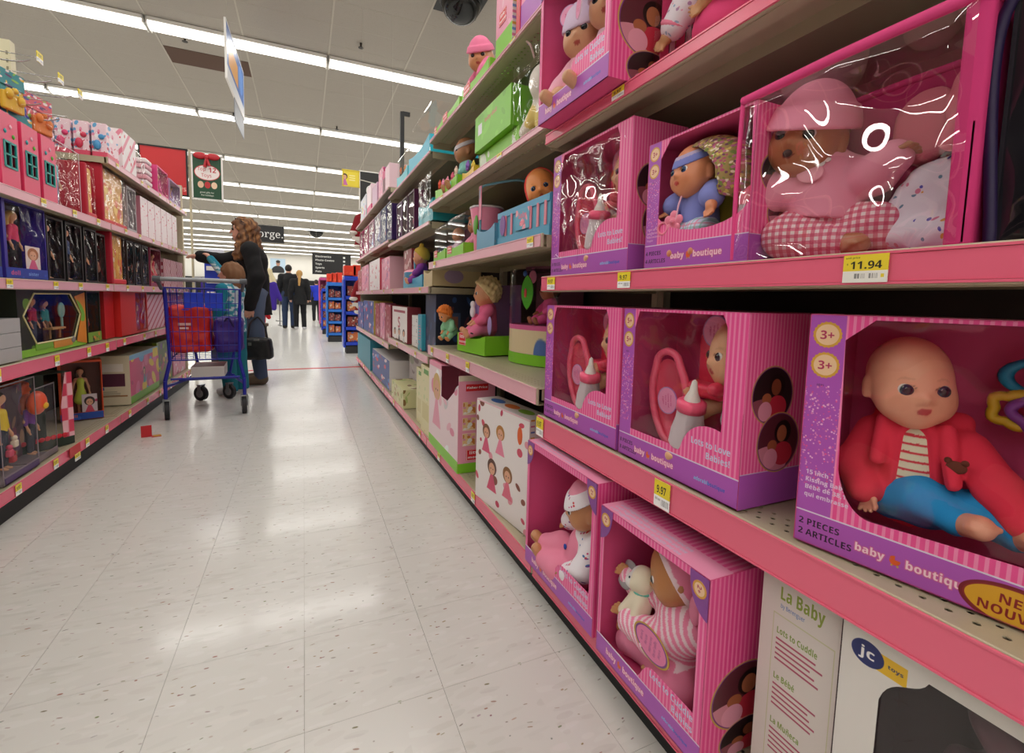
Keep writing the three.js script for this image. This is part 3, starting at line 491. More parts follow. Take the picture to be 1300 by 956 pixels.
// ---------------------------------------------------------------- box of the bald doll in the red jacket
{
  const w = 0.3, h = 0.337, d = 0.17, turn = -1.385;
  const front = frontPrint({ w, h, pieces: 2, left: 0.15, band: 0.14, bx: 0.255, bs: 50, pf: 0.28, extra: (g, W, H, by) => {
    g.fillStyle = '#e9cfe8'; g.font = 'bold 30px sans-serif'; ['15 inch', 'Kissing Baby', 'Bébé de 38,1 cm', 'qui embrasse'].forEach((s, i) => g.fillText(s, W * 0.03, H * 0.69 + i * 38));
    g.save(); g.translate(W * 0.78, by + H * 0.085); g.rotate(0.05); g.fillStyle = '#7c1f2c'; g.beginPath(); g.ellipse(0, 0, 175, 88, 0, 0, 7); g.fill(); g.fillStyle = '#e0a72e'; g.beginPath(); g.ellipse(0, 0, 160, 75, 0, 0, 7); g.fill(); g.strokeStyle = '#8c2a2c'; g.lineWidth = 6; g.stroke(); g.fillStyle = '#8a1f26'; g.font = 'bold 50px sans-serif'; g.textAlign = 'center'; g.fillText('NEW!', 0, -8); g.fillText('NOUVEAU', 0, 42); g.restore(); g.textAlign = 'left';
  } });
  const hole = () => { const p = new THREE.Path(); p.moveTo(w * 0.165, h * 0.36); p.lineTo(w * 0.15, h * 0.9); p.lineTo(w * 0.26, h * 0.985); p.lineTo(w * 0.97, h * 0.985); p.lineTo(w * 0.97, h * 0.21); p.lineTo(w * 0.3, h * 0.185); p.bezierCurveTo(w * 0.24, h * 0.19, w * 0.19, h * 0.24, w * 0.165, h * 0.36); p.closePath(); return p; };
  const ux = [Math.cos(turn), -Math.sin(turn)], uz = [Math.sin(turn), Math.cos(turn)], corner = [0.672, -0.446];   // front far corner on the shelf
  const at = (lx, lz) => [corner[0] + (lx + w / 2) * ux[0] + (lz - d / 2) * uz[0], corner[1] + (lx + w / 2) * ux[1] + (lz - d / 2) * uz[1]];
  const [cx, cz] = at(0, 0), t = windowBox('kissing_doll_box', 'purple edged box of the bald doll in a red jacket, with plastic rings', 'doll box', { w, h, d, at: [cx, 0.584, cz], turn, front, hole, film: 0.0006, side: SIDE, seed: 5 });
  const ring = (x, y, r1, c, n, r = 0.0062) => { const pts = []; for (let i = 0; i < 20; i++) { const a = i * PI / 10, q = r1 * (1 + (n ? 0.14 * Math.cos(a * n) : 0)); pts.push([q * Math.cos(a), q * Math.sin(a), 0]); } const m = part(t, 'teething_ring', tube(pts, r, 60, 8, true), mat(c, 0.35)); m.position.set(x, y, -0.055 + rr(0, 0.02)); return m; };
  ring(0.07, 0.265, 0.03, 0x1f8fb8, 0).scale.set(1.3, 0.75, 1); ring(0.042, 0.222, 0.02, 0xd9b52c, 5); ring(0.065, 0.222, 0.022, 0x8a44a0, 4); ring(0.096, 0.218, 0.028, 0xf07a2a, 6, 0.007);
  // the doll
  const [dx, dz] = at(-0.042, 0.004), aL = [[-0.052, 0.142, -0.01], [-0.068, 0.09, 0.02], [-0.04, 0.058, 0.048], [0.35, -0.9, 0.25], [-0.3, 0, 1], -1], aR = [[0.058, 0.142, -0.012], [0.1, 0.1, 0.015], [0.135, 0.065, 0.035], [0.5, -0.8, 0.2], [0, 0, 1], 1];
  const lL = [[-0.022, 0.052, 0.005], [0.022, 0.068, 0.03], [0.07, 0.05, 0.042], [0.72, 0.25, 0.6]], lR = [[0.03, 0.052, 0.005], [0.085, 0.062, 0.01], [0.125, 0.05, 0.03], [0.6, 0.3, 0.65]];
  const tor = blend(0.015, capsule([0, 0.06, -0.008], [0, 0.145, -0.01], 0.047, 0.04)), H = { p: [-0.012, 0.232, 0.004], rot: [0.03, 0.62, 0.02] };
  const open = blend(0.01, capsule([0.01, 0.19, 0.05], [0.028, 0.02, 0.07], 0.028, 0.046), capsule([0.008, 0.2, 0.05], [0.005, 0.26, 0.05], 0.02, 0.03));
  const jac = cut(blend(0.012, grow(tor, 0.006), sleeve(aL, 0.007, 0.86), sleeve(aR, 0.007, 0.86), capsule([-0.045, 0.176, -0.03], [0.045, 0.176, -0.03], 0.016, 0.016), capsule([-0.032, 0.172, 0.022], [-0.03, 0.115, 0.046], 0.011, 0.01), capsule([0.042, 0.17, 0.018], [0.056, 0.1, 0.036], 0.01, 0.01)), open);
  const RED = lin('#dd2540'), CRM = lin('#e6dfc4'), STR = lin('#d5394a');
  const doll = babyDoll('bald doll in a red jacket, striped shirt and blue trousers', { at: [dx, 0.622, dz], turn, skin: '#e8a083', lip: '#c4484a', head: H, arms: [aL, aR], legs: [lL, lR], cell: 0.0025, iris: '#16273f',
    wear: [['striped_shirt', tor, VC(0.9), (x, y) => ((y * 78) % 1 + 1) % 1 < 0.34 ? STR : CRM, 0.0016], ['jacket', jac, cloth(0xe8324e)], ['trousers', blend(0.014, ellipsoid([0, 0.052, -0.006], [0.056, 0.04, 0.05]), leggy(lL, 0.003, 0.9), leggy(lR, 0.003, 0.9)), cloth(0x1f93d6)]] });
  doll.scale.setScalar(0.9); part(doll, 'bear_badge', M(ball(0.012, 0.009, 0.004, 0.058, 0.125, 0.037), ball(0.0045, 0.0045, 0.004, 0.049, 0.133, 0.037), ball(0.0045, 0.0045, 0.004, 0.067, 0.133, 0.037)), cloth(0x6a3324)).rotation.y = 0.0;
}
// ---------------------------------------------------------------- clear zip bag doll on the eye level shelf
{
  const z0 = -0.6, z1 = -0.288, w = z1 - z0, h0 = 0.275, d = 0.17, xf = 0.682, cz = (z0 + z1) / 2;
  const t = thing('zip_bag', 'clear plastic zip bag with pink fabric edges around the pink hat doll', 'bag', [xf + d / 2, 1.004, cz], -PI / 2);
  const pk = mat(0xe8458a, 0.7), pk2 = mat(0xd42f78, 0.75);
  const edge = (pts, r) => tube(pts, r, 24, 7);
  const q = (x, y, z) => [x * w / 2, y * h0, z * d / 2];
  part(t, 'piping', M(edge([q(-1, 0.02, 1), q(-1, 0.5, 1.02), q(-0.99, 0.98, 1)], 0.004), edge([q(-0.99, 0.98, 1), q(0, 1.0, 1), q(1, 1.0, 1)], 0.0075), edge([q(-1, 0.02, -1), q(-1, 0.98, -1)], 0.005), edge([q(-0.99, 0.98, 1), q(-0.99, 1, -1)], 0.005), edge([q(1, 1, 1), q(1, 1, -1)], 0.006), edge([q(1, 1, -1), q(0, 1, -1), q(-1, 0.98, -1)], 0.006)), pk);
  part(t, 'gusset', M(RB(0.026, h0, 0.012, 0.005, w / 2 - 0.006, h0 / 2, d / 2 - 0.006), B(0.002, h0, d, w / 2, h0 / 2, 0), B(w, 0.002, d, 0, 0.001, 0)), pk2);
  part(t, 'back_cloth', B(w, h0, 0.002, 0, h0 / 2, -d / 2), pk2);
  part(t, 'front_film', film(w - 0.01, h0 - 0.01, 0, h0 / 2, d / 2 + 0.002, 0.012, 13, 4, 90), FILMX); part(t, 'side_film', film(d, h0, 0, 0, 0, 0.004, 14, 2, 24).rotateY(-PI / 2).translate(-w / 2, h0 / 2, 0), FILM); part(t, 'top_film', B(w - 0.01, 0.0006, d, 0, h0 * 0.99, 0), FILM);
  const aL = [[-0.052, 0.142, 0], [-0.07, 0.115, 0.018], [-0.082, 0.1, 0.026], [-0.7, -0.4, 0.4], [0, -1, 0], 1], aR = [[0.045, 0.13, -0.005], [0.068, 0.12, 0.03], [0.092, 0.138, 0.052], [0.85, 0.35, 0.35], [0, -1, 0.4], -1];
  const lL = [[-0.03, 0.052, 0.005], [-0.042, 0.034, 0.042], [0.03, 0.018, 0.056], [0.9, -0.1, 0.3]], lR = [[0.035, 0.055, 0.0], [0.075, 0.042, 0.038], [0.112, 0.018, 0.04], [0.8, -0.1, 0.5]];
  const H = { p: [-0.024, 0.198, 0.014], rot: [0.08, -0.2, -0.22] }, top = blend(0.018, capsule([0.006, 0.065, -0.006], [-0.004, 0.135, -0.006], 0.062, 0.05), sleeve(aL, 0.008), sleeve(aR, 0.008));
  const GING = new THREE.MeshStandardMaterial({ roughness: 0.9, map: tex(64, 64, (g) => { g.fillStyle = '#f2dde0'; g.fillRect(0, 0, 64, 64); g.fillStyle = 'rgba(206,60,96,0.55)'; g.fillRect(0, 0, 32, 64); g.fillRect(0, 0, 64, 32); }, { repeat: [1 / 0.011, 1 / 0.011] }) });
  const at = [xf + 0.106, 1.012, -0.52];
  const doll = babyDoll('dark skinned doll with pink knit hat, pink jumper and gingham trousers', { at, turn: -PI / 2 + 0.42, skin: '#b06c46', lip: '#7c2f28', brow: '#3a2018', blush: '#a9553c', iris: '#1a1512', head: H, chest: [0, 0.14, -0.01], hip: [0.01, 0.06, -0.01], arms: [aL, aR], legs: [lL, lR], cell: 0.003,
    wear: [['jumper', both(top, (x, y) => 0.062 - x * 0.16 - y), cloth(0xf09cb4)], ['trousers', both(blend(0.014, ellipsoid([0.006, 0.058, -0.006], [0.055, 0.035, 0.05]), leggy(lL, 0.008, 0.92), leggy(lR, 0.008, 0.92)), (x, y, z) => y - 0.095 + x * 0.1), GING], ['knit_hat', capField(H, 0.01, 0.14, 0.0045, 0.012, 0.16, 0.036), cloth(0xf49ab4)]] });
  part(doll, 'mouth', ball(0.007, 0.006, 0.004, 0, 0, 0), mat(0x3a100e, 0.5)).position.copy(V3([0, -0.031, 0.0595]).applyEuler(new THREE.Euler(...H.rot, 'YXZ')).add(V3(H.p)));
  const cow = part(doll, 'cow_patch', M(ball(0.02, 0.016, 0.004, 0, -0.003, 0)), cloth(0xf3a9bb)); cow.position.set(-0.012, 0.135, 0.0455); cow.rotation.set(-0.3, -0.1, -0.2);
  part(cow, 'white_face', M(ball(0.015, 0.008, 0.004, 0.002, 0.013, 0.0006), ball(0.006, 0.004, 0.003, 0.017, 0.019, 0)), cloth(0xe9e4e0));
  // folded spare clothes beside the doll
  const hearts = dots('#e7e2ee', ['#5a55b5', '#d9a04a', '#6d8fa8', '#d77fa0'], 0.085, 16);
  const spare = blend(0.02, ellipsoid([0.0, 0.065, 0.0], [0.055, 0.065, 0.03]), ellipsoid([0.045, 0.1, -0.01], [0.035, 0.09, 0.026]), capsule([-0.03, 0.03, 0.02], [0.05, 0.022, 0.03], 0.022, 0.024));
  const wob = (f) => (x, y, z) => f(x, y, z) + 0.006 * (noise2(x * 60, y * 60 + z * 40) - 0.5);
  one('doll_romper', 'white doll romper printed with small hearts and teddies in the zip bag', 'doll clothes', skin(wob(spare), [-0.09, -0.02, -0.06], [0.11, 0.22, 0.08], 0.004), hearts, [xf + 0.122, 1.006, -0.375], -PI / 2);
  const coat = blend(0.015, ellipsoid([0.05, 0.2, -0.02], [0.034, 0.06, 0.018]), capsule([0.035, 0.15, 0.0], [0.06, 0.2, -0.01], 0.016, 0.02), ellipsoid([-0.02, 0.19, -0.045], [0.04, 0.055, 0.014]));
  one('doll_jacket', 'plain pink doll jacket packed at the top of the zip bag', 'doll clothes', skin(wob(coat), [-0.1, 0.08, -0.09], [0.12, 0.29, 0.04], 0.004), cloth(0xe98093), [xf + 0.1, 1.006, -0.385], -PI / 2);
  // dark bag standing next to it at the picture's edge
  const nb = thing('dark_package', 'dark purple edged package on the shelf beside the pink zip bag', 'package', [0.79, 1.004, -0.135], -PI / 2);
  part(nb, 'piping', M(tube([[-0.14, 0, 0.08], [-0.14, 0.27, 0.08], [0.14, 0.28, 0.08], [0.14, 0, 0.08]], 0.006, 60, 7)), mat(0x2b1a4a, 0.5)); part(nb, 'back_card', M(B(0.28, 0.27, 0.004, 0, 0.137, -0.06), B(0.004, 0.268, 0.14, -0.139, 0.137, 0.008), B(0.004, 0.268, 0.14, 0.139, 0.137, 0.008)), mat(0x15101f, 0.7)); part(nb, 'film', film(0.27, 0.26, 0, 0.137, 0.078, 0.004, 12, 7, 30), FILM);
  part(nb, 'folded_cloth', RB(0.2, 0.07, 0.08, 0.02, 0.02, 0.037, 0.02), cloth(0x3f6f74));
}
// ---------------------------------------------------------------- carrier box with the doll in lavender
{
  const w = 0.262, h = 0.262, d = 0.17, z0 = -0.83, front = frontPrint({ w, h, pieces: 4, band: 0.185, bx: 0.3, bs: 62, left: 0.14, extra: (g, W, H, by) => { g.fillStyle = '#efc3dc'; g.font = '22px sans-serif'; ['Infant carrier', 'baby doll with', 'hood and bottle', 'Poupée'].forEach((s, i) => g.fillText(s, W * 0.02, H * 0.69 + i * 30)); } });
  const hole = () => { const p = new THREE.Path(); p.moveTo(w * 0.14, h * 0.4); p.lineTo(w * 0.14, h * 0.86); p.lineTo(w * 0.24, h * 0.985); p.lineTo(w * 0.97, h * 0.985); p.lineTo(w * 0.99, h * 0.4); p.bezierCurveTo(w * 0.9, h * 0.22, w * 0.3, h * 0.22, w * 0.14, h * 0.4); p.closePath(); return p; };
  const at = [0.68 + d / 2, 1.004, z0 + w / 2], t = windowBox('carrier_doll_box', 'pink box with a scooped window around the lavender shirt doll in its carrier', 'doll box', { w, h, d, at, front, hole, seed: 9 });
  const QUILT = dots('#a8925a', ['#c97a9c', '#d6c36a', '#7a4a68', '#e7d9c0', '#7f8f4a', '#b85a78'], 0.075, 230), LIME = cloth(0xa59c34);
  const shellF = (x, y, z) => { const d1 = ellipsoid([0, 0.13, -0.03], [0.098, 0.125, 0.06])(x, y, z), d2 = ellipsoid([-0.008, 0.135, 0.0], [0.088, 0.113, 0.06])(x, y, z); return Math.max(d1, -d2); };
  part(t, 'carrier_seat', skin(shellF, [-0.13, -0.01, -0.1], [0.13, 0.27, 0.05], 0.004).translate(-0.022, 0, 0.03), QUILT, 'quilted floral baby carrier'); part(t, 'carrier_lining', skin(both(ellipsoid([-0.008, 0.13, -0.032], [0.098, 0.118, 0.04]), (x, y, z) => Math.max(z + 0.03, -0.083 - x)), [-0.13, 0, -0.09], [0.13, 0.26, 0.02], 0.005).translate(-0.046, 0, 0.04), LIME, 'lime green carrier lining');
  part(t, 'hood', skin(both(cut(ellipsoid([0.005, 0.168, 0.0], [0.092, 0.082, 0.066]), ellipsoid([-0.018, 0.156, 0.02], [0.086, 0.075, 0.08])), (x, y, z) => 0.15 - y + x * -0.4), [-0.11, 0.06, -0.1], [0.12, 0.27, 0.09], 0.0035).translate(-0.016, 0.004, 0.028), QUILT, 'quilted floral hood');
  part(t, 'ruffle', skin((x, y, z) => blend(0.012, ellipsoid([0.09, 0.2, -0.01], [0.016, 0.03, 0.02]), ellipsoid([0.1, 0.165, 0], [0.014, 0.03, 0.02]))(x, y, z) + 0.004 * Math.sin(y * 160), [0.05, 0.1, -0.06], [0.13, 0.25, 0.04], 0.004), cloth(0xe8e0d2));
  const b = part(t, 'bottle', M(lathe([[0, 0], [0.014, 0], [0.0155, 0.005], [0.014, 0.05], [0, 0.05]], 14)), BOTW); b.position.set(0.085, 0.055, 0.045); b.rotation.z = -0.12; part(b, 'collar', lathe([[0.0155, 0.05], [0.0155, 0.068], [0.006, 0.08], [0, 0.085]], 14), BOTC);
  const aL = [[-0.05, 0.14, 0], [-0.066, 0.12, 0.02], [-0.076, 0.1, 0.03], [-0.7, -0.3, 0.6], [0, -1, 0], 1], aR = [[0.046, 0.14, 0], [0.068, 0.12, 0.028], [0.084, 0.092, 0.045], [0.3, -0.85, 0.4], [0, 0, 1], 1], lL = [[-0.024, 0.05, 0], [-0.03, 0.04, 0.026], [-0.03, 0.012, 0.03], [0, -0.6, 0.5]], lR = [[0.024, 0.05, 0], [0.035, 0.04, 0.026], [0.04, 0.012, 0.03], [0.1, -0.6, 0.5]];
  const H = { p: [-0.004, 0.196, 0.012], rot: [0.02, -0.12, 0] }, PLAID = new THREE.MeshStandardMaterial({ roughness: 0.9, map: tex(64, 64, (g) => { g.fillStyle = '#c9cfe6'; g.fillRect(0, 0, 64, 64); g.fillStyle = 'rgba(226,120,150,.6)'; g.fillRect(0, 0, 12, 64); g.fillRect(0, 20, 64, 12); g.fillStyle = 'rgba(110,170,150,.5)'; g.fillRect(34, 0, 10, 64); g.fillRect(0, 48, 64, 8); }, { repeat: [1 / 0.022, 1 / 0.022] }) });
  const skull = grow(SKULL, 0.003), LAV = lin('#7c83c8'), LV2 = lin('#b9a9c9'), toH = local(H.p, H.rot);
  const doll = babyDoll('bald doll with lavender headband, lavender shirt and plaid shorts', { at: [0.68 + d / 2 - 0.036, 1.042, z0 + w * 0.375], skin: '#d98a62', lip: '#c2453c', head: H, chest: [0, 0.13, -0.008], arms: [aL, aR], legs: [lL, lR], cell: 0.003, iris: '#2a4a74', wear: [['shirt', blend(0.014, capsule([0, 0.07, -0.006], [0, 0.132, -0.008], 0.05, 0.042), sleeve(aL, 0.008, 0.1), sleeve(aR, 0.008, 0.1)), cloth(0x8288cc)], ['shorts', blend(0.012, ellipsoid([0, 0.05, 0], [0.054, 0.032, 0.05]), leggy(lL, 0.006, 0.2), leggy(lR, 0.006, 0.2)), PLAID],
    ['headband', placed((x, y, z) => Math.max(skull(x, y, z), Math.abs((y - 0.036) + z * 0.42 - 0.006) - 0.0135), H.p, H.rot), VC(0.9), (x, y, z) => { const [a, b2, c] = toH(x, y, z); return b2 + c * 0.42 > 0.047 ? LV2 : LAV; }]] });
  const pac = []; for (let i = 0; i < 5; i++) { const a = i * PI * 0.4 + 0.3; pac.push(ball(0.009, 0.009, 0.003, 0.0125 * Math.cos(a), 0.0125 * Math.sin(a), 0, 10)); }
  const pcf = part(doll, 'pacifier', M(pac, ball(0.01, 0.01, 0.004), ball(0.005, 0.005, 0.007, 0, 0, 0.003), new THREE.TorusGeometry(0.011, 0.0022, 8, 20).translate(-0.024, -0.01, 0)), mat(0xf0849f, 0.3), 'pink flower shaped pacifier'); pcf.position.set(-0.026, 0.07, 0.057); pcf.rotation.y = 0.2; pcf.scale.setScalar(1.35);
  doll.scale.setScalar(0.78); part(doll, 'ribbon', tube([[-0.006, 0.15, 0.046], [-0.014, 0.11, 0.054], [-0.018, 0.07, 0.057]], 0.0025, 14, 5), cloth(0xf0b8cc));
}
// ---------------------------------------------------------------- the two open fronted cuddle doll boxes on the base deck
function cuddleBox(label, at, w, h, d, seedv) {
  const front = cuddleFront, t = windowBox('cuddle_doll_box', label, 'doll box', { w, h, d, at, front, side: SIDE2, group: undefined, hole: () => { const p = new THREE.Path(); p.moveTo(0.012, h * 0.13); p.lineTo(0.012, h * 0.955); p.lineTo(w - 0.02, h * 0.955); p.lineTo(w - 0.02, h * 0.26); p.lineTo(w * 0.6, h * 0.26); p.bezierCurveTo(w * 0.5, h * 0.25, w * 0.5, h * 0.13, w * 0.45, h * 0.13); p.closePath(); return p; } });
  for (const s of [-1, 1]) { const m = part(t, 'corner_flap', extrude((() => { const q = new THREE.Shape(); q.moveTo(0, 0); q.lineTo(s * 0.042, 0); q.bezierCurveTo(s * 0.042, -0.05, s * 0.02, -0.07, 0, -0.075); q.closePath(); return q; })(), 0.0015), mat(0x8c4a9c, 0.4)); m.position.set(-s * (w / 2 - 0.001), h - 0.001, d / 2 + 0.0004); const bg = part(m, 'age_badge', new THREE.CylinderGeometry(0.0155, 0.0155, 0.0016, 24).rotateX(PI / 2).translate(s * 0.019, -0.026, 0.0012), BADGE); }
  return t;
}
const BADGE = printed(96, 96, (g) => { g.fillStyle = '#e08a3c'; g.fillRect(0, 0, 96, 96); badge(g, 48, 48, 46, '2+'); });
const cuddleFront = frontPrint({ w: 0.37, h: 0.38, pieces: 2, left: 0, band: 0.125, bx: 0.12, bs: 52, sub: true, title: ['Lots to Cuddle', 'Babies'], ty: 0.79 });
{
  const w = 0.375, h = 0.385, d = 0.19, xf = 0.628, at = right(xf, 0.119, -1.268, -0.893, d);
  cuddleBox('open pink box with the doll in white and pink dungarees', at, w, h, d, 1);
  const aL = [[-0.045, 0.165, -0.02], [-0.075, 0.165, -0.02], [-0.085, 0.155, 0.005], [-0.5, -0.5, 0.6], [0, -1, 0], 1], aR = [[0.07, 0.16, 0.015], [0.075, 0.1, 0.05], [0.02, 0.062, 0.068], [-0.85, 0.0, 0.4], [0, -1, 0.2], -1];
  const lL = [[-0.02, 0.06, 0.0], [-0.075, 0.092, 0.03], [-0.128, 0.077, 0.062], [-0.55, 0.55, 0.5]], lR = [[0.015, 0.055, 0.02], [-0.035, 0.055, 0.066], [-0.098, 0.05, 0.08], [-0.45, 0.75, 0.4]];
  const H = { p: [0.034, 0.252, 0.012], rot: [0.14, -0.55, -0.05] }, FLOW = dots('#f1ecf2', ['#c94f86', '#4a7ab5', '#7d4a9a', '#d0454f'], 0.08, 15);
  const doll = babyDoll('doll in printed white hat and pink dungarees, sitting in the open box', { at: [at[0] - 0.005, 0.123, at[2] + 0.005], skin: '#c58a5e', lip: '#a8493c', head: H, chest: [0.028, 0.15, 0.0], hip: [0, 0.06, 0], arms: [aL, aR], legs: [lL, lR], cell: 0.0032,
    wear: [['blouse', blend(0.014, capsule([0.01, 0.08, 0.0], [0.03, 0.152, 0.0], 0.05, 0.047), sleeve(aL, 0.01, 0.75), sleeve(aR, 0.012, 0.8)), FLOW], ['dungarees', blend(0.014, both(capsule([0, 0.06, 0.004], [0.02, 0.135, 0.006], 0.058, 0.05), (x, y, z) => 0.1 - z * 1.4 - x * -0.5 - 0.13 + y * 0.3), ellipsoid([0, 0.06, 0.004], [0.056, 0.042, 0.054]), leggy(lL, 0.011, 0.78), leggy(lR, 0.011, 0.78)), cloth(0xf08fac)],
      ['hat', capField(H, 0.006, 0.42, 0, 0.03), cloth(0xee9db5)], ['hat_band', capField(H, 0.007, 0.42, 0, 0.024), FLOW]] });
  doll.getObjectByName('hat_band').geometry = skin(placed((x, y, z) => Math.max(grow(SKULL, 0.0095)(x, y, z), Math.abs((y - 0.03) * 0.91 + z * 0.41 - 0.016) - 0.016), H.p, H.rot), [-0.08, 0.16, -0.09], [0.14, 0.36, 0.11], 0.0032);
  part(doll, 'bow', M(ball(0.022, 0.02, 0.012, -0.03, 0.315, -0.06), ball(0.018, 0.024, 0.012, -0.035, 0.27, -0.055)), cloth(0xf0a0b8)); part(doll, 'embroidery', M(ball(0.007, 0.006, 0.003, -0.01, 0.125, 0.056), ball(0.006, 0.008, 0.003, -0.018, 0.118, 0.052)), cloth(0x2d4fb0));
}
{
  const w = 0.315, h = 0.35, d = 0.2, xf = 0.62, at = right(xf, 0.119, -0.862, -0.547, d);
  const t = cuddleBox('open pink box with the doll hugging a toy lamb', at, w, h, d, 2);
  const lb = part(t, 'oval_label', new THREE.CylinderGeometry(1, 1, 0.0016, 30).rotateX(PI / 2).scale(0.052, 0.033, 1), [mat(0xb58f2a, 0.4), printed(256, 160, (g, W, Hh) => { g.fillStyle = '#c9a436'; g.fillRect(0, 0, W, Hh); g.fillStyle = '#7a3f86'; g.beginPath(); g.ellipse(W / 2, Hh / 2, W * 0.47, Hh * 0.46, 0, 0, 7); g.fill(); g.fillStyle = '#e87fae'; g.beginPath(); g.ellipse(W / 2, Hh / 2, W * 0.43, Hh * 0.42, 0, 0, 7); g.fill(); g.fillStyle = '#8a3a6a'; g.font = '15px sans-serif'; g.textAlign = 'center'; ['so soft and', 'huggable, your baby', 'loves to be cuddled', 'and to sleep', 'by your side'].forEach((s, i) => g.fillText(s, W / 2, 46 + i * 20)); })]); lb.position.set(0.02, 0.135, d / 2 - 0.004); lb.rotation.set(0, 0, -0.12);
  const aL = [[-0.03, 0.175, 0.01], [-0.085, 0.165, 0.03], [-0.108, 0.19, 0.05], [-0.5, 0.5, 0.6], [1, 0, 0.2], 1], aR = [[0.06, 0.15, 0.02], [0.0, 0.11, 0.06], [-0.095, 0.105, 0.065], [-0.7, 0.5, 0.5], [0.4, 0.2, 0.4], 1];
  const lL = [[-0.03, 0.045, 0.02], [-0.08, 0.05, 0.035], [-0.105, 0.03, 0.04], [-0.5, 0.8, 0.2]], lR = [[0.03, 0.04, 0.02], [0.05, 0.045, 0.05], [0.015, 0.025, 0.05], [-0.9, 0.3, 0.2]];
  const H = { p: [0.0, 0.245, 0.005], rot: [0.35, -0.75, 0.3] }, WH = lin('#f3dde3'), PK = lin('#ef8fb0');
  const doll = babyDoll('doll in a striped pink sleepsuit and eared bonnet, turned to a toy lamb', { at: [at[0], 0.123, at[2] - 0.008], skin: '#c08455', head: H, chest: [0.02, 0.145, 0.01], hip: [0, 0.05, 0.01], arms: [aL, aR], legs: [lL, lR], cell: 0.0032,
    wear: [['sleepsuit', blend(0.016, capsule([0, 0.055, 0.01], [0.02, 0.15, 0.01], 0.06, 0.052), sleeve(aR, 0.014, 0.75), sleeve(aL, 0.008, 0.8), leggy(lL, 0.014, 0.95), leggy(lR, 0.016, 0.95)), VC(0.9), (x, y, z) => y > 0.085 + 0.3 * x * x ? (((x * 62 + y * 50) % 1 + 1) % 1 < 0.45 ? WH : PK) : PK, 0.0024], ['bonnet', placed(cut(grow(SKULL, 0.007), (x, y, z) => -(z - 0.012 - y * 0.25)), H.p, H.rot), VC(0.9), (() => { const toB = local(H.p, H.rot); return (x, y, z) => { const [a, b, c] = toB(x, y, z); return c - b * 0.25 > 0.001 ? WH : PK; }; })()]] });
  part(doll, 'bonnet_ear', M(ball(0.014, 0.032, 0.008, 0.072, 0.215, 0.03), ball(0.014, 0.03, 0.008, -0.02, 0.32, -0.04)), cloth(0xeb8fae));
  const lamb = thing('toy_lamb', 'cream plush lamb with grey ears held by the doll in the sleepsuit', 'plush toy', [at[0] - 0.045, 0.27, at[2] - 0.072], -PI / 2);
  const lf = blend(0.012, ellipsoid([0, 0.055, 0], [0.028, 0.03, 0.028]), ellipsoid([-0.016, 0.046, 0.016], [0.016, 0.014, 0.015]), ellipsoid([0.0, 0.0, 0], [0.024, 0.036, 0.022]), capsule([-0.01, 0.015, 0.012], [-0.028, -0.025, 0.028], 0.011, 0.011), capsule([0.012, 0.015, 0.012], [0.008, -0.03, 0.03], 0.011, 0.011), capsule([-0.01, -0.025, 0.01], [-0.028, -0.062, 0.024], 0.012, 0.013), capsule([0.012, -0.025, 0.01], [0.005, -0.062, 0.026], 0.012, 0.013));
  const CR = lin('#e9dfc6'), LW = lin('#e6e3e0');
  part(lamb, 'body', skin(lf, [-0.07, -0.09, -0.05], [0.06, 0.1, 0.06], 0.003, (x, y, z) => (y < -0.045 || (x < -0.008 && y > 0.03 && z > 0.005)) ? LW : CR), VC(0.95)); part(lamb, 'ear', M(ball(0.02, 0.015, 0.006, -0.04, 0.062, 0.0), ball(0.02, 0.013, 0.006, -0.038, 0.03, 0.02)), cloth(0xa8a3a6)); part(lamb, 'eye', ball(0.003, 0.003, 0.003, -0.012, 0.06, 0.026), mat(0x1d2440, 0.2)); part(lamb, 'ribbon', new THREE.TorusGeometry(0.018, 0.004, 6, 16).rotateX(PI / 2).translate(0, 0.03, 0), cloth(0x6fc0ad));
}
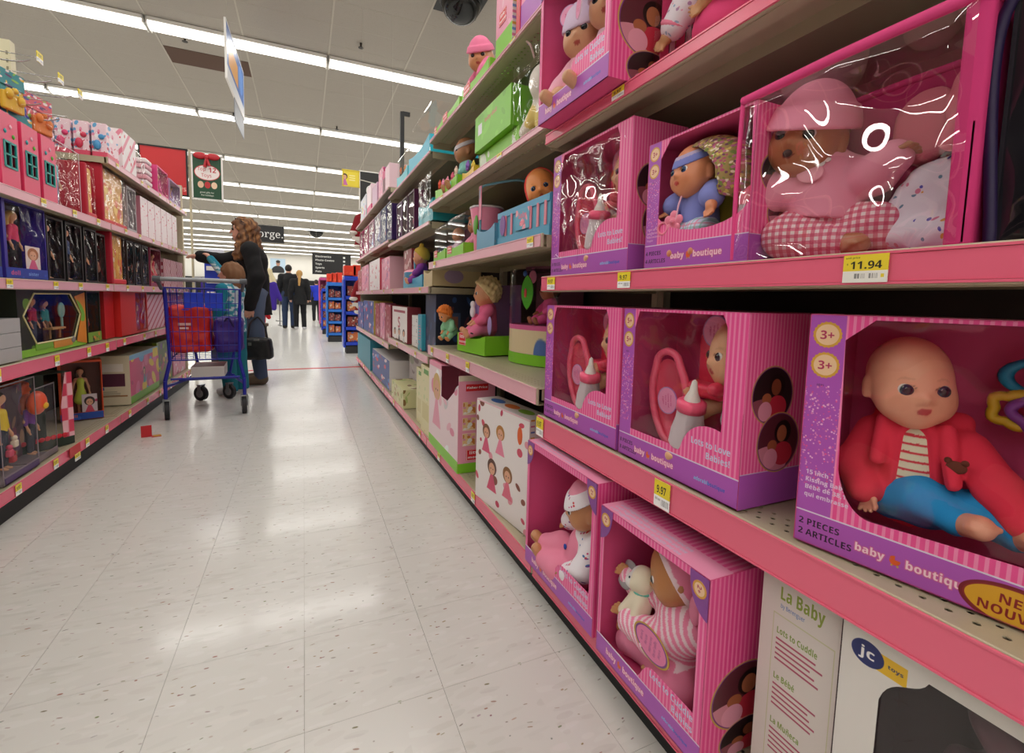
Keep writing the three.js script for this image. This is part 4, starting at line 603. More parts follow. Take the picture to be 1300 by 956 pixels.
// white closed cartons on the deck under the red jacket doll
{
  const la = printed(512, 1024, (g, w, h) => { g.fillStyle = '#ddd6cf'; g.fillRect(0, 0, w, h); g.fillStyle = '#8da23a'; g.font = 'bold 76px sans-serif'; g.fillText('La Baby', 120, 150); g.fillStyle = '#3f6fb8'; g.font = '26px sans-serif'; g.fillText('by Berenguer', 130, 186); g.strokeStyle = '#c9c9a0'; g.lineWidth = 5; g.strokeRect(90, 220, 380, 780); for (let s = 0; s < 4; s++) { g.fillStyle = '#7d9a3e'; g.font = 'bold 38px sans-serif'; g.fillText(['Lots to Cuddle', 'Le Bébé', 'La Muñeca', 'Puppe'][s], 115, 300 + s * 200); g.fillStyle = '#b0506a'; for (let i = 0; i < 5; i++) g.fillRect(115, 320 + s * 200 + i * 22, rr(220, 330), 8); } });
  const wh = mat(0xd9d4cd, 0.6), t = thing('text_carton', 'white carton printed with columns of green and pink text, under the near shelf', 'carton', [0.8, 0.119, -0.445], -PI / 2);
  part(t, 'carton', B(0.13, 0.4, 0.2, 0, 0.2, 0), [wh, wh, wh, wh, la, wh]); part(t, 'lid_flap', B(0.128, 0.002, 0.05, 0, 0.401, 0.07), wh);
  const jcP = printed(512, 768, (g, w, h) => { g.fillStyle = '#e6e2dc'; g.fillRect(0, 0, w, h); g.fillStyle = '#eec02c'; g.fillRect(62, 44, 72, 50); g.fillStyle = '#26306e'; g.beginPath(); g.arc(56, 66, 34, 0, 7); g.fill(); g.fillStyle = '#fff'; g.font = 'bold 40px sans-serif'; g.fillText('jc', 40, 79); g.fillStyle = '#26306e'; g.font = 'bold 15px sans-serif'; g.fillText('toys', 97, 72); });
  const t2 = windowBox('logo_doll_box', 'white doll box with a round blue logo, beside the text carton', 'doll box', { w: 0.3, h: 0.385, d: 0.16, at: [0.765, 0.119, -0.225], front: jcP, side: wh, top: wh, inner: mat(0x4a3038, 0.7), film: 0.0008, hole: () => { const p = new THREE.Path(); p.moveTo(0.05, 0.04); p.lineTo(0.05, 0.3); p.bezierCurveTo(0.06, 0.345, 0.09, 0.335, 0.1, 0.362); p.lineTo(0.285, 0.362); p.lineTo(0.285, 0.04); p.closePath(); return p; } });
  part(t2, 'folded_dress', skin((x, y, z) => blend(0.03, ellipsoid([0.02, 0.2, 0], [0.08, 0.09, 0.04]), ellipsoid([0.03, 0.32, 0], [0.07, 0.035, 0.045]))(x, y, z) + 0.006 * Math.sin(x * 90 + y * 40), [-0.12, 0.08, -0.07], [0.14, 0.38, 0.07], 0.005), cloth(0x5e3a44));
}

// ---------------------------------------------------------------- fashion dolls in window boxes
const FASH = (() => {
  const f = blend(0.008, ellipsoid([0, 0.262, 0.002], [0.0165, 0.021, 0.018]), capsule([0, 0.225, 0], [0, 0.25, 0], 0.006, 0.0065), capsule([0, 0.205, 0], [0, 0.165, 0], 0.017, 0.0115), capsule([-0.018, 0.214, 0], [0.018, 0.214, 0], 0.0085, 0.0085), capsule([0, 0.165, 0], [0, 0.14, 0], 0.0115, 0.0185), [-1, 1].map((s) => [capsule([s * 0.024, 0.212, 0], [s * 0.036, 0.165, -0.002], 0.0072, 0.006), capsule([s * 0.036, 0.165, -0.002], [s * 0.04, 0.125, 0.012], 0.006, 0.0048), capsule([s * 0.04, 0.125, 0.012], [s * 0.04, 0.105, 0.018], 0.005, 0.004), capsule([s * 0.01, 0.14, 0], [s * 0.012, 0.075, 0.002], 0.0125, 0.009), capsule([s * 0.012, 0.075, 0.002], [s * 0.012, 0.015, -0.002], 0.009, 0.006), capsule([s * 0.012, 0.01, -0.002], [s * 0.013, 0.005, 0.018], 0.006, 0.005)]));
  const b = [[-0.06, -0.005, -0.03], [0.06, 0.295, 0.04]];
  return {
    body: skin(f, ...b, 0.0042),
    hair: skin(blend(0.008, (x, y, z) => Math.max(ellipsoid([0, 0.266, -0.003], [0.021, 0.024, 0.021])(x, y, z), (z - 0.01) - (y - 0.27) * 0.7), capsule([-0.014, 0.26, -0.012], [-0.02, 0.205, -0.01], 0.01, 0.008), capsule([0.014, 0.26, -0.012], [0.02, 0.205, -0.01], 0.01, 0.008), capsule([0, 0.26, -0.015], [0, 0.2, -0.018], 0.012, 0.01)), [-0.05, 0.17, -0.05], [0.05, 0.31, 0.04], 0.0042),
    dress: skin(blend(0.006, capsule([0, 0.206, 0], [0, 0.165, 0], 0.0195, 0.014), capsule([0, 0.165, 0], [0, 0.09, 0.002], 0.015, 0.034)), [-0.05, 0.05, -0.05], [0.05, 0.24, 0.05], 0.0042),
    shirt: skin(blend(0.006, capsule([0, 0.208, 0], [0, 0.145, 0], 0.0205, 0.019), [-1, 1].map((s) => capsule([s * 0.024, 0.212, 0], [s * 0.037, 0.15, 0.002], 0.0098, 0.008))), [-0.06, 0.11, -0.04], [0.06, 0.24, 0.04], 0.0042),
    jeans: skin(blend(0.006, ellipsoid([0, 0.142, 0], [0.024, 0.02, 0.019]), [-1, 1].map((s) => [capsule([s * 0.01, 0.14, 0], [s * 0.012, 0.075, 0.002], 0.0148, 0.0118), capsule([s * 0.012, 0.075, 0.002], [s * 0.012, 0.02, 0], 0.0118, 0.0105)])), [-0.05, -0.005, -0.04], [0.05, 0.18, 0.04], 0.0042),
  };
})();
function fashionDoll(parent, o) {
  const b = part(parent, 'doll', FASH.body, mat(o.skin ?? 0xd9a07c, 0.45), o.label); b.position.set(...o.p); b.scale.setScalar(o.s ?? 1); b.rotation.y = o.ry ?? 0;
  part(b, 'hair', FASH.hair, mat(o.hair ?? 0xc9a05a, 0.6));
  if (o.dress !== undefined) part(b, 'dress', FASH.dress, cloth(o.dress)); else { part(b, 'shirt', FASH.shirt, cloth(o.shirt ?? 0x3a4a6a)); part(b, 'trousers', FASH.jeans, cloth(o.jeans ?? 0x2a3040)); }
  return b;
}
// framed window box: frame colour, dark inside, clear film, base strip, doll
function fashion(name, label, side, xf, y, z0, z1, h, d, o = {}) {
  const w = Math.abs(z1 - z0) - 0.006, sg = side > 0 ? 1 : -1, t = thing(name, label, o.cat ?? 'doll box', [xf + sg * d / 2, y + 0.003, (z0 + z1) / 2], (side > 0 ? -PI / 2 : PI / 2) + (o.turn ?? 0), o.group), fm = mat(o.frame, 0.4), fw = o.fw ?? 0.012, ft = Math.min(fw, 0.02);
  if (o.clear) { part(t, 'carton', M(B(w, h, 0.002, 0, h / 2, -d / 2), B(w, 0.003, d, 0, 0.0015, 0)), fm); part(t, 'clear_sides', M(B(0.0006, h - 0.004, d - 0.006, -w / 2, h / 2, 0), B(0.0006, h - 0.004, d - 0.006, w / 2, h / 2, 0)), WINDOW); }
  else part(t, 'carton', M(B(w, h, 0.002, 0, h / 2, -d / 2), B(0.002, h, d, -w / 2, h / 2, 0), B(0.002, h, d, w / 2, h / 2, 0), B(w, 0.002, d, 0, h, 0), B(w, 0.003, d, 0, 0.0015, 0)), fm);
  part(t, 'backing_card', B(w - 0.006, h - 0.006, 0.001, 0, h / 2, -d / 2 + 0.003), typeof o.inner === 'object' ? o.inner : mat(o.inner ?? 0x1c1a20, 0.6));
  const s = poly([[-w / 2, 0], [w / 2, 0], [w / 2, h], [-w / 2, h]]), bh = o.base ?? 0.03; s.holes.push(pathOf([[-w / 2 + fw, bh], [-w / 2 + fw, h - ft], [w / 2 - (o.fr ?? fw), h - ft], [w / 2 - (o.fr ?? fw), bh]]));
  part(t, 'front_frame', extrude(s, 0.0015).translate(0, 0, d / 2 - 0.0015), fm);
  if (o.strip) part(t, 'name_strip', B(w - 0.002, bh * 0.92, 0.001, 0, bh / 2, d / 2 + 0.0006), o.strip);
  part(t, 'window', film(w - 0.01, h - bh - 0.008, 0, bh + (h - bh) / 2, d / 2 - 0.004, o.crease ?? 0.0012, 16, rnd() * 9, 22), WINDOW);
  const n = o.n ?? 1; for (let i = 0; i < n; i++) fashionDoll(t, { p: [n > 1 ? (i - (n - 1) / 2) * w / (n + 0.3) : (o.dx ?? 0), bh * 0.6, 0], s: (h - bh) / 0.315, skin: o.skin, hair: o.hairs?.[i] ?? o.hair, dress: o.dress, shirt: o.shirts?.[i] ?? o.shirt, jeans: o.jeans, ry: o.ry ?? 0 });
  if (o.photo) part(t, 'portrait_card', B(w * 0.36, h * 0.3, 0.001, w * 0.18, bh + h * 0.15, d / 2 - 0.006), o.photo);
  return t;
}

// ---------------------------------------------------------------- small dolls and packs for the rest of the shelves
const miniCache = {};
function miniBaby(skinTone) {                            // sitting baby, arms forward; head radius about 0.06
  return miniCache[skinTone] ??= (() => {
    const H = { p: [0, 0.225, 0.008], rot: [0.05, 0, 0] }, hf = placed(HEADF, H.p, H.rot), b = lin(skinTone), lip = lin('#b04a44'), toH = local(H.p, H.rot);
    const aL = [[-0.048, 0.14, 0], [-0.07, 0.1, 0.03], [-0.05, 0.075, 0.07]], aR = [[0.048, 0.14, 0], [0.07, 0.1, 0.03], [0.05, 0.075, 0.07]], lL = [[-0.025, 0.045, 0.01], [-0.05, 0.045, 0.06], [-0.055, 0.02, 0.105]], lR = [[0.025, 0.045, 0.01], [0.05, 0.045, 0.06], [0.055, 0.02, 0.105]];
    const hands = [aL, aR].map((a, i) => { const h = handBones(a[2], [0, -0.3, 1], [0, -1, 0], 0.024, i ? -1 : 1); return near(blend(0.005, h.palm, h.fingers), a[2], 0.045); }), feet = [lL, lR].map((l) => capsule(l[2], [l[2][0], l[2][1] + 0.02, l[2][2] + 0.014], 0.016, 0.014));
    const rest = blend(0.012, capsule([0, 0.05, 0], [0, 0.14, 0], 0.042, 0.036), capsule([0, 0.14, 0], [0, 0.2, 0], 0.024, 0.024), [aL, aR].map((a) => [capsule(a[0], a[1], 0.018, 0.016), capsule(a[1], a[2], 0.016, 0.013)]), [lL, lR].map((a) => [capsule(a[0], a[1], 0.026, 0.021), capsule(a[1], a[2], 0.021, 0.015)]), feet);
    const f = (x, y, z) => smin(smin(hf(x, y, z), rest(x, y, z), 0.012), Math.min(hands[0](x, y, z), hands[1](x, y, z)), 0.005);
    return { H, body: skin(f, [-0.13, -0.02, -0.08], [0.13, 0.32, 0.17], 0.0052, (x, y, z) => { const [a, c, d] = toH(x, y, z); if (d > 0.04 && (a / 0.01) ** 2 + ((c + 0.0325) / 0.0065) ** 2 < 1) return lip; return b; }),
      top: skin(blend(0.014, capsule([0, 0.05, 0], [0, 0.14, 0], 0.05, 0.043), sleeve(aL, 0.006, 0.5), sleeve(aR, 0.006, 0.5)), [-0.12, -0.02, -0.08], [0.12, 0.21, 0.13], 0.006), legs: skin(blend(0.012, ellipsoid([0, 0.045, 0.004], [0.052, 0.038, 0.05]), leggy(lL, 0.004, 0.7), leggy(lR, 0.004, 0.7)), [-0.12, -0.02, -0.08], [0.12, 0.12, 0.16], 0.006) };
  })();
}
const HATG = {}, hatGeo = (k) => HATG[k] ??= (() => {
  const H = { p: [0, 0.225, 0.008], rot: [0.05, 0, 0] }, lo = [-0.11, 0.13, -0.11], hi = [0.11, 0.35, 0.12];
  if (k === 'knit') return skin(capField(H, 0.006, 0.3, 0.005, 0.024), lo, hi, 0.0052);
  if (k === 'band') return skin(placed((x, y, z) => Math.max(SKULL(x, y, z) - 0.004, Math.abs(y - 0.03 + z * 0.4) - 0.012), H.p, H.rot), lo, hi, 0.0045);
  if (k === 'curls') return skin(placed((x, y, z) => Math.max(SKULL(x, y, z) - 0.013 - 0.009 * Math.sin(x * 170 + y * 50) * Math.sin(y * 150 + z * 60) * Math.sin(z * 160), (z - 0.028) * 0.8 - (y - 0.02) * 0.6, -0.05 - y), H.p, H.rot), lo, hi, 0.005);
  return skin(placed((x, y, z) => Math.min(Math.max(SKULL(x, y, z) - 0.008, (z - 0.03) * 0.7 - (y - 0.026) * 0.7, -0.03 - y), capsule([0, 0.07, 0.0], [0, 0.088, -0.01], 0.014, 0.018)(x, y, z)), H.p, H.rot), lo, [0.11, 0.38, 0.12], 0.005);
})();
function mini(parent, o) {                               // part 'doll' with its clothes and hair as sub-parts
  const g = miniBaby(o.skin ?? '#d8946c'), b = part(parent, 'doll', g.body, VC(0.45), o.label), s = o.s ?? 0.8;
  b.position.set(...o.p); b.rotation.set(o.rx ?? 0, o.ry ?? 0, o.rz ?? 0, 'YXZ'); b.scale.setScalar(s);
  part(b, 'top', g.top, cloth(o.top ?? 0xf08fb0)); part(b, 'trousers', g.legs, cloth(o.legs ?? o.top ?? 0xf08fb0));
  if (o.hat) part(b, o.hat === 'knit' ? 'hat' : o.hat === 'band' ? 'headband' : 'hair', hatGeo(o.hat), cloth(o.hatc ?? 0xf08fb0));
  for (const q of [-1, 1]) part(b, 'eye', eyeball(o.iris ?? '#1c2f4a'), VC(0.1)).position.copy(V3([q * 0.021, -0.003, 0.0478]).applyEuler(new THREE.Euler(0.05, 0, 0)).add(V3([0, 0.225, 0.008])));
  return b;
}
// flat print made of blocks, blobs and short words
const arts = {};
function art(w, h, pal, o = {}) {
  return arts[JSON.stringify([w, h, pal, o])] ??= printed(w, h, (g) => {
    g.fillStyle = pal[0]; g.fillRect(0, 0, w, h);
    if (o.grid) { g.fillStyle = o.grid; for (let i = 0; i < w; i += 16) for (let j = 0; j < h; j += 16) if ((i + j) / 16 % 2) g.fillRect(i, j, 16, 16); }
    if (o.diag) { g.fillStyle = o.diag; for (let i = -h; i < w; i += 60) { g.beginPath(); g.moveTo(i, h); g.lineTo(i + 18, h); g.lineTo(i + 18 + h, 0); g.lineTo(i + h, 0); g.fill(); } }
    for (let i = 0; i < (o.n ?? 18); i++) { g.fillStyle = pal[1 + i % (pal.length - 1)]; g.beginPath(); g.ellipse(rnd() * w, rnd() * h * (o.top ?? 1), rr(0.02, o.max ?? 0.12) * w, rr(0.02, o.max ?? 0.12) * w, rnd() * 3, 0, 7); g.fill(); }
    (o.bands ?? []).forEach(([y, hh, c]) => { g.fillStyle = c; g.fillRect(0, y * h, w, hh * h); });
    (o.rects ?? []).forEach(([x, y, ww, hh, c]) => { g.fillStyle = c; g.fillRect(x * w, y * h, ww * w, hh * h); });
    (o.dolls ?? []).forEach(([x, y, s, hair, dress]) => { g.fillStyle = hair; g.beginPath(); g.ellipse(x * w, y * h - s * w * 0.12, s * w * 0.5, s * w * 0.55, 0, 0, 7); g.fill(); g.fillStyle = dress; g.beginPath(); g.moveTo(x * w - s * w * 0.55, y * h + s * w * 1.5); g.lineTo(x * w + s * w * 0.55, y * h + s * w * 1.5); g.lineTo(x * w, y * h); g.fill(); g.fillStyle = '#e2a988'; g.beginPath(); g.ellipse(x * w, y * h, s * w * 0.33, s * w * 0.4, 0, 0, 7); g.fill(); g.fillStyle = '#402a24'; for (const q of [-1, 1]) { g.beginPath(); g.arc(x * w + q * s * w * 0.13, y * h, s * w * 0.045, 0, 7); g.fill(); } });
    (o.text ?? []).forEach(([s, x, y, px, c, bold]) => { g.fillStyle = c; g.font = `${bold === 0 ? '' : 'bold '}${px}px sans-serif`; g.fillText(s, x * w, y * h); });
    (o.lines ?? []).forEach(([x, y, ww, n, st, c]) => { g.fillStyle = c; for (let i = 0; i < n; i++) g.fillRect(x * w, y * h + i * st, ww * w * rr(0.7, 1), st * 0.35); });
  }, o.rough ?? 0.4);
}
// closed carton with printed faces: front, near side, top; its place is given along the run
function carton(name, label, side, xf, y, z0, z1, h, d, f, s, t, o = {}) {
  const w = Math.abs(z1 - z0), sg = side > 0 ? 1 : -1, m = typeof f === 'number' ? mat(f, 0.45) : f, ms = s === undefined ? m : typeof s === 'number' ? mat(s, 0.45) : s, mt = t === undefined ? ms : typeof t === 'number' ? mat(t, 0.45) : t;
  return one(name, label, o.cat ?? 'carton', RB(w - 0.004, h, d, 0.0012, 0, h / 2, 0, 1), m === ms && ms === mt ? m : [ms, ms, mt, ms, m, ms], [xf + sg * d / 2, y + 0.003, (z0 + z1) / 2], (side > 0 ? -PI / 2 : PI / 2) + (o.turn ?? 0), o.group);
}
// open tray pack: curved tray, backing card, logo plate, sitting doll, optional clear hood
function tray(name, label, side, xf, y, z0, z1, h, d, o = {}) {
  const w = Math.abs(z1 - z0) - 0.006, sg = side > 0 ? 1 : -1, t = thing(name, label, o.cat ?? 'doll pack', [xf + sg * d / 2, y + 0.003, (z0 + z1) / 2], (side > 0 ? -PI / 2 : PI / 2) + (o.turn ?? 0), o.group), th = o.th ?? 0.07, tr = o.tray ?? 0x86cf2e;
  const s = new THREE.Shape(); s.moveTo(-w / 2, 0); s.lineTo(w / 2, 0); s.lineTo(w / 2, th * 1.1); s.bezierCurveTo(w * 0.2, th * 0.75, -w * 0.2, th * 0.75, -w / 2, th * 1.1); s.closePath();
  part(t, 'tray', M(extrude(s, 0.003, { curveSegments: 6 }).translate(0, 0, d / 2 - 0.003), B(0.002, th * 1.1, d - 0.01, w / 2 - 0.001, th * 0.55, 0), B(0.002, th * 1.1, d - 0.01, -w / 2 + 0.001, th * 0.55, 0), B(w, 0.003, d - 0.006, 0, 0.0015, 0)), mat(tr, 0.4));
  part(t, 'backing_card', B(w, h, 0.003, 0, h / 2, -d / 2 + 0.002), typeof o.card === 'object' ? o.card : mat(o.card ?? 0xf3b6cc, 0.5));
  if (o.logo !== 0) part(t, 'logo_plate', RB(w * 0.26, th * 0.75, 0.003, 0.001, -w * 0.3, th * 0.75, d / 2 + 0.001, 1), [LOGO, LOGO, LOGO, LOGO, LOGO, LOGO]);
  if (o.doll) mini(t, { p: [0, 0.02, -0.02], s: h * 3.1, ...o.doll });
  (o.flowers ?? []).forEach(([x, yy, c]) => part(t, 'flower', M(...[0, 1, 2, 3, 4].map((i) => ball(0.012, 0.012, 0.005, x + 0.014 * Math.cos(i * 1.257), yy + 0.014 * Math.sin(i * 1.257), d / 2 - 0.012, 8)), ball(0.01, 0.01, 0.008, x, yy, d / 2 - 0.01, 8)), mat(c, 0.6)));
  if (o.hood) part(t, 'clear_hood', shell(w - 0.004, h - th * 0.4, d - 0.012, o.hoodR ?? 0.02).translate(0, th * 0.4, 0), o.hoodR ? CLEAR : WINDOW);
  return t;
}
function shell(w, h, d, r) {                             // thin clear hood, open below, rounded upper front edge
  const s = new THREE.Shape(); s.moveTo(-d / 2, 0); s.lineTo(d / 2, 0); s.lineTo(d / 2, h - r); s.quadraticCurveTo(d / 2, h, d / 2 - r, h); s.lineTo(-d / 2, h);
  const pts = s.getPoints(5), pos = [], idx = [], uv = [];
  pts.forEach((p, i) => { pos.push(-w / 2, p.y, p.x, w / 2, p.y, p.x); uv.push(0, i / pts.length, 1, i / pts.length); if (i && i > 1) { const a = (i - 1) * 2; idx.push(a, a + 1, a + 2, a + 1, a + 3, a + 2); } });
  const g = new THREE.BufferGeometry(); g.setAttribute('position', new THREE.Float32BufferAttribute(pos, 3)); g.setAttribute('uv', new THREE.Float32BufferAttribute(uv, 2)); g.setIndex(idx); g.computeVertexNormals();
  const side = new THREE.ShapeGeometry(s, 5).rotateY(-PI / 2).scale(1, 1, 1);
  return M(g, side.clone().translate(w / 2, 0, 0), side.clone().translate(-w / 2, 0, 0));
}
const LOGO = printed(160, 128, (g, w, h) => { g.fillStyle = '#e3252f'; g.fillRect(0, 0, w, h); g.strokeStyle = '#f7d9da'; g.lineWidth = 5; g.strokeRect(5, 5, w - 10, h - 10); g.fillStyle = '#fff'; g.font = 'bold 46px sans-serif'; g.fillText('little', 24, 56); g.font = 'bold 38px sans-serif'; g.fillText('mommy', 12, 104); });
const FISHER = printed(256, 96, (g, w, h) => { g.fillStyle = '#e3252f'; g.fillRect(0, 0, w, h); g.fillStyle = '#fff'; g.font = 'bold 42px sans-serif'; g.fillText('Fisher·Price', 8, 62); });

// ---------------------------------------------------------------- top shelf of the near bay
{
  const w = 0.33, h = 0.4, d = 0.2, at = right(0.602, 1.414, -1.215, -0.88, d);
  const t = cuddleBox('open pink box on the upper shelf with two dolls in lilac hats', at, w, h, d, 3);
  [[-0.06, 0.245, 0.07, 0x5a2a2a, 0.6], [0.03, 0.215, 0.098, 0xf0dfe6, -0.3]].forEach(([x, y, z, c, r]) => { const m = part(t, 'round_tag', new THREE.CylinderGeometry(0.028, 0.028, 0.0015, 24).rotateX(PI / 2), [mat(c, 0.5), STICK, mat(c, 0.6)], 'round card tag'); m.position.set(x, y, z); m.rotation.y = r; });
  const mk = (x, z, lab, hy, hat) => {
    const aL = [[-0.045, 0.13, 0.01], [-0.07, 0.09, 0.035], [-0.07, 0.06, 0.06], [-0.2, -0.6, 0.7], [0, -1, 0], 1], aR = [[0.045, 0.13, 0.01], [0.062, 0.09, 0.035], [0.05, 0.06, 0.06], [0.2, -0.6, 0.7], [0, -1, 0], -1], H = { p: [0, hy, 0.01], rot: [0.15, 0.6, 0.1] };
    babyDoll(lab, { at: [at[0] - 0.012, 1.425, at[2] + x], skin: '#d7a07a', lip: '#a8473c', head: H, chest: [0, 0.13, 0], arms: [aL, aR], legs: [[[-0.02, 0.05, 0.02], [-0.035, 0.05, 0.06], [-0.035, 0.03, 0.075], [0, 0.5, 1]]], cell: 0.0042, group: 'dolls in lilac hats',
      wear: [['jumper', blend(0.014, capsule([0, 0.05, 0], [0, 0.135, 0], 0.052, 0.043), sleeve(aL, 0.007, 0.8), sleeve(aR, 0.007, 0.8)), cloth(hat ? 0xf2b3c6 : 0xefc5d6)], ['hat', capField(H, 0.005, 0.25, 0, 0.016), cloth(0xd9c3dc)]] });
  };
  mk(-0.065, 0, 'doll in lilac hat, the one by the pink side wall of its open box', 0.2, 1); mk(0.055, 0, 'doll in lilac hat, the one by the striped side of its open box', 0.215, 0);
  const t2 = thing('striped_doll_pack', 'clear pack with white and pink stripes around a doll in a pink pinafore', 'doll pack', [0.79, 1.414, -0.665], -PI / 2), g = mat(0xe24a7e, 0.4), wv = mat(0xe8dfe2, 0.4);
  part(t2, 'stripe_panel', M([-0.08, -0.035, 0.01, 0.055].map((z) => B(0.002, 0.36, 0.022, -0.2, 0.18, z))), g); part(t2, 'side_film', B(0.001, 0.36, 0.17, -0.199, 0.18, 0), FILM); part(t2, 'base', B(0.4, 0.02, 0.17, 0, 0.01, 0), g); part(t2, 'back_card', B(0.4, 0.36, 0.002, 0, 0.18, -0.085), mat(0xd8447c, 0.5)); part(t2, 'white_edge', M([-0.058, -0.012, 0.033].map((z) => B(0.0025, 0.36, 0.012, -0.2, 0.18, z))), wv);
  const aL = [[-0.045, 0.14, 0.01], [-0.085, 0.115, 0.03], [-0.115, 0.065, 0.05], [-0.5, -0.8, 0.3], [0, 0, 1], 1], aR = [[0.05, 0.14, 0.01], [0.055, 0.115, 0.05], [-0.0, 0.075, 0.062], [-0.9, -0.4, 0.2], [0, 0, 1], -1], H = { p: [0, 0.208, 0.01], rot: [0.05, 0.2, 0] };
  const dd = babyDoll('doll in a pink pinafore with printed sleeves and a purple bracelet', { at: [0.772, 1.436, -0.73], skin: '#c99468', lip: '#a8473c', head: H, chest: [0, 0.13, 0], arms: [aL, aR], cell: 0.0042, wear: [['sleeves', blend(0.012, sleeve(aL, 0.01, 0.6), sleeve(aR, 0.008, 0.5)), dots('#eae2ea', ['#b78fb5', '#e5a9c0', '#9fb5d0'], 0.07, 26)], ['pinafore', blend(0.012, capsule([0, 0.04, 0.008], [0, 0.14, 0], 0.058, 0.04), capsule([-0.03, 0.165, 0.03], [0.03, 0.165, 0.03], 0.012, 0.012)), cloth(0xe8487f)]] });
  part(dd, 'cuff', new THREE.TorusGeometry(0.022, 0.007, 8, 20).rotateX(PI / 2).rotateZ(-0.5).translate(-0.103, 0.088, 0.042), cloth(0xf08aa6)); part(dd, 'bracelet', new THREE.TorusGeometry(0.021, 0.006, 8, 20).rotateY(PI / 2).rotateZ(0.3).translate(0.03, 0.096, 0.056), mat(0x6a4fc0, 0.4));
}
// ---------------------------------------------------------------- second bay, top shelf
const STRIP = art(128, 512, ['#f3efe6', '#f0c04a', '#5a9ad0', '#e88aa8', '#9a6ac0'], { n: 0, bands: Array.from({ length: 16 }, (_, i) => [i / 16, 0.03, ['#e9b44a', '#7fa8d8', '#e88aa8', '#b08ad0'][i % 4]]) });
const MOM = art(512, 512, ['#f39bb8', '#f6b4c8'], { n: 4, bands: [[0.74, 0.26, '#86cf2e']] }), SUN = 0x86cf2e;
{
  const t = thing('doll_carton', 'pink carton with green base and red logo on the top shelf', 'carton', [0.66 + 0.09, 1.803, -1.625], -PI / 2);
  part(t, 'carton', RB(0.15, 0.3, 0.18, 0.001, 0, 0.15, 0, 1), [STRIP, MOM, mat(SUN, 0.4), mat(SUN, 0.4), MOM, MOM]); part(t, 'logo_plate', B(0.06, 0.045, 0.002, -0.01, 0.13, 0.091), LOGO);
  const f = art(256, 256, ['#e8559a', '#f28cb8', '#c03f86'], { n: 8, bands: [[0.72, 0.28, '#b04ab8']] });
  const t2 = thing('doll_carton', 'magenta carton with purple base beside the pink green based carton', 'carton', [0.66 + 0.08, 1.803, -1.39], -PI / 2);
  part(t2, 'carton', RB(0.24, 0.3, 0.16, 0.001, 0, 0.15, 0, 1), f); part(t2, 'photo_oval', new THREE.CylinderGeometry(0.04, 0.04, 0.002, 24).rotateX(PI / 2).translate(0, 0.17, 0.081), mat(0xe8d8dc, 0.4)); part(t2, 'red_corner', B(0.03, 0.3, 0.003, -0.106, 0.15, 0.081), mat(0xd8283c, 0.4));
  const p = tray('tray_doll_pack', 'green tray pack with the pink hat doll on the top shelf', 1, 0.665, 1.803, -2.12, -1.78, 0.13, 0.17, { th: 0.055, card: 0x6fa8e0 });
  const aL = [[-0.045, 0.12, 0.01], [-0.07, 0.08, 0.03], [-0.09, 0.05, 0.05], [-0.5, -0.6, 0.5], [0, -1, 0], 1], aR = [[0.045, 0.12, 0.01], [0.06, 0.08, 0.03], [0.06, 0.05, 0.05], [0.2, -0.6, 0.5], [0, -1, 0], -1], H = { p: [0.0, 0.16, 0.025], rot: [0.22, 0.95, 0.05] };
  babyDoll('brown eyed doll in a pink knit hat sitting on the top shelf', { at: [0.735, 1.808, -2.0], skin: '#d89468', iris: '#3a2418', head: H, chest: [0, 0.09, 0.0], hip: [0, 0.045, 0], arms: [aL, aR], cell: 0.0042, wear: [['top', blend(0.014, capsule([0, 0.045, 0], [0, 0.09, 0], 0.052, 0.043), sleeve(aL, 0.006, 0.6), sleeve(aR, 0.006, 0.6)), cloth(0xf07fa8)], ['knit_hat', capField(H, 0.006, 0.28, 0.004, 0.022), cloth(0xf07fa5)]] });
  tray('tray_doll_pack', 'green and pink tray pack behind the pink hat doll pack', 1, 0.665, 1.803, -2.46, -2.16, 0.14, 0.17, { th: 0.05, doll: { hat: 'band', hatc: 0xf0c0d0, s: 0.45 }, card: 0xf4c4d4 });
  tray('tray_doll_pack', 'pink card tray pack at the far end of that top shelf', 1, 0.67, 1.803, -2.64, -2.47, 0.2, 0.16, { th: 0.05, card: 0xf0a4bc, doll: { s: 0.4 } });
}
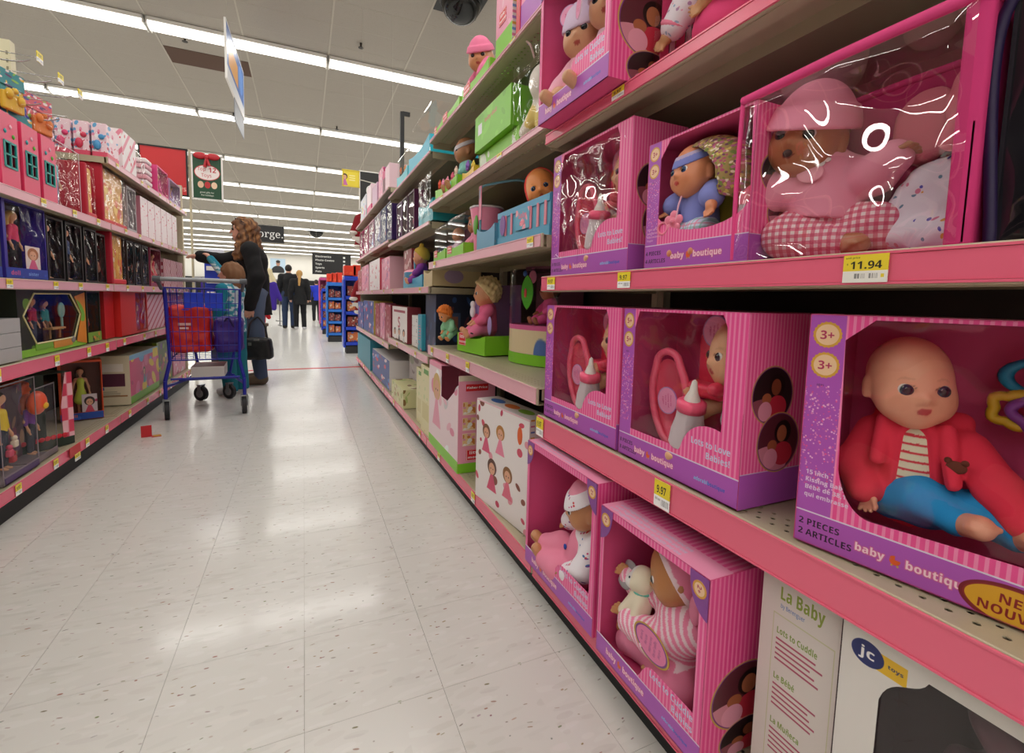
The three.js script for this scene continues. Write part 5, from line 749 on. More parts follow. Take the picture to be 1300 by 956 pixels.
// second bay, upper shelf
{
  const GR = art(512, 256, ['#7ecb2c', '#8bd83a', '#74bd26'], { n: 10, rects: [[0.1, 0.28, 0.12, 0.3, '#efeef5']], text: [['baby doll', 0.3, 0.35, 40, '#e0506a']] });
  carton('doll_carton', 'lime green carton lying on another green carton', 1, 0.685, 1.556, -1.99, -1.6, 0.145, 0.2, GR, 0x74bd26, 0x86d434);
  carton('doll_carton', 'pale lime and white carton under the other green one', 1, 0.71, 1.453, -2.0, -1.58, 0.1, 0.2, art(512, 128, ['#8bd040', '#dfead2', '#a6da6a'], { n: 6, bands: [[0.5, 0.5, '#d9ecc4']] }), 0x7cc430);
  const p1 = tray('flower_tray_pack', 'flowered green tray pack with the dark doll in a white headband', 1, 0.67, 1.453, -2.6, -2.2, 0.2, 0.2, { th: 0.06, card: 0x55524e, flowers: [[-0.15, 0.09, 0xe8502a], [-0.08, 0.08, 0xf08fb0], [0.0, 0.075, 0xf28ea6], [0.09, 0.075, 0xe65a7a], [0.15, 0.09, 0xf6d7c0]], logo: 0 });
  mini(p1, { p: [0.05, 0.01, 0.0], s: 0.95, skin: '#b87e55', hat: 'band', hatc: 0xd8d0d6, top: 0x8fcfc4, ry: -0.1, label: 'dark skinned doll with white headband' });
  const p2 = tray('flower_tray_pack', 'yellow tray pack with the doll in a purple hat', 1, 0.69, 1.453, -2.18, -2.01, 0.2, 0.2, { th: 0.06, tray: 0xf0c23c, card: 0x6a5a58, flowers: [[-0.04, 0.09, 0x8a5ac0], [0.04, 0.07, 0xe6c43a]], logo: 0 });
  mini(p2, { p: [0, 0.03, -0.05], s: 0.9, skin: '#9a6340', hat: 'knit', hatc: 0x7a54a8, top: 0x8a63b8, ry: -0.4 });
  const pl = thing('plush_pack', 'white and yellow plush toy in a clear bag beside the green cartons', 'plush toy', [0.76, 1.453, -1.45], -PI / 2);
  const pf = blend(0.02, ellipsoid([0, 0.2, 0.02], [0.06, 0.06, 0.05]), ellipsoid([0, 0.09, 0], [0.055, 0.085, 0.045]), capsule([-0.04, 0.14, 0.02], [-0.085, 0.06, 0.05], 0.022, 0.02), capsule([0.04, 0.14, 0.02], [0.085, 0.06, 0.05], 0.022, 0.02), capsule([-0.03, 0.26, 0], [-0.045, 0.3, -0.01], 0.018, 0.014), capsule([0.03, 0.26, 0], [0.045, 0.3, -0.01], 0.018, 0.014));
  const cw = lin('#ece6dc'), cy = lin('#e6cf7a');
  part(pl, 'plush', skin(pf, [-0.13, -0.01, -0.08], [0.13, 0.34, 0.1], 0.006, (x, y, z) => noise2(x * 24 + 3, y * 24) > 0.62 ? cy : cw), VC(0.95)); part(pl, 'bag', film(0.2, 0.26, 0, 0.15, 0.09, 0.005, 18, 3, 30), WINDOW); part(pl, 'hanger', tube([[0, 0.27, 0.06], [0.01, 0.3, 0.08], [-0.02, 0.325, 0.08]], 0.004, 12, 6), mat(0xd8b8b4, 0.5));
}
// second bay, eye level shelf
function crib(label, z0, z1, o = {}) {
  const w = z1 - z0, d = 0.2, t = thing('crib_doll_pack', label, 'doll pack', [0.69 + d / 2, 1.133, (z0 + z1) / 2], -PI / 2);
  const BL = mat(0x4fa3c8, 0.4), PK = mat(0xe8889a, 0.4);
  part(t, 'crib', M(B(w, 0.035, 0.004, 0, 0.0175, d / 2), B(w, 0.022, 0.006, 0, 0.116, d / 2), B(w, 0.13, 0.004, 0, 0.065, -d / 2), B(0.004, 0.13, d, -w / 2, 0.065, 0), B(0.004, 0.13, d, w / 2, 0.065, 0), B(w, 0.004, d, 0, 0.002, 0)), BL);
  for (let i = 0; i < 8; i++) { const x = -w / 2 + (i + 0.5) * w / 8; if (Math.abs(x) > 0.075 && i !== 0) part(t, 'bar', B(0.014, 0.075, 0.003, x, 0.072, d / 2 + 0.002), PK); }
  part(t, 'inner_card', B(w - 0.01, 0.075, 0.002, 0, 0.072, d / 2 - 0.002), mat(0x5fa9c6, 0.5));
  part(t, 'nameplate', RB(0.11, 0.07, 0.003, 0.001, 0.02, 0.075, d / 2 + 0.004, 1), NAMEP); part(t, 'oval_label', new THREE.CylinderGeometry(1, 1, 0.002, 20).rotateX(PI / 2).scale(0.025, 0.038, 1).translate(-w * 0.36, 0.075, d / 2 + 0.006), mat(0x7a4a9a, 0.4));
    return t;
}
const NAMEP = art(256, 160, ['#5aa9c8', '#f3a6b4'], { n: 5, max: 0.16, text: [['baby', 0.22, 0.45, 64, '#e8607c'], ['crib', 0.3, 0.8, 58, '#e8607c']] });
{
  crib('blue toy crib holding the orange doll in a red hood', -1.71, -1.29, {});
  { const H = { p: [0.02, 0.178, 0.035], rot: [0.05, 0.95, 0.3] }, a = [[-0.06, 0.1, 0.03], [-0.07, 0.08, 0.05], [-0.03, 0.085, 0.06], [1, 0.1, 0.1], [0, 0, 1], 1]; babyDoll('orange doll in a red hood lying in the blue toy crib', { at: [0.79, 1.138, -1.5], skin: '#ee9550', lip: '#c8502f', iris: '#26456a', head: H, chest: [-0.04, 0.085, 0.0], hip: [-0.12, 0.055, -0.01], arms: [a], cell: 0.0042, wear: [['suit', blend(0.014, capsule([-0.12, 0.055, -0.01], [-0.04, 0.085, 0.0], 0.048, 0.042), sleeve(a, 0.006, 0.6)), cloth(0xe8b83c)], ['hood', placed(cut(grow(SKULL, 0.006), (x, y, z) => -(z - 0.004 - (0.03 - y) * 0.25)), H.p, H.rot), cloth(0xe84f48)]] }); }
  part(scene.children[scene.children.length - 1], 'pillow', RB(0.1, 0.1, 0.05, 0.02, 0.06, 0.17, -0.05), cloth(0x7f9fb0));
  const p = tray('carrier_doll_pack', 'blue tray pack with a tall wire handle beside the toy crib', 1, 0.68, 1.133, -1.93, -1.72, 0.16, 0.2, { th: 0.085, tray: 0x5f9fc0, card: 0x5a7f86, logo: 0, doll: { s: 0.5, skin: '#d9825a', hat: 'knit', hatc: 0xe07a9a } });
  part(p, 'handle', tube([[-0.09, 0.08, 0.09], [-0.085, 0.18, 0.09], [-0.075, 0.265, 0.09], [0.06, 0.275, 0.0], [0.08, 0.27, -0.06]], 0.005, 30, 6), mat(0x78b0c4, 0.3)); part(p, 'handle_card', B(0.03, 0.14, 0.002, -0.08, 0.2, 0.095), mat(0xe58aa2, 0.5));
  const v = thing('striped_cone_pack', 'pink pack with a striped rim and a green oval, like a tall cup', 'doll pack', [0.75, 1.133, -2.0], -PI / 2); part(v, 'cup', lathe([[0.0, 0], [0.05, 0], [0.055, 0.1], [0.07, 0.2], [0.074, 0.2], [0.058, 0.1], [0.053, 0.002]], 24), mat(0xf190ac, 0.4)); part(v, 'rim', new THREE.TorusGeometry(0.072, 0.005, 8, 28).rotateX(PI / 2).translate(0, 0.2, 0), STRIP); part(v, 'green_oval', ball(0.028, 0.045, 0.006, 0.02, 0.125, 0.058), mat(0x58a030, 0.4));
  tray('tray_doll_pack', 'clear hooded green tray pack with purple card beside the striped cup', 1, 0.67, 1.133, -2.36, -2.08, 0.2, 0.18, { th: 0.05, card: 0x7a3f6a, hood: 1, doll: { s: 0.62, skin: '#cf8a66', top: 0xf2a0bc, hat: 'curls', hatc: 0x9a6a3a } });
  tray('tray_doll_pack', 'clear hooded green tray pack with dark red card at the end of that shelf', 1, 0.67, 1.133, -2.62, -2.38, 0.19, 0.18, { th: 0.05, card: 0x6a2f4a, hood: 1, doll: { s: 0.55, skin: '#cf8a66', top: 0xe8d0e0 } });
}
// second bay, lowest raised shelf: hooded case, fairy doll tray, crawling doll
{
  const t = thing('hooded_doll_case', 'tall clear rounded case with a pink doll holding a green leaf', 'doll pack', [0.93, 0.663, -1.8], -PI / 2 + 0.25);
  const w = 0.31, d = 0.22, hh = 0.4, bow = (k, y0, h) => { const s = new THREE.Shape(); s.moveTo(-w / 2 * k, -d / 2); s.lineTo(w / 2 * k, -d / 2); s.lineTo(w / 2 * k, d * 0.2 * k); s.bezierCurveTo(w * 0.35 * k, d / 2 * k, -w * 0.35 * k, d / 2 * k, -w / 2 * k, d * 0.2 * k); s.closePath(); return extrude(s, h, { curveSegments: 12 }).rotateX(PI / 2).translate(0, y0 + h, 0); };
  part(t, 'green_base', bow(1, 0, 0.045), mat(0x7fc82e, 0.4)); part(t, 'photo_band', bow(0.985, 0.046, 0.1), art(512, 128, ['#e9d7ae', '#d8a04a', '#5a78b8', '#f2ead0', '#d86a7a'], { n: 26, max: 0.06 })); part(t, 'pink_floor', bow(0.99, 0.146, 0.02), mat(0xe06aa0, 0.4));
  part(t, 'clear_case', bow(0.995, 0.166, hh - 0.166).scale(1, 1, 1), CLEAR); part(t, 'cap', bow(0.5, hh, 0.012), mat(0x6a3a4a, 0.5)); part(t, 'back_card', B(w - 0.01, hh - 0.17, 0.002, 0, 0.28, -d / 2 + 0.004), mat(0x5a2f44, 0.5)); part(t, 'seal', ball(0.012, 0.012, 0.006, 0, hh - 0.02, d / 2 - 0.02), mat(0x2f5aa0, 0.3));
  mini(t, { p: [0.04, 0.165, -0.02], s: 0.68, skin: '#b06a4a', top: 0xe85a9a, hat: 'curls', hatc: 0x5a3424, ry: -0.4 });
  part(t, 'leaf', extrude((() => { const s = new THREE.Shape(); s.moveTo(0, -0.07); s.bezierCurveTo(0.055, -0.03, 0.045, 0.05, 0, 0.075); s.bezierCurveTo(-0.045, 0.05, -0.055, -0.03, 0, -0.07); return s; })(), 0.003).translate(-0.005, 0.3, 0.07), mat(0x4fb82a, 0.4)); part(t, 'leaf_heart', ball(0.008, 0.02, 0.004, -0.012, 0.3, 0.076), mat(0xe05a50, 0.4));
  for (const [x, y] of [[-0.06, 0.31], [-0.02, 0.37]]) part(t, 'petal', ball(0.022, 0.028, 0.01, x, y, 0.03), mat(0xf08fb5, 0.5));
  const f = tray('fairy_doll_pack', 'green tray pack with a blond doll in a pink dress and purple wings', 1, 0.75, 0.663, -2.36, -2.06, 0.34, 0.2, { th: 0.085, card: 0x6d4a78, turn: 0.15 });
  mini(f, { p: [-0.01, 0.07, 0.0], s: 1.02, skin: '#dc9a72', hat: 'curls', hatc: 0xe6cf9a, top: 0xf06f9a, legs: 0xf07fa6, ry: -0.35, label: 'blond curly haired doll in pink' });
  part(f, 'wing', M(ball(0.03, 0.07, 0.006, -0.09, 0.2, 0.02), ball(0.02, 0.045, 0.006, 0.1, 0.14, 0.05)), mat(0xb29bd8, 0.4)); part(f, 'toy_bear', skin(blend(0.006, ellipsoid([0, 0, 0], [0.022, 0.03, 0.012]), ellipsoid([0, 0.04, 0], [0.019, 0.018, 0.012])), [-0.04, -0.05, -0.03], [0.04, 0.08, 0.03], 0.005).translate(-0.085, 0.2, 0.045), cloth(0xe8e2ea)); part(f, 'dark_shoe', M(ball(0.016, 0.012, 0.026, -0.05, 0.1, 0.09), ball(0.016, 0.012, 0.026, 0.02, 0.1, 0.095)), mat(0x2a2a30, 0.5));
  const c = thing('crawling_doll', 'small orange haired doll in a rainbow shirt lying at the end of the shelf', 'doll', [0.76, 0.668, -2.5], -PI / 2 - 0.2);
  mini(c, { p: [0, 0.06, 0], s: 0.6, skin: '#d9905c', hat: 'curls', hatc: 0xd8742a, top: 0x8fc8a0, rx: 0.45, ry: 0.5 });
}
const PHOTO6 = art(96, 96, ['#f0c890', '#e89aa8', '#f8f2ea', '#d8823a'], { n: 12, max: 0.2 });
// second bay, base deck: pink playset carton, white art carton, yellow cartons
{
  const FR = art(512, 512, ['#f6dfe4', '#f1b9c8', '#ffffff', '#d8d0d4', '#e88aa8'], { n: 16, bands: [[0.88, 0.12, '#86cf2e'], [0, 0.05, '#f3a0b8']], max: 0.09, dolls: [[0.3, 0.3, 0.28, '#d9b36a', '#f0a0b8']] });
  const SD = art(512, 1024, ['#f4a0b8', '#f7b4c6'], { n: 0, bands: [[0.9, 0.1, '#86cf2e'], [0, 0.055, '#e8d8c0']], rects: Array.from({ length: 6 }, (_, i) => [0.12 + (i % 2) * 0.42, 0.27 + (i >> 1) * 0.16, 0.36, 0.13, '#f6e2c8']), text: [] });
  const t = thing('playset_carton', 'large pink playset carton with green base and six small photos on its side', 'carton', [0.645 + 0.09, 0.118, -2.31], -PI / 2), w = 0.54, h = 0.47, d = 0.18;
  const s = poly([[-w / 2, 0], [w / 2, 0], [w / 2, h - 0.06], [w * 0.18, h * 0.66], [-0.02, h * 0.66], [-0.02, h], [-w / 2, h]]), g = extrude(s, 0.002), p = g.attributes.position, uv = g.attributes.uv;
  for (let i = 0; i < p.count; i++) uv.setXY(i, p.getX(i) / w + 0.5, p.getY(i) / h);
  part(t, 'front_panel', g.translate(0, 0, d / 2), FR); const PKM = mat(0xf29ab4, 0.45);
  part(t, 'carton', M(B(w, h, 0.003, 0, h / 2, -d / 2), B(0.003, h, d, -w / 2, h / 2, 0), B(w, 0.003, d, 0, 0.002, 0), B(w * 0.48, 0.003, d, -w * 0.25, h, 0)), PKM); part(t, 'side_panel', B(0.003, h * 0.98, d, w / 2, h * 0.49, 0), [SD, PKM, PKM, PKM, PKM, PKM]);
  part(t, 'brand_plate', RB(0.002, 0.032, 0.11, 0.0008, w / 2 + 0.0025, h * 0.86, 0, 1), FISHER, 'red brand plate'); part(t, 'logo_plate', RB(0.002, 0.055, 0.1, 0.0008, w / 2 + 0.0025, h * 0.18, 0, 1), LOGO);
  for (let i = 0; i < 6; i++) { const q = part(t, 'photo', B(0.0015, 0.055, 0.06, w / 2 + 0.0025, h * (0.66 - (i >> 1) * 0.16), 0.037 - (i % 2) * 0.075), PHOTO6); }
  part(t, 'toy_potty', M(ball(0.05, 0.04, 0.04, 0.05, h * 0.72, 0), ball(0.03, 0.05, 0.03, 0.06, h * 0.8, -0.02)), mat(0xf4f0ee, 0.3));
}
{
  const AF = art(512, 640, ['#f3ecea', '#d8506a', '#8a4a3a', '#e89aa8', '#c43a5a'], { n: 22, max: 0.06, dolls: [[0.22, 0.3, 0.16, '#7a4a2a', '#e05a80'], [0.5, 0.25, 0.16, '#b5782a', '#f08aa8'], [0.35, 0.62, 0.18, '#5a3424', '#d84a72'], [0.65, 0.6, 0.17, '#8a5a2a', '#e8708a']], bands: [[0.0, 0.015, '#e8c0c8']] });
  const AS = art(128, 512, ['#e9e2da'], { n: 0, rects: [[0.62, 0, 0.38, 1, '#46587e'], ...Array.from({ length: 40 }, (_, i) => [(i % 2) * 0.25 + 0.05, i / 40, 0.16, 0.014, ['#e8a23a', '#5a7ac0', '#d86a8a'][i % 3]])] });
  const AT = mat(0xded3d2, 0.45);
  const t = thing('art_doll_carton', 'white carton printed with red haired dolls, leaning beside the open doll box', 'carton', [0.72, 0.118, -1.6], -PI / 2 + 0.12);
  part(t, 'carton', RB(0.4, 0.41, 0.1, 0.001, 0, 0.205, 0, 1), [AS, AS, AT, AT, AF, AF]);
  for (const [x, c] of [[-0.11, 0x3f6fb8], [0.0, 0xe0742c], [0.1, 0x8ab83a]]) part(t, 'top_oval', new THREE.CylinderGeometry(1, 1, 0.001, 20).scale(0.045, 1, 0.022).translate(x, 0.411, 0.0), mat(c, 0.4)); part(t, 'front_oval', new THREE.CylinderGeometry(1, 1, 0.001, 20).rotateX(PI / 2).scale(0.016, 0.032, 1).translate(0.14, 0.34, 0.0508), mat(0xe8662a, 0.4));
  const YL = art(256, 512, ['#e6dfae', '#d6d08a', '#cfd79a', '#efe9c8'], { n: 14, max: 0.08, rects: [[0.3, 0.05, 0.5, 0.07, '#5f9a3a'], [0.15, 0.55, 0.7, 0.25, '#d9cf92']] });
  carton('yellow_carton', 'tall pale yellow carton with a green crest beside the pink playset carton', 1, 0.66, 0.115, -2.86, -2.62, 0.41, 0.16, YL, 0xe2d9a6);
  carton('yellow_carton', 'slim pale yellow carton pushed against the tall crested one', 1, 0.68, 0.115, -3.08, -2.87, 0.36, 0.1, YL, 0xdfd6a0);
  carton('yellow_carton', 'low square pale yellow carton in front of the white and pink carton', 1, 0.655, 0.115, -3.9, -3.4, 0.14, 0.17, art(256, 128, ['#d9d69a', '#a8b85a', '#eae6c2', '#b58a4a'], { n: 20, max: 0.07 }), art(256, 128, ['#dedba6', '#8a6a3a', '#eae6c2', '#b5c87a'], { n: 10, max: 0.1 }));
  carton('doll_carton', 'white carton with pink scrolls standing behind the low yellow one', 1, 0.83, 0.115, -4.05, -3.2, 0.36, 0.24, art(256, 256, ['#e9e2e4', '#b9a8b0', '#cdd3c2', '#f2eef0'], { n: 22, max: 0.14 }), art(256, 256, ['#ddd6d9', '#d7b5c2'], { n: 3, max: 0.08, text: [['Royal', 0.2, 0.36, 40, '#c05a8a'], ['baby', 0.35, 0.82, 34, '#c0386a']] }));
}
// ---------------------------------------------------------------- third bay
{
  const t = tray('clear_hood_pack', 'tall clear hooded pack with a turquoise tray on the top shelf', 1, 0.665, 1.753, -3.3, -2.72, 0.3, 0.3, { th: 0.1, tray: 0x28b8d8, card: 0xb0aeb8, hood: 1, logo: 0, hoodR: 0.03, doll: { s: 0.8, skin: '#d08a60', top: 0xe8885a, hat: 'curls', hatc: 0x8a5a4a } });
  tray('clear_hood_pack', 'smaller hooded pack with orange flowers behind the turquoise one', 1, 0.665, 1.753, -3.75, -3.35, 0.22, 0.3, { th: 0.08, tray: 0x48c0d0, card: 0xe8e2dc, hood: 1, logo: 0, doll: { s: 0.6, top: 0xf0a060 }, flowers: [[-0.1, 0.12, 0xe8702a], [0.06, 0.1, 0xf0a060]] });
  const sg = thing('sign_post', 'slim black sign post rising above the third bay', 'sign post', [0.72, 1.753, -3.84]); part(sg, 'post', B(0.03, 0.62, 0.03, 0, 0.31, 0), mat(0x1c1c1e, 0.5)); part(sg, 'arm', B(0.06, 0.03, 0.02, 0.03, 0.61, 0), mat(0x1c1c1e, 0.5));
  // upper shelf
  tray('toy_figure_pack', 'turquoise edged pack with a brown doll behind creased film', 1, 0.68, 1.373, -3.05, -2.7, 0.26, 0.2, { th: 0.12, tray: 0x2fb0c4, card: 0x4a5a66, logo: 0, doll: { s: 0.75, skin: '#b87848', top: 0x3a9ab0 } });
  part(scene.children[scene.children.length - 1], 'creased_film', film(0.3, 0.24, 0.0, 0.16, 0.105, 0.01, 16, 5, 40), FILM);
  carton('flat_carton', 'flat turquoise carton lying at the front of the third bay', 1, 0.675, 1.373, -2.95, -2.665, 0.065, 0.3, art(256, 64, ['#1f98a4', '#2ab0b8'], { n: 4, max: 0.04, lines: [[0.25, 0.25, 0.6, 4, 11, '#a8d8dc']] }), 0x1f98a4);
  for (const [i, [z0, z1, c1, c2, l]] of [[-3.5, -3.28, '#5a1f4a', '#c03a6a', 'dark purple fashion doll box third from the creased film pack'], [-3.72, -3.52, '#4a1a3a', '#d05a5a', 'dark plum fashion doll box between two purple ones'], [-3.95, -3.74, '#6a2a6a', '#e08a9a', 'dark violet fashion doll box nearest the bay joint']].entries()) fashion('fashion_doll_box', l, 1, 0.7, 1.373, z0, z1, 0.3, 0.09, { frame: new THREE.Color(c1).getHex(), inner: 0x2a1420, dress: new THREE.Color(c2).getHex(), hair: [0x4a2a18, 0x8a5a24, 0x2a1a14][i] });
  // middle shelf
  const bt = tray('bathtub_doll_pack', 'blue tray pack with a blond ponytail doll and a toy bath', 1, 0.67, 0.998, -3.5, -2.9, 0.3, 0.25, { th: 0.07, tray: 0x4aa8cc, card: art(256, 256, ['#4f9cc4', '#6a4a9a', '#5a3f86'], { n: 6, max: 0.3 }), logo: 0 });
  mini(bt, { p: [-0.03, 0.02, 0.05], s: 0.86, skin: '#dd9a74', hat: 'topknot', hatc: 0xd9b84a, top: 0x8a3f9a, ry: -0.3 }); part(bt, 'toy_bath', M(lathe([[0, 0], [0.07, 0.005], [0.09, 0.05], [0.1, 0.09], [0.09, 0.088], [0.08, 0.05], [0, 0.015]], 22).scale(1.1, 1, 0.8)  .translate(-0.19, 0.02, 0.06)), mat(0x5a9abf, 0.35)); part(bt, 'pink_water', ball(0.12, 0.03, 0.08, -0.2, 0.105, 0.06), mat(0xf3a0b4, 0.5)); part(bt, 'shower_arm', tube([[-0.25, 0.1, 0.05], [-0.25, 0.24, 0.05], [0.0, 0.26, 0.05]], 0.007, 20, 6), mat(0x6ab8d8, 0.4));
  tray('tray_doll_pack', 'pale tray pack with an orange lying doll and a mauve oval', 1, 0.675, 0.998, -2.88, -2.665, 0.13, 0.3, { th: 0.09, tray: 0xcdb98e, card: 0x8f7f6a, logo: 0, doll: { s: 0.6, skin: '#e8a070', top: 0xe8b890, hat: 'curls', hatc: 0xd89a5a, rx: -1.2, p: [0, 0.06, 0.02] } });
  part(scene.children[scene.children.length - 1], 'mauve_oval', ball(1, 1, 1, 0, 0, 0).scale(0.002, 0.04, 0.06).translate(0.105, 0.06, 0.02), mat(0xa890b0, 0.5));
  carton('doll_carton', 'red and pink tall carton behind the toy bath pack', 1, 0.74, 0.998, -3.85, -3.55, 0.3, 0.12, art(256, 256, ['#b04a52', '#e8c8c8', '#8a2f3a', '#f0e0dc'], { n: 20, max: 0.1 }));
  // lowest raised shelf
  carton('portrait_carton', 'white carton with a red scroll and three dark haired faces', 1, 0.68, 0.593, -4.02, -3.4, 0.265, 0.1, art(512, 384, ['#f1ebe8'], { n: 0, text: [['S', 0.4, 0.62, 170, '#b5304a']], rects: [[0.12, 0.1, 0.76, 0.07, '#a8304a'], [0.0, 0.97, 1, 0.03, '#7a2a2a']], dolls: [[0.2, 0.78, 0.15, '#2a1814', '#f0f0f0'], [0.5, 0.76, 0.15, '#2a1814', '#303038'], [0.8, 0.76, 0.15, '#2a1814', '#d8d8d8']] }), 0x8a2f3c);
  for (let i = 0; i < 3; i++) carton('small_white_box', ['small white box at the bottom of a stack of three', 'small white box in the middle of a stack of three', 'small white box on top of a stack of three'][i], 1, 0.7, 0.593 + i * 0.072, -3.33, -3.08, 0.07, 0.12, art(128, 64, ['#e8e6e4', '#c8c6c4'], { n: 2, max: 0.04, text: [['2', 0.55, 0.6, 26, '#3a3a3a']] }), 0xd8d5d0, undefined, { group: 'small white boxes' });
  carton('teal_book_box', 'slim teal box with a red dot standing beside the white boxes', 1, 0.68, 0.593, -3.05, -2.94, 0.23, 0.12, art(64, 256, ['#3aa0b8', '#e85a6a'], { n: 3, max: 0.3, lines: [[0.25, 0.3, 0.5, 6, 20, '#e86a7a']] }), 0x3aa0b8);
  carton('dark_doll_carton', 'dark blue carton with small red windows beside the teal box', 1, 0.7, 0.593, -2.92, -2.67, 0.36, 0.3, art(256, 256, ['#2a3558', '#5a4a6a', '#3f5a86'], { n: 10, max: 0.14 }), art(256, 256, ['#1f2438', '#5a2f3a', '#2f4a78'], { n: 8, max: 0.1, rects: [[0.15, 0.3, 0.35, 0.35, '#41506e'], [0.2, 0.36, 0.25, 0.22, '#8a5a4a']] }));
}

// ---------------------------------------------------------------- right run, fourth and fifth bays
const HEARTS = art(256, 256, ['#f2e6e8', '#d8405a', '#e88aa0', '#f7f0f0'], { n: 26, max: 0.05 }), PINKW = art(256, 256, ['#e890ae', '#f6e6ea', '#c03a6a', '#f3c3d2', '#b05a9a'], { n: 26, max: 0.09 }), BLUEP = art(256, 256, ['#2a4a9a', '#d83a5a', '#5a8ad0', '#e8d0d8', '#7a2f6a'], { n: 24, max: 0.1 }), REDP = art(256, 256, ['#a82a44', '#e0a0a8', '#d86a7a', '#f0dede'], { n: 22, max: 0.09 }), PURPP = art(256, 256, ['#4a2a66', '#c04a7a', '#7a4aa0', '#e0a0b8'], { n: 22, max: 0.1 });
{
  const rows = [
    ['doll_carton', 'white and pink carton with hearts at the start of the fourth bay', 0.67, 0.998, -4.55, -4.1, 0.28, 0.2, PINKW, 0xe7b3c2],
    ['doll_carton', 'white carton with scattered red hearts on the middle shelf', 0.66, 0.998, -5.35, -4.6, 0.3, 0.2, HEARTS, 0xd8405a],
    ['doll_carton', 'pale carton with pink dolls at the end of the middle shelf', 0.66, 0.998, -6.1, -5.45, 0.29, 0.2, PINKW, 0xe6c6ce],
    ['doll_carton', 'rose carton closing the middle shelf by the end post', 0.67, 0.998, -6.65, -6.15, 0.27, 0.2, REDP, 0xc86a7a],
    ['doll_carton', 'slim crimson carton beside the white portrait carton', 0.68, 0.533, -4.4, -4.1, 0.33, 0.1, REDP, 0x8a2a3a],
    ['doll_carton', 'slim rose carton between two crimson doll cartons', 0.68, 0.533, -4.72, -4.42, 0.34, 0.1, PINKW, 0xb05a70],
    ['doll_carton', 'slim dark red carton next to the blue printed one', 0.68, 0.533, -5.05, -4.75, 0.33, 0.1, REDP, 0x7a2034],
    ['doll_carton', 'wide blue and red printed carton on the lowest shelf of the last bays', 0.67, 0.533, -6.0, -5.1, 0.35, 0.2, BLUEP, 0xd8c060],
    ['doll_carton', 'blue and rose carton closing the lowest shelf', 0.67, 0.533, -6.65, -6.05, 0.33, 0.2, BLUEP, 0x3a5a9a],
    ['doll_carton', 'white and blue carton on the base deck beside the scroll carton', 0.67, 0.118, -5.2, -4.1, 0.26, 0.25, BLUEP, 0xe4e0e2],
    ['doll_carton', 'teal carton on the base deck of the last bay', 0.66, 0.118, -6.6, -5.3, 0.33, 0.25, 0x2f8aa0, 0x2f8aa0],
  ];
  for (const [n, l, xf, y, z0, z1, h, d, f, s] of rows) carton(n, l, 1, xf, y, z0, z1, h, d, f, s);
  [['violet fashion doll box beside the bay joint on the upper shelf', -4.4, -4.12, 0x3a2060, 0xb04aa0, 0x2a1a14], ['navy fashion doll box with a red clad doll', -4.75, -4.43, 0x2a2f7a, 0xc03050, 0x8a5a24], ['silvery fashion doll box behind creased film', -5.2, -4.8, 0xc8b8c8, 0x3a50b0, 0xc9a05a], ['pink framed fashion doll box with a blue clad doll', -5.7, -5.25, 0xe0a0b8, 0x2f5ac0, 0x5a3420], ['rose fashion doll box near the end post', -6.2, -5.75, 0xd8608a, 0xf0c0d0, 0xc9a05a], ['cerise fashion doll box at the end post', -6.62, -6.25, 0xc8387a, 0xf0a0c0, 0x3a2418]].forEach(([l, z0, z1, c, dr, hr], i) => fashion('fashion_doll_box', l, 1, 0.69, 1.423, z0, z1, 0.33, 0.1, { frame: c, inner: 0x4a3048, dress: dr, hair: hr, crease: 0.004, n: i > 1 ? 2 : 1 }));
  [['pale pink upright carton leading the top shelf of the fourth bay', -4.35, -4.12, 0.2, 0xf3cfdb], ['white and magenta upright carton on the top shelf', -4.75, -4.5, 0.26, PINKW], ['dark red low carton between pink ones on the top shelf', -4.5, -4.36, 0.13, 0x7a2440], ['lilac upright carton on the top shelf', -5.2, -4.85, 0.2, 0xd8b0cc], ['rose tipped tall carton on the top shelf', -5.65, -5.3, 0.28, art(128, 256, ['#f3dbe4', '#e23a7a'], { n: 0, bands: [[0.75, 0.25, '#e8407f']] })], ['grey clear pack on the top shelf near the end post', -6.3, -5.75, 0.26, art(128, 128, ['#c9ccd6', '#d86a9a', '#5a7ab0', '#e8d86a'], { n: 16, max: 0.12 })]].forEach(([l, z0, z1, h, m]) => carton('doll_carton', l, 1, 0.67, 1.853, z0, z1, h, 0.15, m));
  const ep = thing('end_post', 'cream steel end post of the doll shelving', 'post', [1.0, 0, -6.76]); part(ep, 'post', B(0.06, 2.28, 0.05, 0, 1.14, 0), mat(0xd9d0b6, 0.5)); part(ep, 'foot', B(0.1, 0.04, 0.3, 0, 0.02, 0), mat(0xc9c0a6, 0.5)); part(ep, 'end_panel', B(0.46, 1.95, 0.012, -0.06, 1.0, 0.03), mat(0xcbbfa6, 0.5));
}
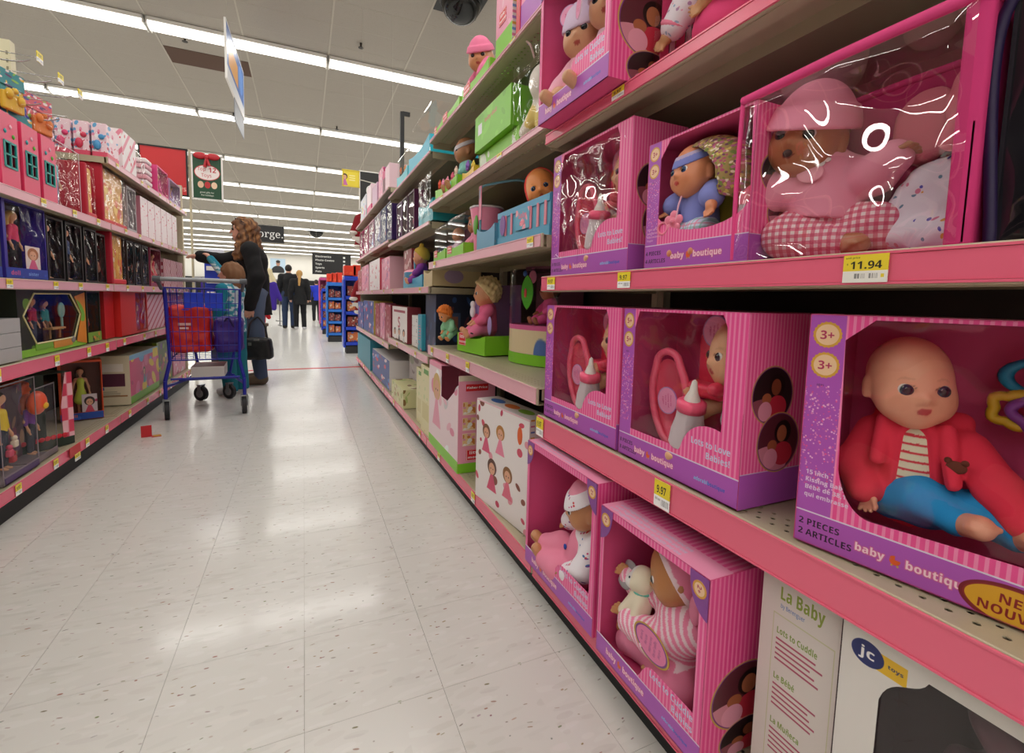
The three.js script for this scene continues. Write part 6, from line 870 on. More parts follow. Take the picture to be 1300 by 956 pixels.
// ---------------------------------------------------------------- left run
const DOORP = art(128, 256, ['#e8406e', '#f06a90'], { n: 4, max: 0.05 }), PWBOX = art(64, 256, ['#f0dfe2', '#d84a66', '#e890a4'], { n: 16, max: 0.12 });
{
  // base deck
  const c1 = fashion('playset_window_box', 'clear fronted pack with a yellow shirted doll and small accessories', -1, -1.09, 0.143, -2.72, -2.44, 0.4, 0.14, { frame: 0x8f8289, inner: art(256, 256, ['#4a3a4a', '#a84a6a', '#c9b8a8', '#6a8a5a', '#d8c24a'], { n: 26, max: 0.1 }), shirt: 0xe0c23c, hair: 0x2a1a14, dx: 0.02, base: 0.035, fw: 0.005, clear: 1 });
  part(c1, 'base_strip', B(0.26, 0.024, 0.002, 0, 0.017, 0.072), mat(0x4a2f66, 0.4)); for (const [x, y, c] of [[0.03, 0.09, 0xd84a6a], [0.07, 0.12, 0xe8d8c0], [0.05, 0.06, 0xc02f3a]]) part(c1, 'accessory', M(RB(0.03, 0.03, 0.02, 0.006, x, y, 0.02), ball(0.012, 0.012, 0.012, x, y + 0.025, 0.02, 8)), mat(c, 0.5));
  const c2 = fashion('playset_window_box', 'clear fronted pack with an orange helmet shape and a purple clad doll', -1, -1.1, 0.143, -2.92, -2.73, 0.34, 0.12, { frame: 0x7a7076, inner: art(256, 256, ['#5a3a4a', '#8a3a5a', '#b58a6a', '#6a4a7a'], { n: 20, max: 0.14 }), shirt: 0x7a4a9a, hair: 0xc0562a, fw: 0.005, clear: 1 });
  part(c2, 'orange_cap', M(ball(0.06, 0.055, 0.03, 0.0, 0.26, 0.03)), mat(0xe8501f, 0.4)); part(c2, 'cap_emblem', ball(0.02, 0.015, 0.01, 0.005, 0.245, 0.058), mat(0xe0b02a, 0.4));
  const sc = thing('ragdoll_box', 'dark green box with a pink gingham edge and an orange haired doll', 'doll box', [-1.25, 0.143, -3.0], PI / 2 - 0.6);
  const GG = art(128, 256, ['#f0b8c2', '#e0506a'], { n: 0, grid: '#d8405e' });
  part(sc, 'carton', M(B(0.3, 0.37, 0.003, 0, 0.185, -0.09), B(0.3, 0.05, 0.003, 0, 0.025, 0.09), B(0.3, 0.003, 0.18, 0, 0.37, 0), B(0.3, 0.004, 0.18, 0, 0.002, 0)), mat(0x2a3a30, 0.6)); part(sc, 'gingham_edge', extrude(poly([[0.1, 0.04], [0.15, 0.04], [0.15, 0.37], [0.12, 0.37], [0.095, 0.2]]), 0.003).translate(0, 0, 0.09), GG); part(sc, 'gingham_side', B(0.003, 0.36, 0.05, 0.15, 0.185, 0.065), GG);
  const sco = []; for (let i = 0; i < 10; i++) sco.push(ball(0.014, 0.012, 0.004, -0.12 + i * 0.025, 0.054, 0.092, 8)); part(sc, 'scalloped_trim', M(sco), mat(0xd8283c, 0.5)); part(sc, 'window', film(0.24, 0.3, -0.02, 0.2, 0.086, 0.003, 12, 2, 20), WINDOW);
  fashionDoll(sc, { p: [-0.03, 0.03, 0], s: 0.98, hair: 0xe0571c, shirt: 0xd8a82a, jeans: 0x1c1a1c, label: 'rag doll in yellow and black' }); part(sc, 'orange_wig', skin((x, y, z) => ellipsoid([-0.03, 0.3, -0.01], [0.06, 0.05, 0.05])(x, y, z) + 0.01 * Math.sin(x * 120) * Math.sin(y * 110) * Math.sin(z * 130), [-0.12, 0.22, -0.1], [0.06, 0.38, 0.07], 0.007), mat(0xe0561a, 0.8));
  const pp = fashion('orange_doll_box', 'orange framed doll box with blue base and a lime skirted doll', -1, -1.2, 0.143, -3.74, -3.54, 0.36, 0.1, { frame: 0xe8541c, inner: 0x6a4038, hair: 0x3a1f16, dress: 0xd0e05a, base: 0.045, strip: art(256, 64, ['#1f4fb0', '#2f62c8'], { n: 3, text: [['doll', 0.15, 0.65, 34, '#e8702a']] }), turn: -1.2, fr: 0.004, photo: art(64, 96, ['#d8c8d0', '#c03a6a'], { n: 2, dolls: [[0.5, 0.45, 0.7, '#2a1814', '#d84a6a']] }) });
  carton('playset_carton', 'large carton with pink castle artwork and a cream printed side', -1, -1.1, 0.143, -4.68, -3.98, 0.34, 0.36, art(512, 256, ['#d8487c', '#6ab0e0', '#e87aa8', '#c03a72', '#f0d04a'], { n: 26, max: 0.1, bands: [[0.84, 0.16, '#78b83a'], [0, 0.1, '#7ab8e0']], rects: [[0.78, 0.02, 0.2, 0.2, '#f0d83a']], dolls: [[0.45, 0.45, 0.08, '#2a1a18', '#2a8a9a']] }), art(512, 384, ['#d9cfb4', '#cabf9f'], { n: 2, max: 0.05, rects: [[0.08, 0.36, 0.84, 0.26, '#5a3044'], [0.05, 0.1, 0.3, 0.12, '#7f86a8'], [0.35, 0.16, 0.55, 0.16, '#ece6dc'], [0.3, 0.63, 0.3, 0.06, '#2f6ab0'], [0.05, 0.8, 0.9, 0.03, '#9a6a3a']], lines: [[0.06, 0.72, 0.8, 4, 12, '#8a8478']] }), 0xcfc5ac, { group: undefined });
  carton('playset_carton', 'green and purple printed carton behind the cart wheels', -1, -1.12, 0.143, -5.2, -4.72, 0.36, 0.3, art(256, 256, ['#5a6a2a', '#b03a5a', '#8aa83a', '#6a3a7a', '#d0b84a'], { n: 26, max: 0.1 }));
  carton('playset_carton', 'rose carton at the end of the base deck behind the child', -1, -1.12, 0.143, -5.72, -5.24, 0.34, 0.3, PINKW);
  // lowest raised shelf
  for (let i = 0; i < 3; i++) carton('small_white_box', ['pale grey box at the bottom of a stack beside the green playset', 'pale grey box in the middle of a stack beside the green playset', 'pale grey box on top of a stack beside the green playset'][i], -1, -1.1, 0.623 + i * 0.06, -2.66, -2.42, 0.058, 0.2, 0xb5b3b4, 0xaeacae, undefined, { group: 'pale grey boxes' });
  const gp = thing('playset_box', 'wide black and green playset box with two dolls behind a hexagonal window', 'doll box', [-1.12 - 0.05, 0.623, -3.03], PI / 2), W = 0.68, Hh = 0.3;
  const HEX = [[-0.2, 0.055], [-0.3, 0.185], [-0.2, 0.284], [0.16, 0.284], [0.27, 0.175], [0.19, 0.055]], GB = art(512, 256, ['#1d2416', '#3a4a1c', '#5f8a24', '#2a3418'], { n: 24, max: 0.07, bands: [[0.88, 0.12, '#8ac83a']] });
  const fs = poly([[-W / 2, 0], [W / 2, 0], [W / 2, Hh], [-W / 2, Hh]]); fs.holes.push(pathOf(HEX.slice().reverse())); const fg = extrude(fs, 0.002), fp = fg.attributes.position, fu = fg.attributes.uv; for (let i = 0; i < fp.count; i++) fu.setXY(i, fp.getX(i) / W + 0.5, fp.getY(i) / Hh);
  part(gp, 'carton', M(B(W, Hh, 0.003, 0, Hh / 2, -0.05), B(0.003, Hh, 0.1, -W / 2, Hh / 2, 0), B(0.003, Hh, 0.1, W / 2, Hh / 2, 0), B(W, 0.003, 0.1, 0, Hh, 0), B(W, 0.003, 0.1, 0, 0.002, 0)), mat(0x20281a, 0.5)); part(gp, 'front_panel', fg.translate(0, 0, 0.048), GB);
  part(gp, 'window_border', M(HEX.map((a, i) => [a, HEX[(i + 1) % 6]]).map(([a, b]) => rod([...a, 0.051], [...b, 0.051], 0.004, 0.004, 6))), mat(0xd9cf9a, 0.4)); part(gp, 'window', B(0.57, 0.24, 0.001, -0.01, 0.168, 0.046), WINDOW); part(gp, 'backing_card', B(W - 0.02, Hh - 0.02, 0.001, 0, Hh / 2, -0.046), art(256, 128, ['#2a2a24', '#4a4a3a', '#1c2420', '#5a4a3a'], { n: 22, max: 0.12 }));
  part(gp, 'orange_panel', extrude(poly([[0.215, 0.03], [0.338, 0.01], [0.338, 0.292], [0.21, 0.27], [0.285, 0.175]]), 0.002).translate(0, 0, 0.0505), art(256, 256, ['#e08a2a', '#d8601f', '#78b83a', '#e8b83a'], { n: 18, max: 0.1 })); part(gp, 'title_strip', B(0.2, 0.034, 0.002, 0.06, 0.035, 0.0515), mat(0xd8903a, 0.5)); part(gp, 'title_strip', B(0.16, 0.03, 0.002, -0.13, 0.04, 0.0515), mat(0x78b03a, 0.5)); part(gp, 'round_seal', ball(0.024, 0.017, 0.003, 0.17, 0.045, 0.053), mat(0x8a8a84, 0.4));
  fashionDoll(gp, { p: [-0.1, 0.035, 0], s: 0.8, hair: 0xa0682a, shirt: 0xb02f48, jeans: 0x4a4f5a }); fashionDoll(gp, { p: [0.02, 0.035, 0], s: 0.76, hair: 0x6a4424, shirt: 0x3a8a8a, jeans: 0x7a5a44 }); part(gp, 'toy_mirror', M(ball(0.035, 0.04, 0.01, 0.14, 0.2, 0.02), rod([0.14, 0.1, 0.02], [0.14, 0.16, 0.02], 0.006)), mat(0x7fb8b0, 0.4)); part(gp, 'toy_table', M(RB(0.14, 0.01, 0.04, 0.003, 0.06, 0.11, 0.02), rod([0.01, 0.06, 0.02], [0.01, 0.11, 0.02], 0.005), rod([0.11, 0.06, 0.02], [0.11, 0.11, 0.02], 0.005)), mat(0xb58a5a, 0.5));
  fashion('slim_doll_box', 'slim black and green doll box beside the wide playset', -1, -1.13, 0.623, -3.62, -3.42, 0.3, 0.1, { frame: 0x2a3420, inner: 0x5a3038, dress: 0x9a3a3a, hair: 0x7a3a24, strip: art(128, 48, ['#7aa83a', '#d8903a', '#2a3420'], { n: 8, max: 0.12 }), base: 0.06 });
  carton('red_box', 'plain slim red box beside the red window box', -1, -1.13, 0.623, -3.84, -3.68, 0.31, 0.2, 0xc8201f, 0xb01a1c);
  fashion('red_window_box', 'broad red box with a window and a white gowned doll', -1, -1.1, 0.623, -4.44, -3.86, 0.31, 0.2, { frame: 0xd0221f, inner: 0xb8b2b4, dress: 0xe8dede, hair: 0xc9a05a, fw: 0.3, fr: 0.02, dx: 0.14, base: 0.02 });
  carton('doll_carton', 'pink and white striped carton behind the cart handle', -1, -1.12, 0.623, -5.0, -4.48, 0.28, 0.2, art(256, 256, ['#e8b8c4', '#d84a6a'], { n: 0, diag: '#c83a5c' }));
  carton('doll_carton', 'rose carton behind the reaching child', -1, -1.12, 0.623, -5.7, -5.05, 0.28, 0.2, REDP);
  // middle shelf
  const BLU = art(256, 48, ['#1f3fa8', '#2a50c0'], { n: 3, max: 0.04, text: [['doll', 0.1, 0.7, 30, '#e05a8a'], ['sister', 0.5, 0.7, 24, '#8ab0f0']] }), PORT = art(64, 96, ['#e8d8d4', '#d84a7a'], { n: 1, dolls: [[0.5, 0.4, 0.75, '#a8602a', '#e05a8a']] });
  fashion('fashion_doll_box', 'blue box with the blond doll in a pink checked shirt', -1, -1.11, 0.968, -2.95, -2.6, 0.335, 0.09, { frame: 0x3a2f9a, inner: 0x2c2a38, shirt: 0xd8486c, jeans: 0x2a2630, hair: 0xd8a860, strip: BLU, base: 0.045, fw: 0.02, fr: 0.006, photo: PORT, crease: 0.006 });
  fashion('fashion_doll_box', 'blue box with a dark clad doll beside the pink checked doll', -1, -1.11, 0.968, -2.58, -2.3, 0.335, 0.09, { frame: 0x2a3a5a, inner: 0x24262a, shirt: 0x2a3438, jeans: 0x26282c, hair: 0x4a3020, strip: BLU, base: 0.045, photo: PORT });
  [['black doll box with a dark suited doll beside the blue box', -3.16, -2.98, 0x1c1a1f, 0x15161a], ['black doll box with a denim shirted doll', -3.38, -3.18, 0x4a5a80, 0x20242e], ['black doll box with a pale creased window', -3.58, -3.4, 0x3a3238, 0x3a2a2a]].forEach(([l, z0, z1, sh, j], i) => fashion('fashion_doll_box', l, -1, -1.12, 0.968, z0, z1, 0.31, 0.08, { frame: 0x18171a, inner: art(128, 256, ['#2e2c30', '#4a484c', '#242226'], { n: 12, max: 0.16 }), shirt: sh, jeans: j, hair: [0x1c1412, 0x3a2418, 0x6a4028][i], crease: 0.006, base: 0.012 }));
  fashion('fashion_doll_box', 'dark box with a bare armed brown doll beside the red bag', -1, -1.13, 0.968, -3.75, -3.6, 0.3, 0.08, { frame: 0x2a1c1a, inner: 0x4a2a22, dress: 0x8a5a44, hair: 0x3a2014, crease: 0.006, base: 0.01 });
  const bag = (name, l, y, z0, z1, h, m) => { const w = z1 - z0, t = thing(name, l, 'bag', [-1.19, y + 0.003, (z0 + z1) / 2], PI / 2); part(t, 'spine', RB(0.03, h, 0.16, 0.008, -w / 2 + 0.015, h / 2, 0), mat(0xb81430, 0.6)); part(t, 'contents', RB(w - 0.05, h - 0.01, 0.12, 0.02, 0.015, h / 2, 0), m); part(t, 'film', film(w - 0.03, h, 0.015, h / 2, 0.07, 0.007, 18, rnd() * 5, 24), WINDOW); part(t, 'base_trim', RB(w - 0.03, 0.035, 0.15, 0.01, 0.015, 0.018, 0.0), mat(0xd82a3a, 0.5)); return t; };
  const YO = art(256, 256, ['#e0a030', '#e86a2a', '#f0c85a', '#d83a3a', '#f3e2c0'], { n: 26, max: 0.1 });
  bag('zip_bag', 'red spined bag of yellow dolls under the larger red bag', 0.968, -4.06, -3.78, 0.33, YO);
  [['dark doll box with a gold star beside the red spined bag', -4.25, -4.1, 0x26221c, 0x2a2418], ['pale film doll box between two dark ones', -4.42, -4.27, 0x5a5458, 0x8a5a5a], ['dark doll box with a blue topped doll', -4.6, -4.44, 0x2f7aa8, 0x1c2434]].forEach(([l, z0, z1, sh, j]) => fashion('fashion_doll_box', l, -1, -1.12, 0.968, z0, z1, 0.31, 0.08, { frame: 0x2a2226, inner: 0x4a3a3c, shirt: sh, jeans: j, hair: 0x4a2a1a, crease: 0.004, base: 0.012 }));
  fashion('fashion_doll_box', 'rose framed box with a red gowned doll above the cart', -1, -1.12, 0.968, -4.95, -4.64, 0.31, 0.08, { frame: 0x9a3050, inner: 0x8a6a74, dress: 0xd8304a, hair: 0x6a3a24, n: 2 });
  for (let i = 0; i < 3; i++) carton('doll_carton', 'red and white checked carton at the end of the middle shelf', -1, -1.12, 0.968, -5.26 - i * 0.24, -5.03 - i * 0.24, 0.25, 0.15, art(128, 128, ['#b04a58', '#e8c8cc'], { n: 0, grid: '#e6c4ca' }), undefined, undefined, { group: 'checked cartons' });
  // upper shelf
  for (let i = 0; i < 3; i++) {
    const z1 = -2.58 - i * 0.165, t = thing('door_doll_box', 'pink box shaped like a house front with a teal window', 'doll box', [-1.14, 1.338, z1 - 0.08], PI / 2, 'pink house front boxes'), w = 0.135, h = 0.3;
    const s = poly([[-w / 2, 0], [w / 2, 0], [w / 2, h], [-w / 2, h]]); s.holes.push(pathOf([[-0.042, 0.085], [-0.042, 0.185], [0.042, 0.185], [0.042, 0.085]]));
    part(t, 'front_panel', extrude(s, 0.003).translate(0, 0, 0.04), DOORP); part(t, 'carton', M(B(w, h, 0.002, 0, h / 2, -0.04), B(0.002, h, 0.08, -w / 2, h / 2, 0), B(0.002, h, 0.08, w / 2, h / 2, 0), B(w, 0.002, 0.08, 0, h, 0)), mat(0xe03a68, 0.45)); part(t, 'window_frame', M(B(0.09, 0.008, 0.006, 0, 0.085, 0.044), B(0.09, 0.008, 0.006, 0, 0.185, 0.044), B(0.008, 0.1, 0.006, -0.043, 0.135, 0.044), B(0.008, 0.1, 0.006, 0.043, 0.135, 0.044), B(0.006, 0.1, 0.006, 0, 0.135, 0.044), B(0.09, 0.006, 0.006, 0, 0.135, 0.044)), mat(0x1f9a94, 0.4)); part(t, 'dark_interior', B(0.1, 0.11, 0.002, 0, 0.135, 0.02), mat(0x3a2a34, 0.7)); for (const [x, y, c] of [[-0.03, 0.225, 0x3aa0a8], [0.03, 0.215, 0x5ab83a], [0.01, 0.25, 0xf0b0c4]]) part(t, 'flower', M(ball(0.01, 0.007, 0.004, x, y, 0.044, 8), ball(0.006, 0.01, 0.004, x, y, 0.044, 8)), mat(c, 0.5));
  }
  fashion('character_bag', 'clear bag with a red haired doll print beside the house front boxes', -1, -1.12, 1.338, -3.4, -3.1, 0.33, 0.12, { frame: 0xcfc4cc, inner: art(256, 256, ['#d8c8d2', '#d8503a', '#7ab0b8', '#e8a0b8', '#8a6ab0'], { n: 24, max: 0.12 }), shirt: 0x7fc0c8, hair: 0xc0401f, crease: 0.003, fw: 0.004, base: 0.01, jeans: 0x8a9ab8, clear: 1 });
  bag('zip_bag', 'slim red spined bag beside the clear character bag', 1.338, -3.6, -3.44, 0.3, YO); bag('zip_bag', 'large red spined bag of yellow dolls on the upper shelf', 1.338, -4.12, -3.68, 0.36, YO);
  fashion('film_doll_pack', 'grey film wrapped doll pack beside the large red spined bag', -1, -1.12, 1.338, -4.35, -4.15, 0.32, 0.1, { frame: 0xa8a0a6, inner: 0x8a8088, dress: 0xc0a8b4, hair: 0x7a5a40, crease: 0.012 });
  for (let i = 0; i < 6; i++) carton('striped_pink_box', 'slim pink and white doll box in the row under the top shelf', -1, -1.11, 1.338, -4.59 - i * 0.185, -4.41 - i * 0.185, 0.3, 0.1, PWBOX, 0xd88a9c, undefined, { group: 'slim pink and white boxes' });
  // top shelf
  for (let i = 0; i < 5; i++) {
    const t = thing('pink_clear_pack', 'clear pack with pink toys standing in the row at the end of the top shelf', 'toy pack', [-1.46 + 0.085 * i, 1.734, -3.8], 0, 'pink clear packs'), m = art(128, 256, ['#f2d4de', '#5aa0d0', '#d83a5a', '#f4f0f2', '#e890ae'], { n: 24, max: 0.16, bands: [[0.85, 0.15, '#e0506e']] });
    part(t, 'card', RB(0.074, 0.2, 0.2, 0.004, 0, 0.1, 0), m); part(t, 'toy', M(ball(0.02, 0.03, 0.012, -0.01, 0.07, 0.102, 10), ball(0.016, 0.016, 0.012, 0.012, 0.12, 0.102, 10)), mat([0xd83a5a, 0x4a9ad0, 0xe8487f][i % 3], 0.4)); part(t, 'bubble', film(0.07, 0.19, 0, 0.1, 0.118, 0.006, 24, i, 12), WINDOW);
  }
  carton('doll_carton', 'white box with pink lattice and hearts on the top shelf', -1, -1.1, 1.733, -4.32, -4.03, 0.27, 0.2, art(128, 128, ['#f3eaec', '#d8405a'], { n: 10, max: 0.05, diag: '#e88aa0' }));
  const dm = thing('domed_pack', 'clear domed pack with a lilac doll wrapped in film', 'doll pack', [-1.2, 1.733, -4.52], PI / 2); part(dm, 'dome', lathe([[0.11, 0], [0.11, 0.16], [0.1, 0.22], [0.07, 0.26], [0, 0.275]], 20).scale(1, 1, 0.8), CLEAR); part(dm, 'base', lathe([[0, 0.001], [0.112, 0.001], [0.112, 0.03], [0, 0.03]], 20).scale(1, 1, 0.8), mat(0xe07aa0, 0.4)); fashionDoll(dm, { p: [0, 0.02, 0], s: 0.75, dress: 0xc9a0d0, hair: 0xc9a05a }); part(dm, 'ribbon', tube([[-0.03, 0.14, 0.088], [0.02, 0.17, 0.09], [0.03, 0.12, 0.09], [-0.01, 0.09, 0.09]], 0.004, 24, 6, true), mat(0xf4f2f4, 0.2));
  const dr = thing('drawer_pack', 'tall white pack of stacked rounded trays with pink edges', 'toy pack', [-1.2, 1.733, -4.75], PI / 2); for (let i = 0; i < 6; i++) part(dr, 'tray', RB(0.15, 0.036, 0.15, 0.012, 0, 0.02 + i * 0.042, 0), mat(i % 2 ? 0xf0e8ea : 0xe8b0bc, 0.4));
  fashion('pink_clear_pack', 'magenta clear pack with two dolls near the end of the top shelf', -1, -1.1, 1.733, -5.2, -4.86, 0.24, 0.1, { frame: 0xe84a90, inner: 0x8a4a9a, dress: 0xe85aa0, hair: 0xd8b060, n: 2, crease: 0.008 }); fashion('pink_clear_pack', 'lilac clear pack closing the top shelf', -1, -1.1, 1.733, -5.65, -5.25, 0.22, 0.1, { frame: 0xc8a0c8, inner: 0x6a5a7a, dress: 0x9a7ac0, hair: 0x8a5a2a, n: 2, crease: 0.008 });
  // hooks with hanging packs above the near left bay
  [[-2.93, 1.9, '#2a8a94', '#e0b53a', 'teal topped hanging pack of small dolls at the hooks'], [-3.06, 1.9, '#d8586a', '#3a4ab0', 'red and blue hanging pack of small dolls'], [-3.19, 1.88, '#3a9a90', '#e8803a', 'teal and orange hanging pack of dolls'], [-3.33, 1.86, '#c03a66', '#e8b0c0', 'pink hanging pack of dolls nearest the white packs'], [-2.98, 1.73, '#2a6a90', '#c9a83a', 'blue lower hanging pack of toy furniture'], [-3.16, 1.72, '#d8a83a', '#2a9ab0', 'yellow and teal lower hanging pack']].forEach(([z, y, a, b, l], i) => {
    const t = thing('hanging_pack', l, 'toy pack', [-1.2 - (i % 2) * 0.05, y - 0.2, z], PI / 2 - 0.25), m = art(128, 128, [[a, b], ['#2a8a94', '#e0b53a'], ['#d8586a', '#3a4ab0']][i % 3 ? i % 3 : 1].concat(['#f0dfe2', '#5a2f6a', '#8ac04a']), { n: 18, max: 0.13 });
    part(t, 'header_card', M(RB(0.17, 0.07, 0.004, 0.0015, 0, 0.165, 0, 1), B(0.16, 0.16, 0.002, 0, 0.07, -0.004)), m); part(t, 'toy', M(RB(0.11, 0.08, 0.02, 0.008, 0, 0.06, 0.012), ball(0.018, 0.024, 0.014, -0.03, 0.09, 0.025, 10), ball(0.018, 0.024, 0.014, 0.03, 0.075, 0.025, 10), ball(0.014, 0.014, 0.012, 0.0, 0.11, 0.025, 10)), mat(new THREE.Color(b).getHex(), 0.5)); part(t, 'bubble', film(0.15, 0.13, 0, 0.07, 0.045, 0.005, 16, i, 18), WINDOW);
  });
  [[-2.9, 1.93], [-3.1, 1.92], [-3.32, 1.93], [-2.98, 1.77], [-3.16, 1.76]].forEach(([z, y], i) => { const t = thing('peg_hook', 'chrome peg hook with a yellow and white price flag', 'hook', [-1.55, y, z], 0, 'peg hooks'); part(t, 'wire', M(tube([[0, 0, 0], [0.3, 0.0, 0], [0.4, 0.005, 0], [0.44, 0.02, 0]], 0.003, 20, 6), tube([[0, 0.03, 0], [0.3, 0.035, 0], [0.47, 0.035, 0]], 0.002, 16, 5)), mat(0xb8b8ba, 0.25, { metalness: 0.9 })); if (i < 3) part(t, 'price_flag', B(0.004, 0.045, 0.05, 0.475, 0.035, 0), TAG); });
  const up = thing('tall_upright', 'tall cream slotted upright rising above the left shelving', 'post', [-1.52, 0, -3.67]); part(up, 'post', B(0.09, 2.3, 0.05, 0, 1.15, 0), mat(0xd6cfae, 0.5)); part(up, 'slots', M(Array.from({ length: 16 }, (_, i) => B(0.008, 0.02, 0.004, 0.03, 1.6 + i * 0.042, 0.026))), mat(0x8a8468, 0.6));
  const e2 = thing('end_post', 'cream end post of the left shelving where the woman stands', 'post', [-1.14, 0, -5.8]); part(e2, 'post', B(0.05, 2.0, 0.05, 0, 1.0, 0), mat(0xd9cfb2, 0.5)); part(e2, 'end_panel', B(0.44, 1.9, 0.012, -0.24, 1.0, 0), mat(0xc9bfa4, 0.5));
  // fallen tag on the floor and a tag hanging from the base rail
  const fl = thing('fallen_tag', 'small red card standing on the floor by the left base deck', 'tag', onFloor(-0.93, -3.62), 0.3); part(fl, 'card', M(B(0.055, 0.075, 0.002, 0, 0.038, 0), B(0.05, 0.002, 0.05, 0.05, 0.001, 0.0)), mat(0xc8202c, 0.4)); part(fl, 'yellow_slip', B(0.04, 0.002, 0.02, 0.055, 0.0032, 0.005), mat(0xc9b43a, 0.5));
  const ht = thing('clearance_tag', 'red card with a white slip hanging from the left base price strip', 'tag', [-1.066, 0.09, -2.99], PI / 2); part(ht, 'card', RB(0.12, 0.05, 0.002, 0.0008, 0, 0.035, 0.004, 1), mat(0xc81c28, 0.4)); part(ht, 'slip', B(0.06, 0.035, 0.002, 0.02, -0.005, 0.006), TAG);
}

// ---------------------------------------------------------------- shopping cart
{
  const t = thing('shopping_cart', 'blue wire shopping cart with a silver push bar', 'shopping cart', [-0.68, 0, -4.13], 0.06), BL = mat(0x161f96, 0.35), GY = mat(0x8d9094, 0.35, { metalness: 0.6 }), DK = mat(0x202126, 0.6);
  const rear = 0.245, fr = 0.19, L = -0.78;              // half widths at the handle end and at the nose, length
  const pt = (u, v, s) => [s * ((rear - 0.02 * (1 - v)) * (1 - u) + (fr - 0.03 * (1 - v)) * u), 0.43 + v * 0.53 + (1 - v) * u * 0.1, u * L + (1 - u) * 0.02 * v];
  for (const s of [-1, 1]) {
    const w = []; for (let i = 0; i <= 16; i++) w.push(rod(pt(i / 16, 0, s), pt(i / 16, 1, s), 0.0022, 0.0022, 5)); for (let j = 0; j <= 5; j++) w.push(rod(pt(0, j / 5, s), pt(1, j / 5, s), j === 5 || j === 0 ? 0.006 : 0.0028, j === 5 || j === 0 ? 0.006 : 0.0028, 6));
    part(t, 'basket_side', M(w), BL);
  }
  const end = (u, nm) => { const w = []; for (let i = 0; i <= 12; i++) { const k = i / 12, a = pt(u, 0, -1), b = pt(u, 0, 1), c = pt(u, 1, -1), d = pt(u, 1, 1), m = (p, q) => p.map((v, n) => v + (q[n] - v) * k); w.push(rod(m(a, b), m(c, d), 0.0022, 0.0022, 5)); } for (let j = 0; j <= 5; j++) w.push(rod(pt(u, j / 5, -1), pt(u, j / 5, 1), j === 5 || j === 0 ? 0.006 : 0.0028, j === 5 || j === 0 ? 0.006 : 0.0028, 6)); part(t, nm, M(w), BL); };
  end(1, 'basket_front'); end(0, 'basket_gate');
  const fl = []; for (let i = 0; i <= 14; i++) fl.push(rod(pt(i / 14, 0, -1), pt(i / 14, 0, 1), 0.0025, 0.0025, 5)); part(t, 'basket_floor', M(fl), BL);
  part(t, 'push_bar', M(rod([-0.25, 1.02, 0.1], [0.25, 1.02, 0.1], 0.016, 0.016, 14)), GY); for (const s of [-1, 1]) part(t, 'bar_end', M(rod([s * 0.24, 1.02, 0.1], [s * 0.285, 1.02, 0.1], 0.021, 0.021, 14), rod([s * 0.265, 1.02, 0.1], [s * 0.25, 0.95, 0.02], 0.012)), mat(0x55585e, 0.5));
  part(t, 'child_seat_flap', M(RB(0.12, 0.12, 0.006, 0.003, -0.075, 0.87, -0.1), RB(0.12, 0.12, 0.006, 0.003, 0.055, 0.87, -0.1), B(0.3, 0.008, 0.008, 0, 0.8, -0.1)), mat(0x1338c8, 0.35), 'bright blue child seat panels');
  for (const s of [-1, 1]) { part(t, 'frame', M(rod([s * 0.235, 0.96, 0.01], [s * 0.22, 0.42, 0.0], 0.011), rod([s * 0.22, 0.42, 0], [s * 0.25, 0.28, 0.02], 0.013), rod([s * 0.25, 0.28, 0.02], [s * 0.25, 0.15, 0.02], 0.013), rod([s * 0.25, 0.24, 0.02], [s * 0.11, 0.22, -0.66], 0.012), rod([s * 0.11, 0.22, -0.66], [s * 0.16, 0.5, -0.7], 0.011)), BL); }
  part(t, 'lower_rack', M(rod([-0.22, 0.29, 0.0], [0.22, 0.29, 0.0], 0.008), rod([-0.2, 0.25, -0.2], [0.2, 0.25, -0.2], 0.006), rod([-0.16, 0.24, -0.45], [0.16, 0.24, -0.45], 0.006), rod([-0.12, 0.23, -0.64], [0.12, 0.23, -0.64], 0.006), [-0.1, -0.03, 0.04, 0.11].map((x) => rod([x, 0.29, 0], [x * 0.8, 0.23, -0.64], 0.003, 0.003, 5))), BL);
  const wheel = (x, z, r, spin) => { const g = part(t, 'caster', M(new THREE.CylinderGeometry(r, r, 0.03, 22).rotateZ(PI / 2)), DK); g.position.set(x, r, z); g.rotation.y = spin; part(g, 'hub', M(new THREE.CylinderGeometry(r * 0.55, r * 0.55, 0.034, 16).rotateZ(PI / 2)), mat(0x8a8a8c, 0.5)); part(g, 'fork', M(B(0.005, r * 1.3, 0.03, 0.022, r * 0.55, 0), B(0.005, r * 1.3, 0.03, -0.022, r * 0.55, 0), B(0.05, 0.008, 0.04, 0, r * 1.2, 0)), GY); };
  wheel(-0.245, 0.02, 0.066, 0.15); wheel(0.245, 0.0, 0.066, 0.1); wheel(-0.105, -0.62, 0.062, 0.9); wheel(0.105, -0.64, 0.062, 0.8);
  // goods inside
  const wob = (f, a = 0.012, s = 22) => (x, y, z) => f(x, y, z) + a * (noise2(x * s + 5, y * s + z * s) - 0.5);
  const R1 = thing('red_bag', 'crumpled red bag with white lettering inside the cart', 'bag', [-0.8, 0.47, -4.34], 0.06);
  part(R1, 'bag', skin(wob((x, y, z) => Math.hypot(Math.max(Math.abs(x) - 0.105, 0), Math.max(Math.abs(y - 0.18) - 0.15, 0), Math.max(Math.abs(z) - 0.09, 0)) - 0.03, 0.02), [-0.18, -0.04, -0.16], [0.18, 0.4, 0.16], 0.012), mat(0xc8201c, 0.45)); part(R1, 'lettering', M(RB(0.08, 0.02, 0.004, 0.002, -0.03, 0.22, 0.122), RB(0.06, 0.016, 0.004, 0.002, -0.035, 0.19, 0.122)), mat(0xe6b8b2, 0.6));
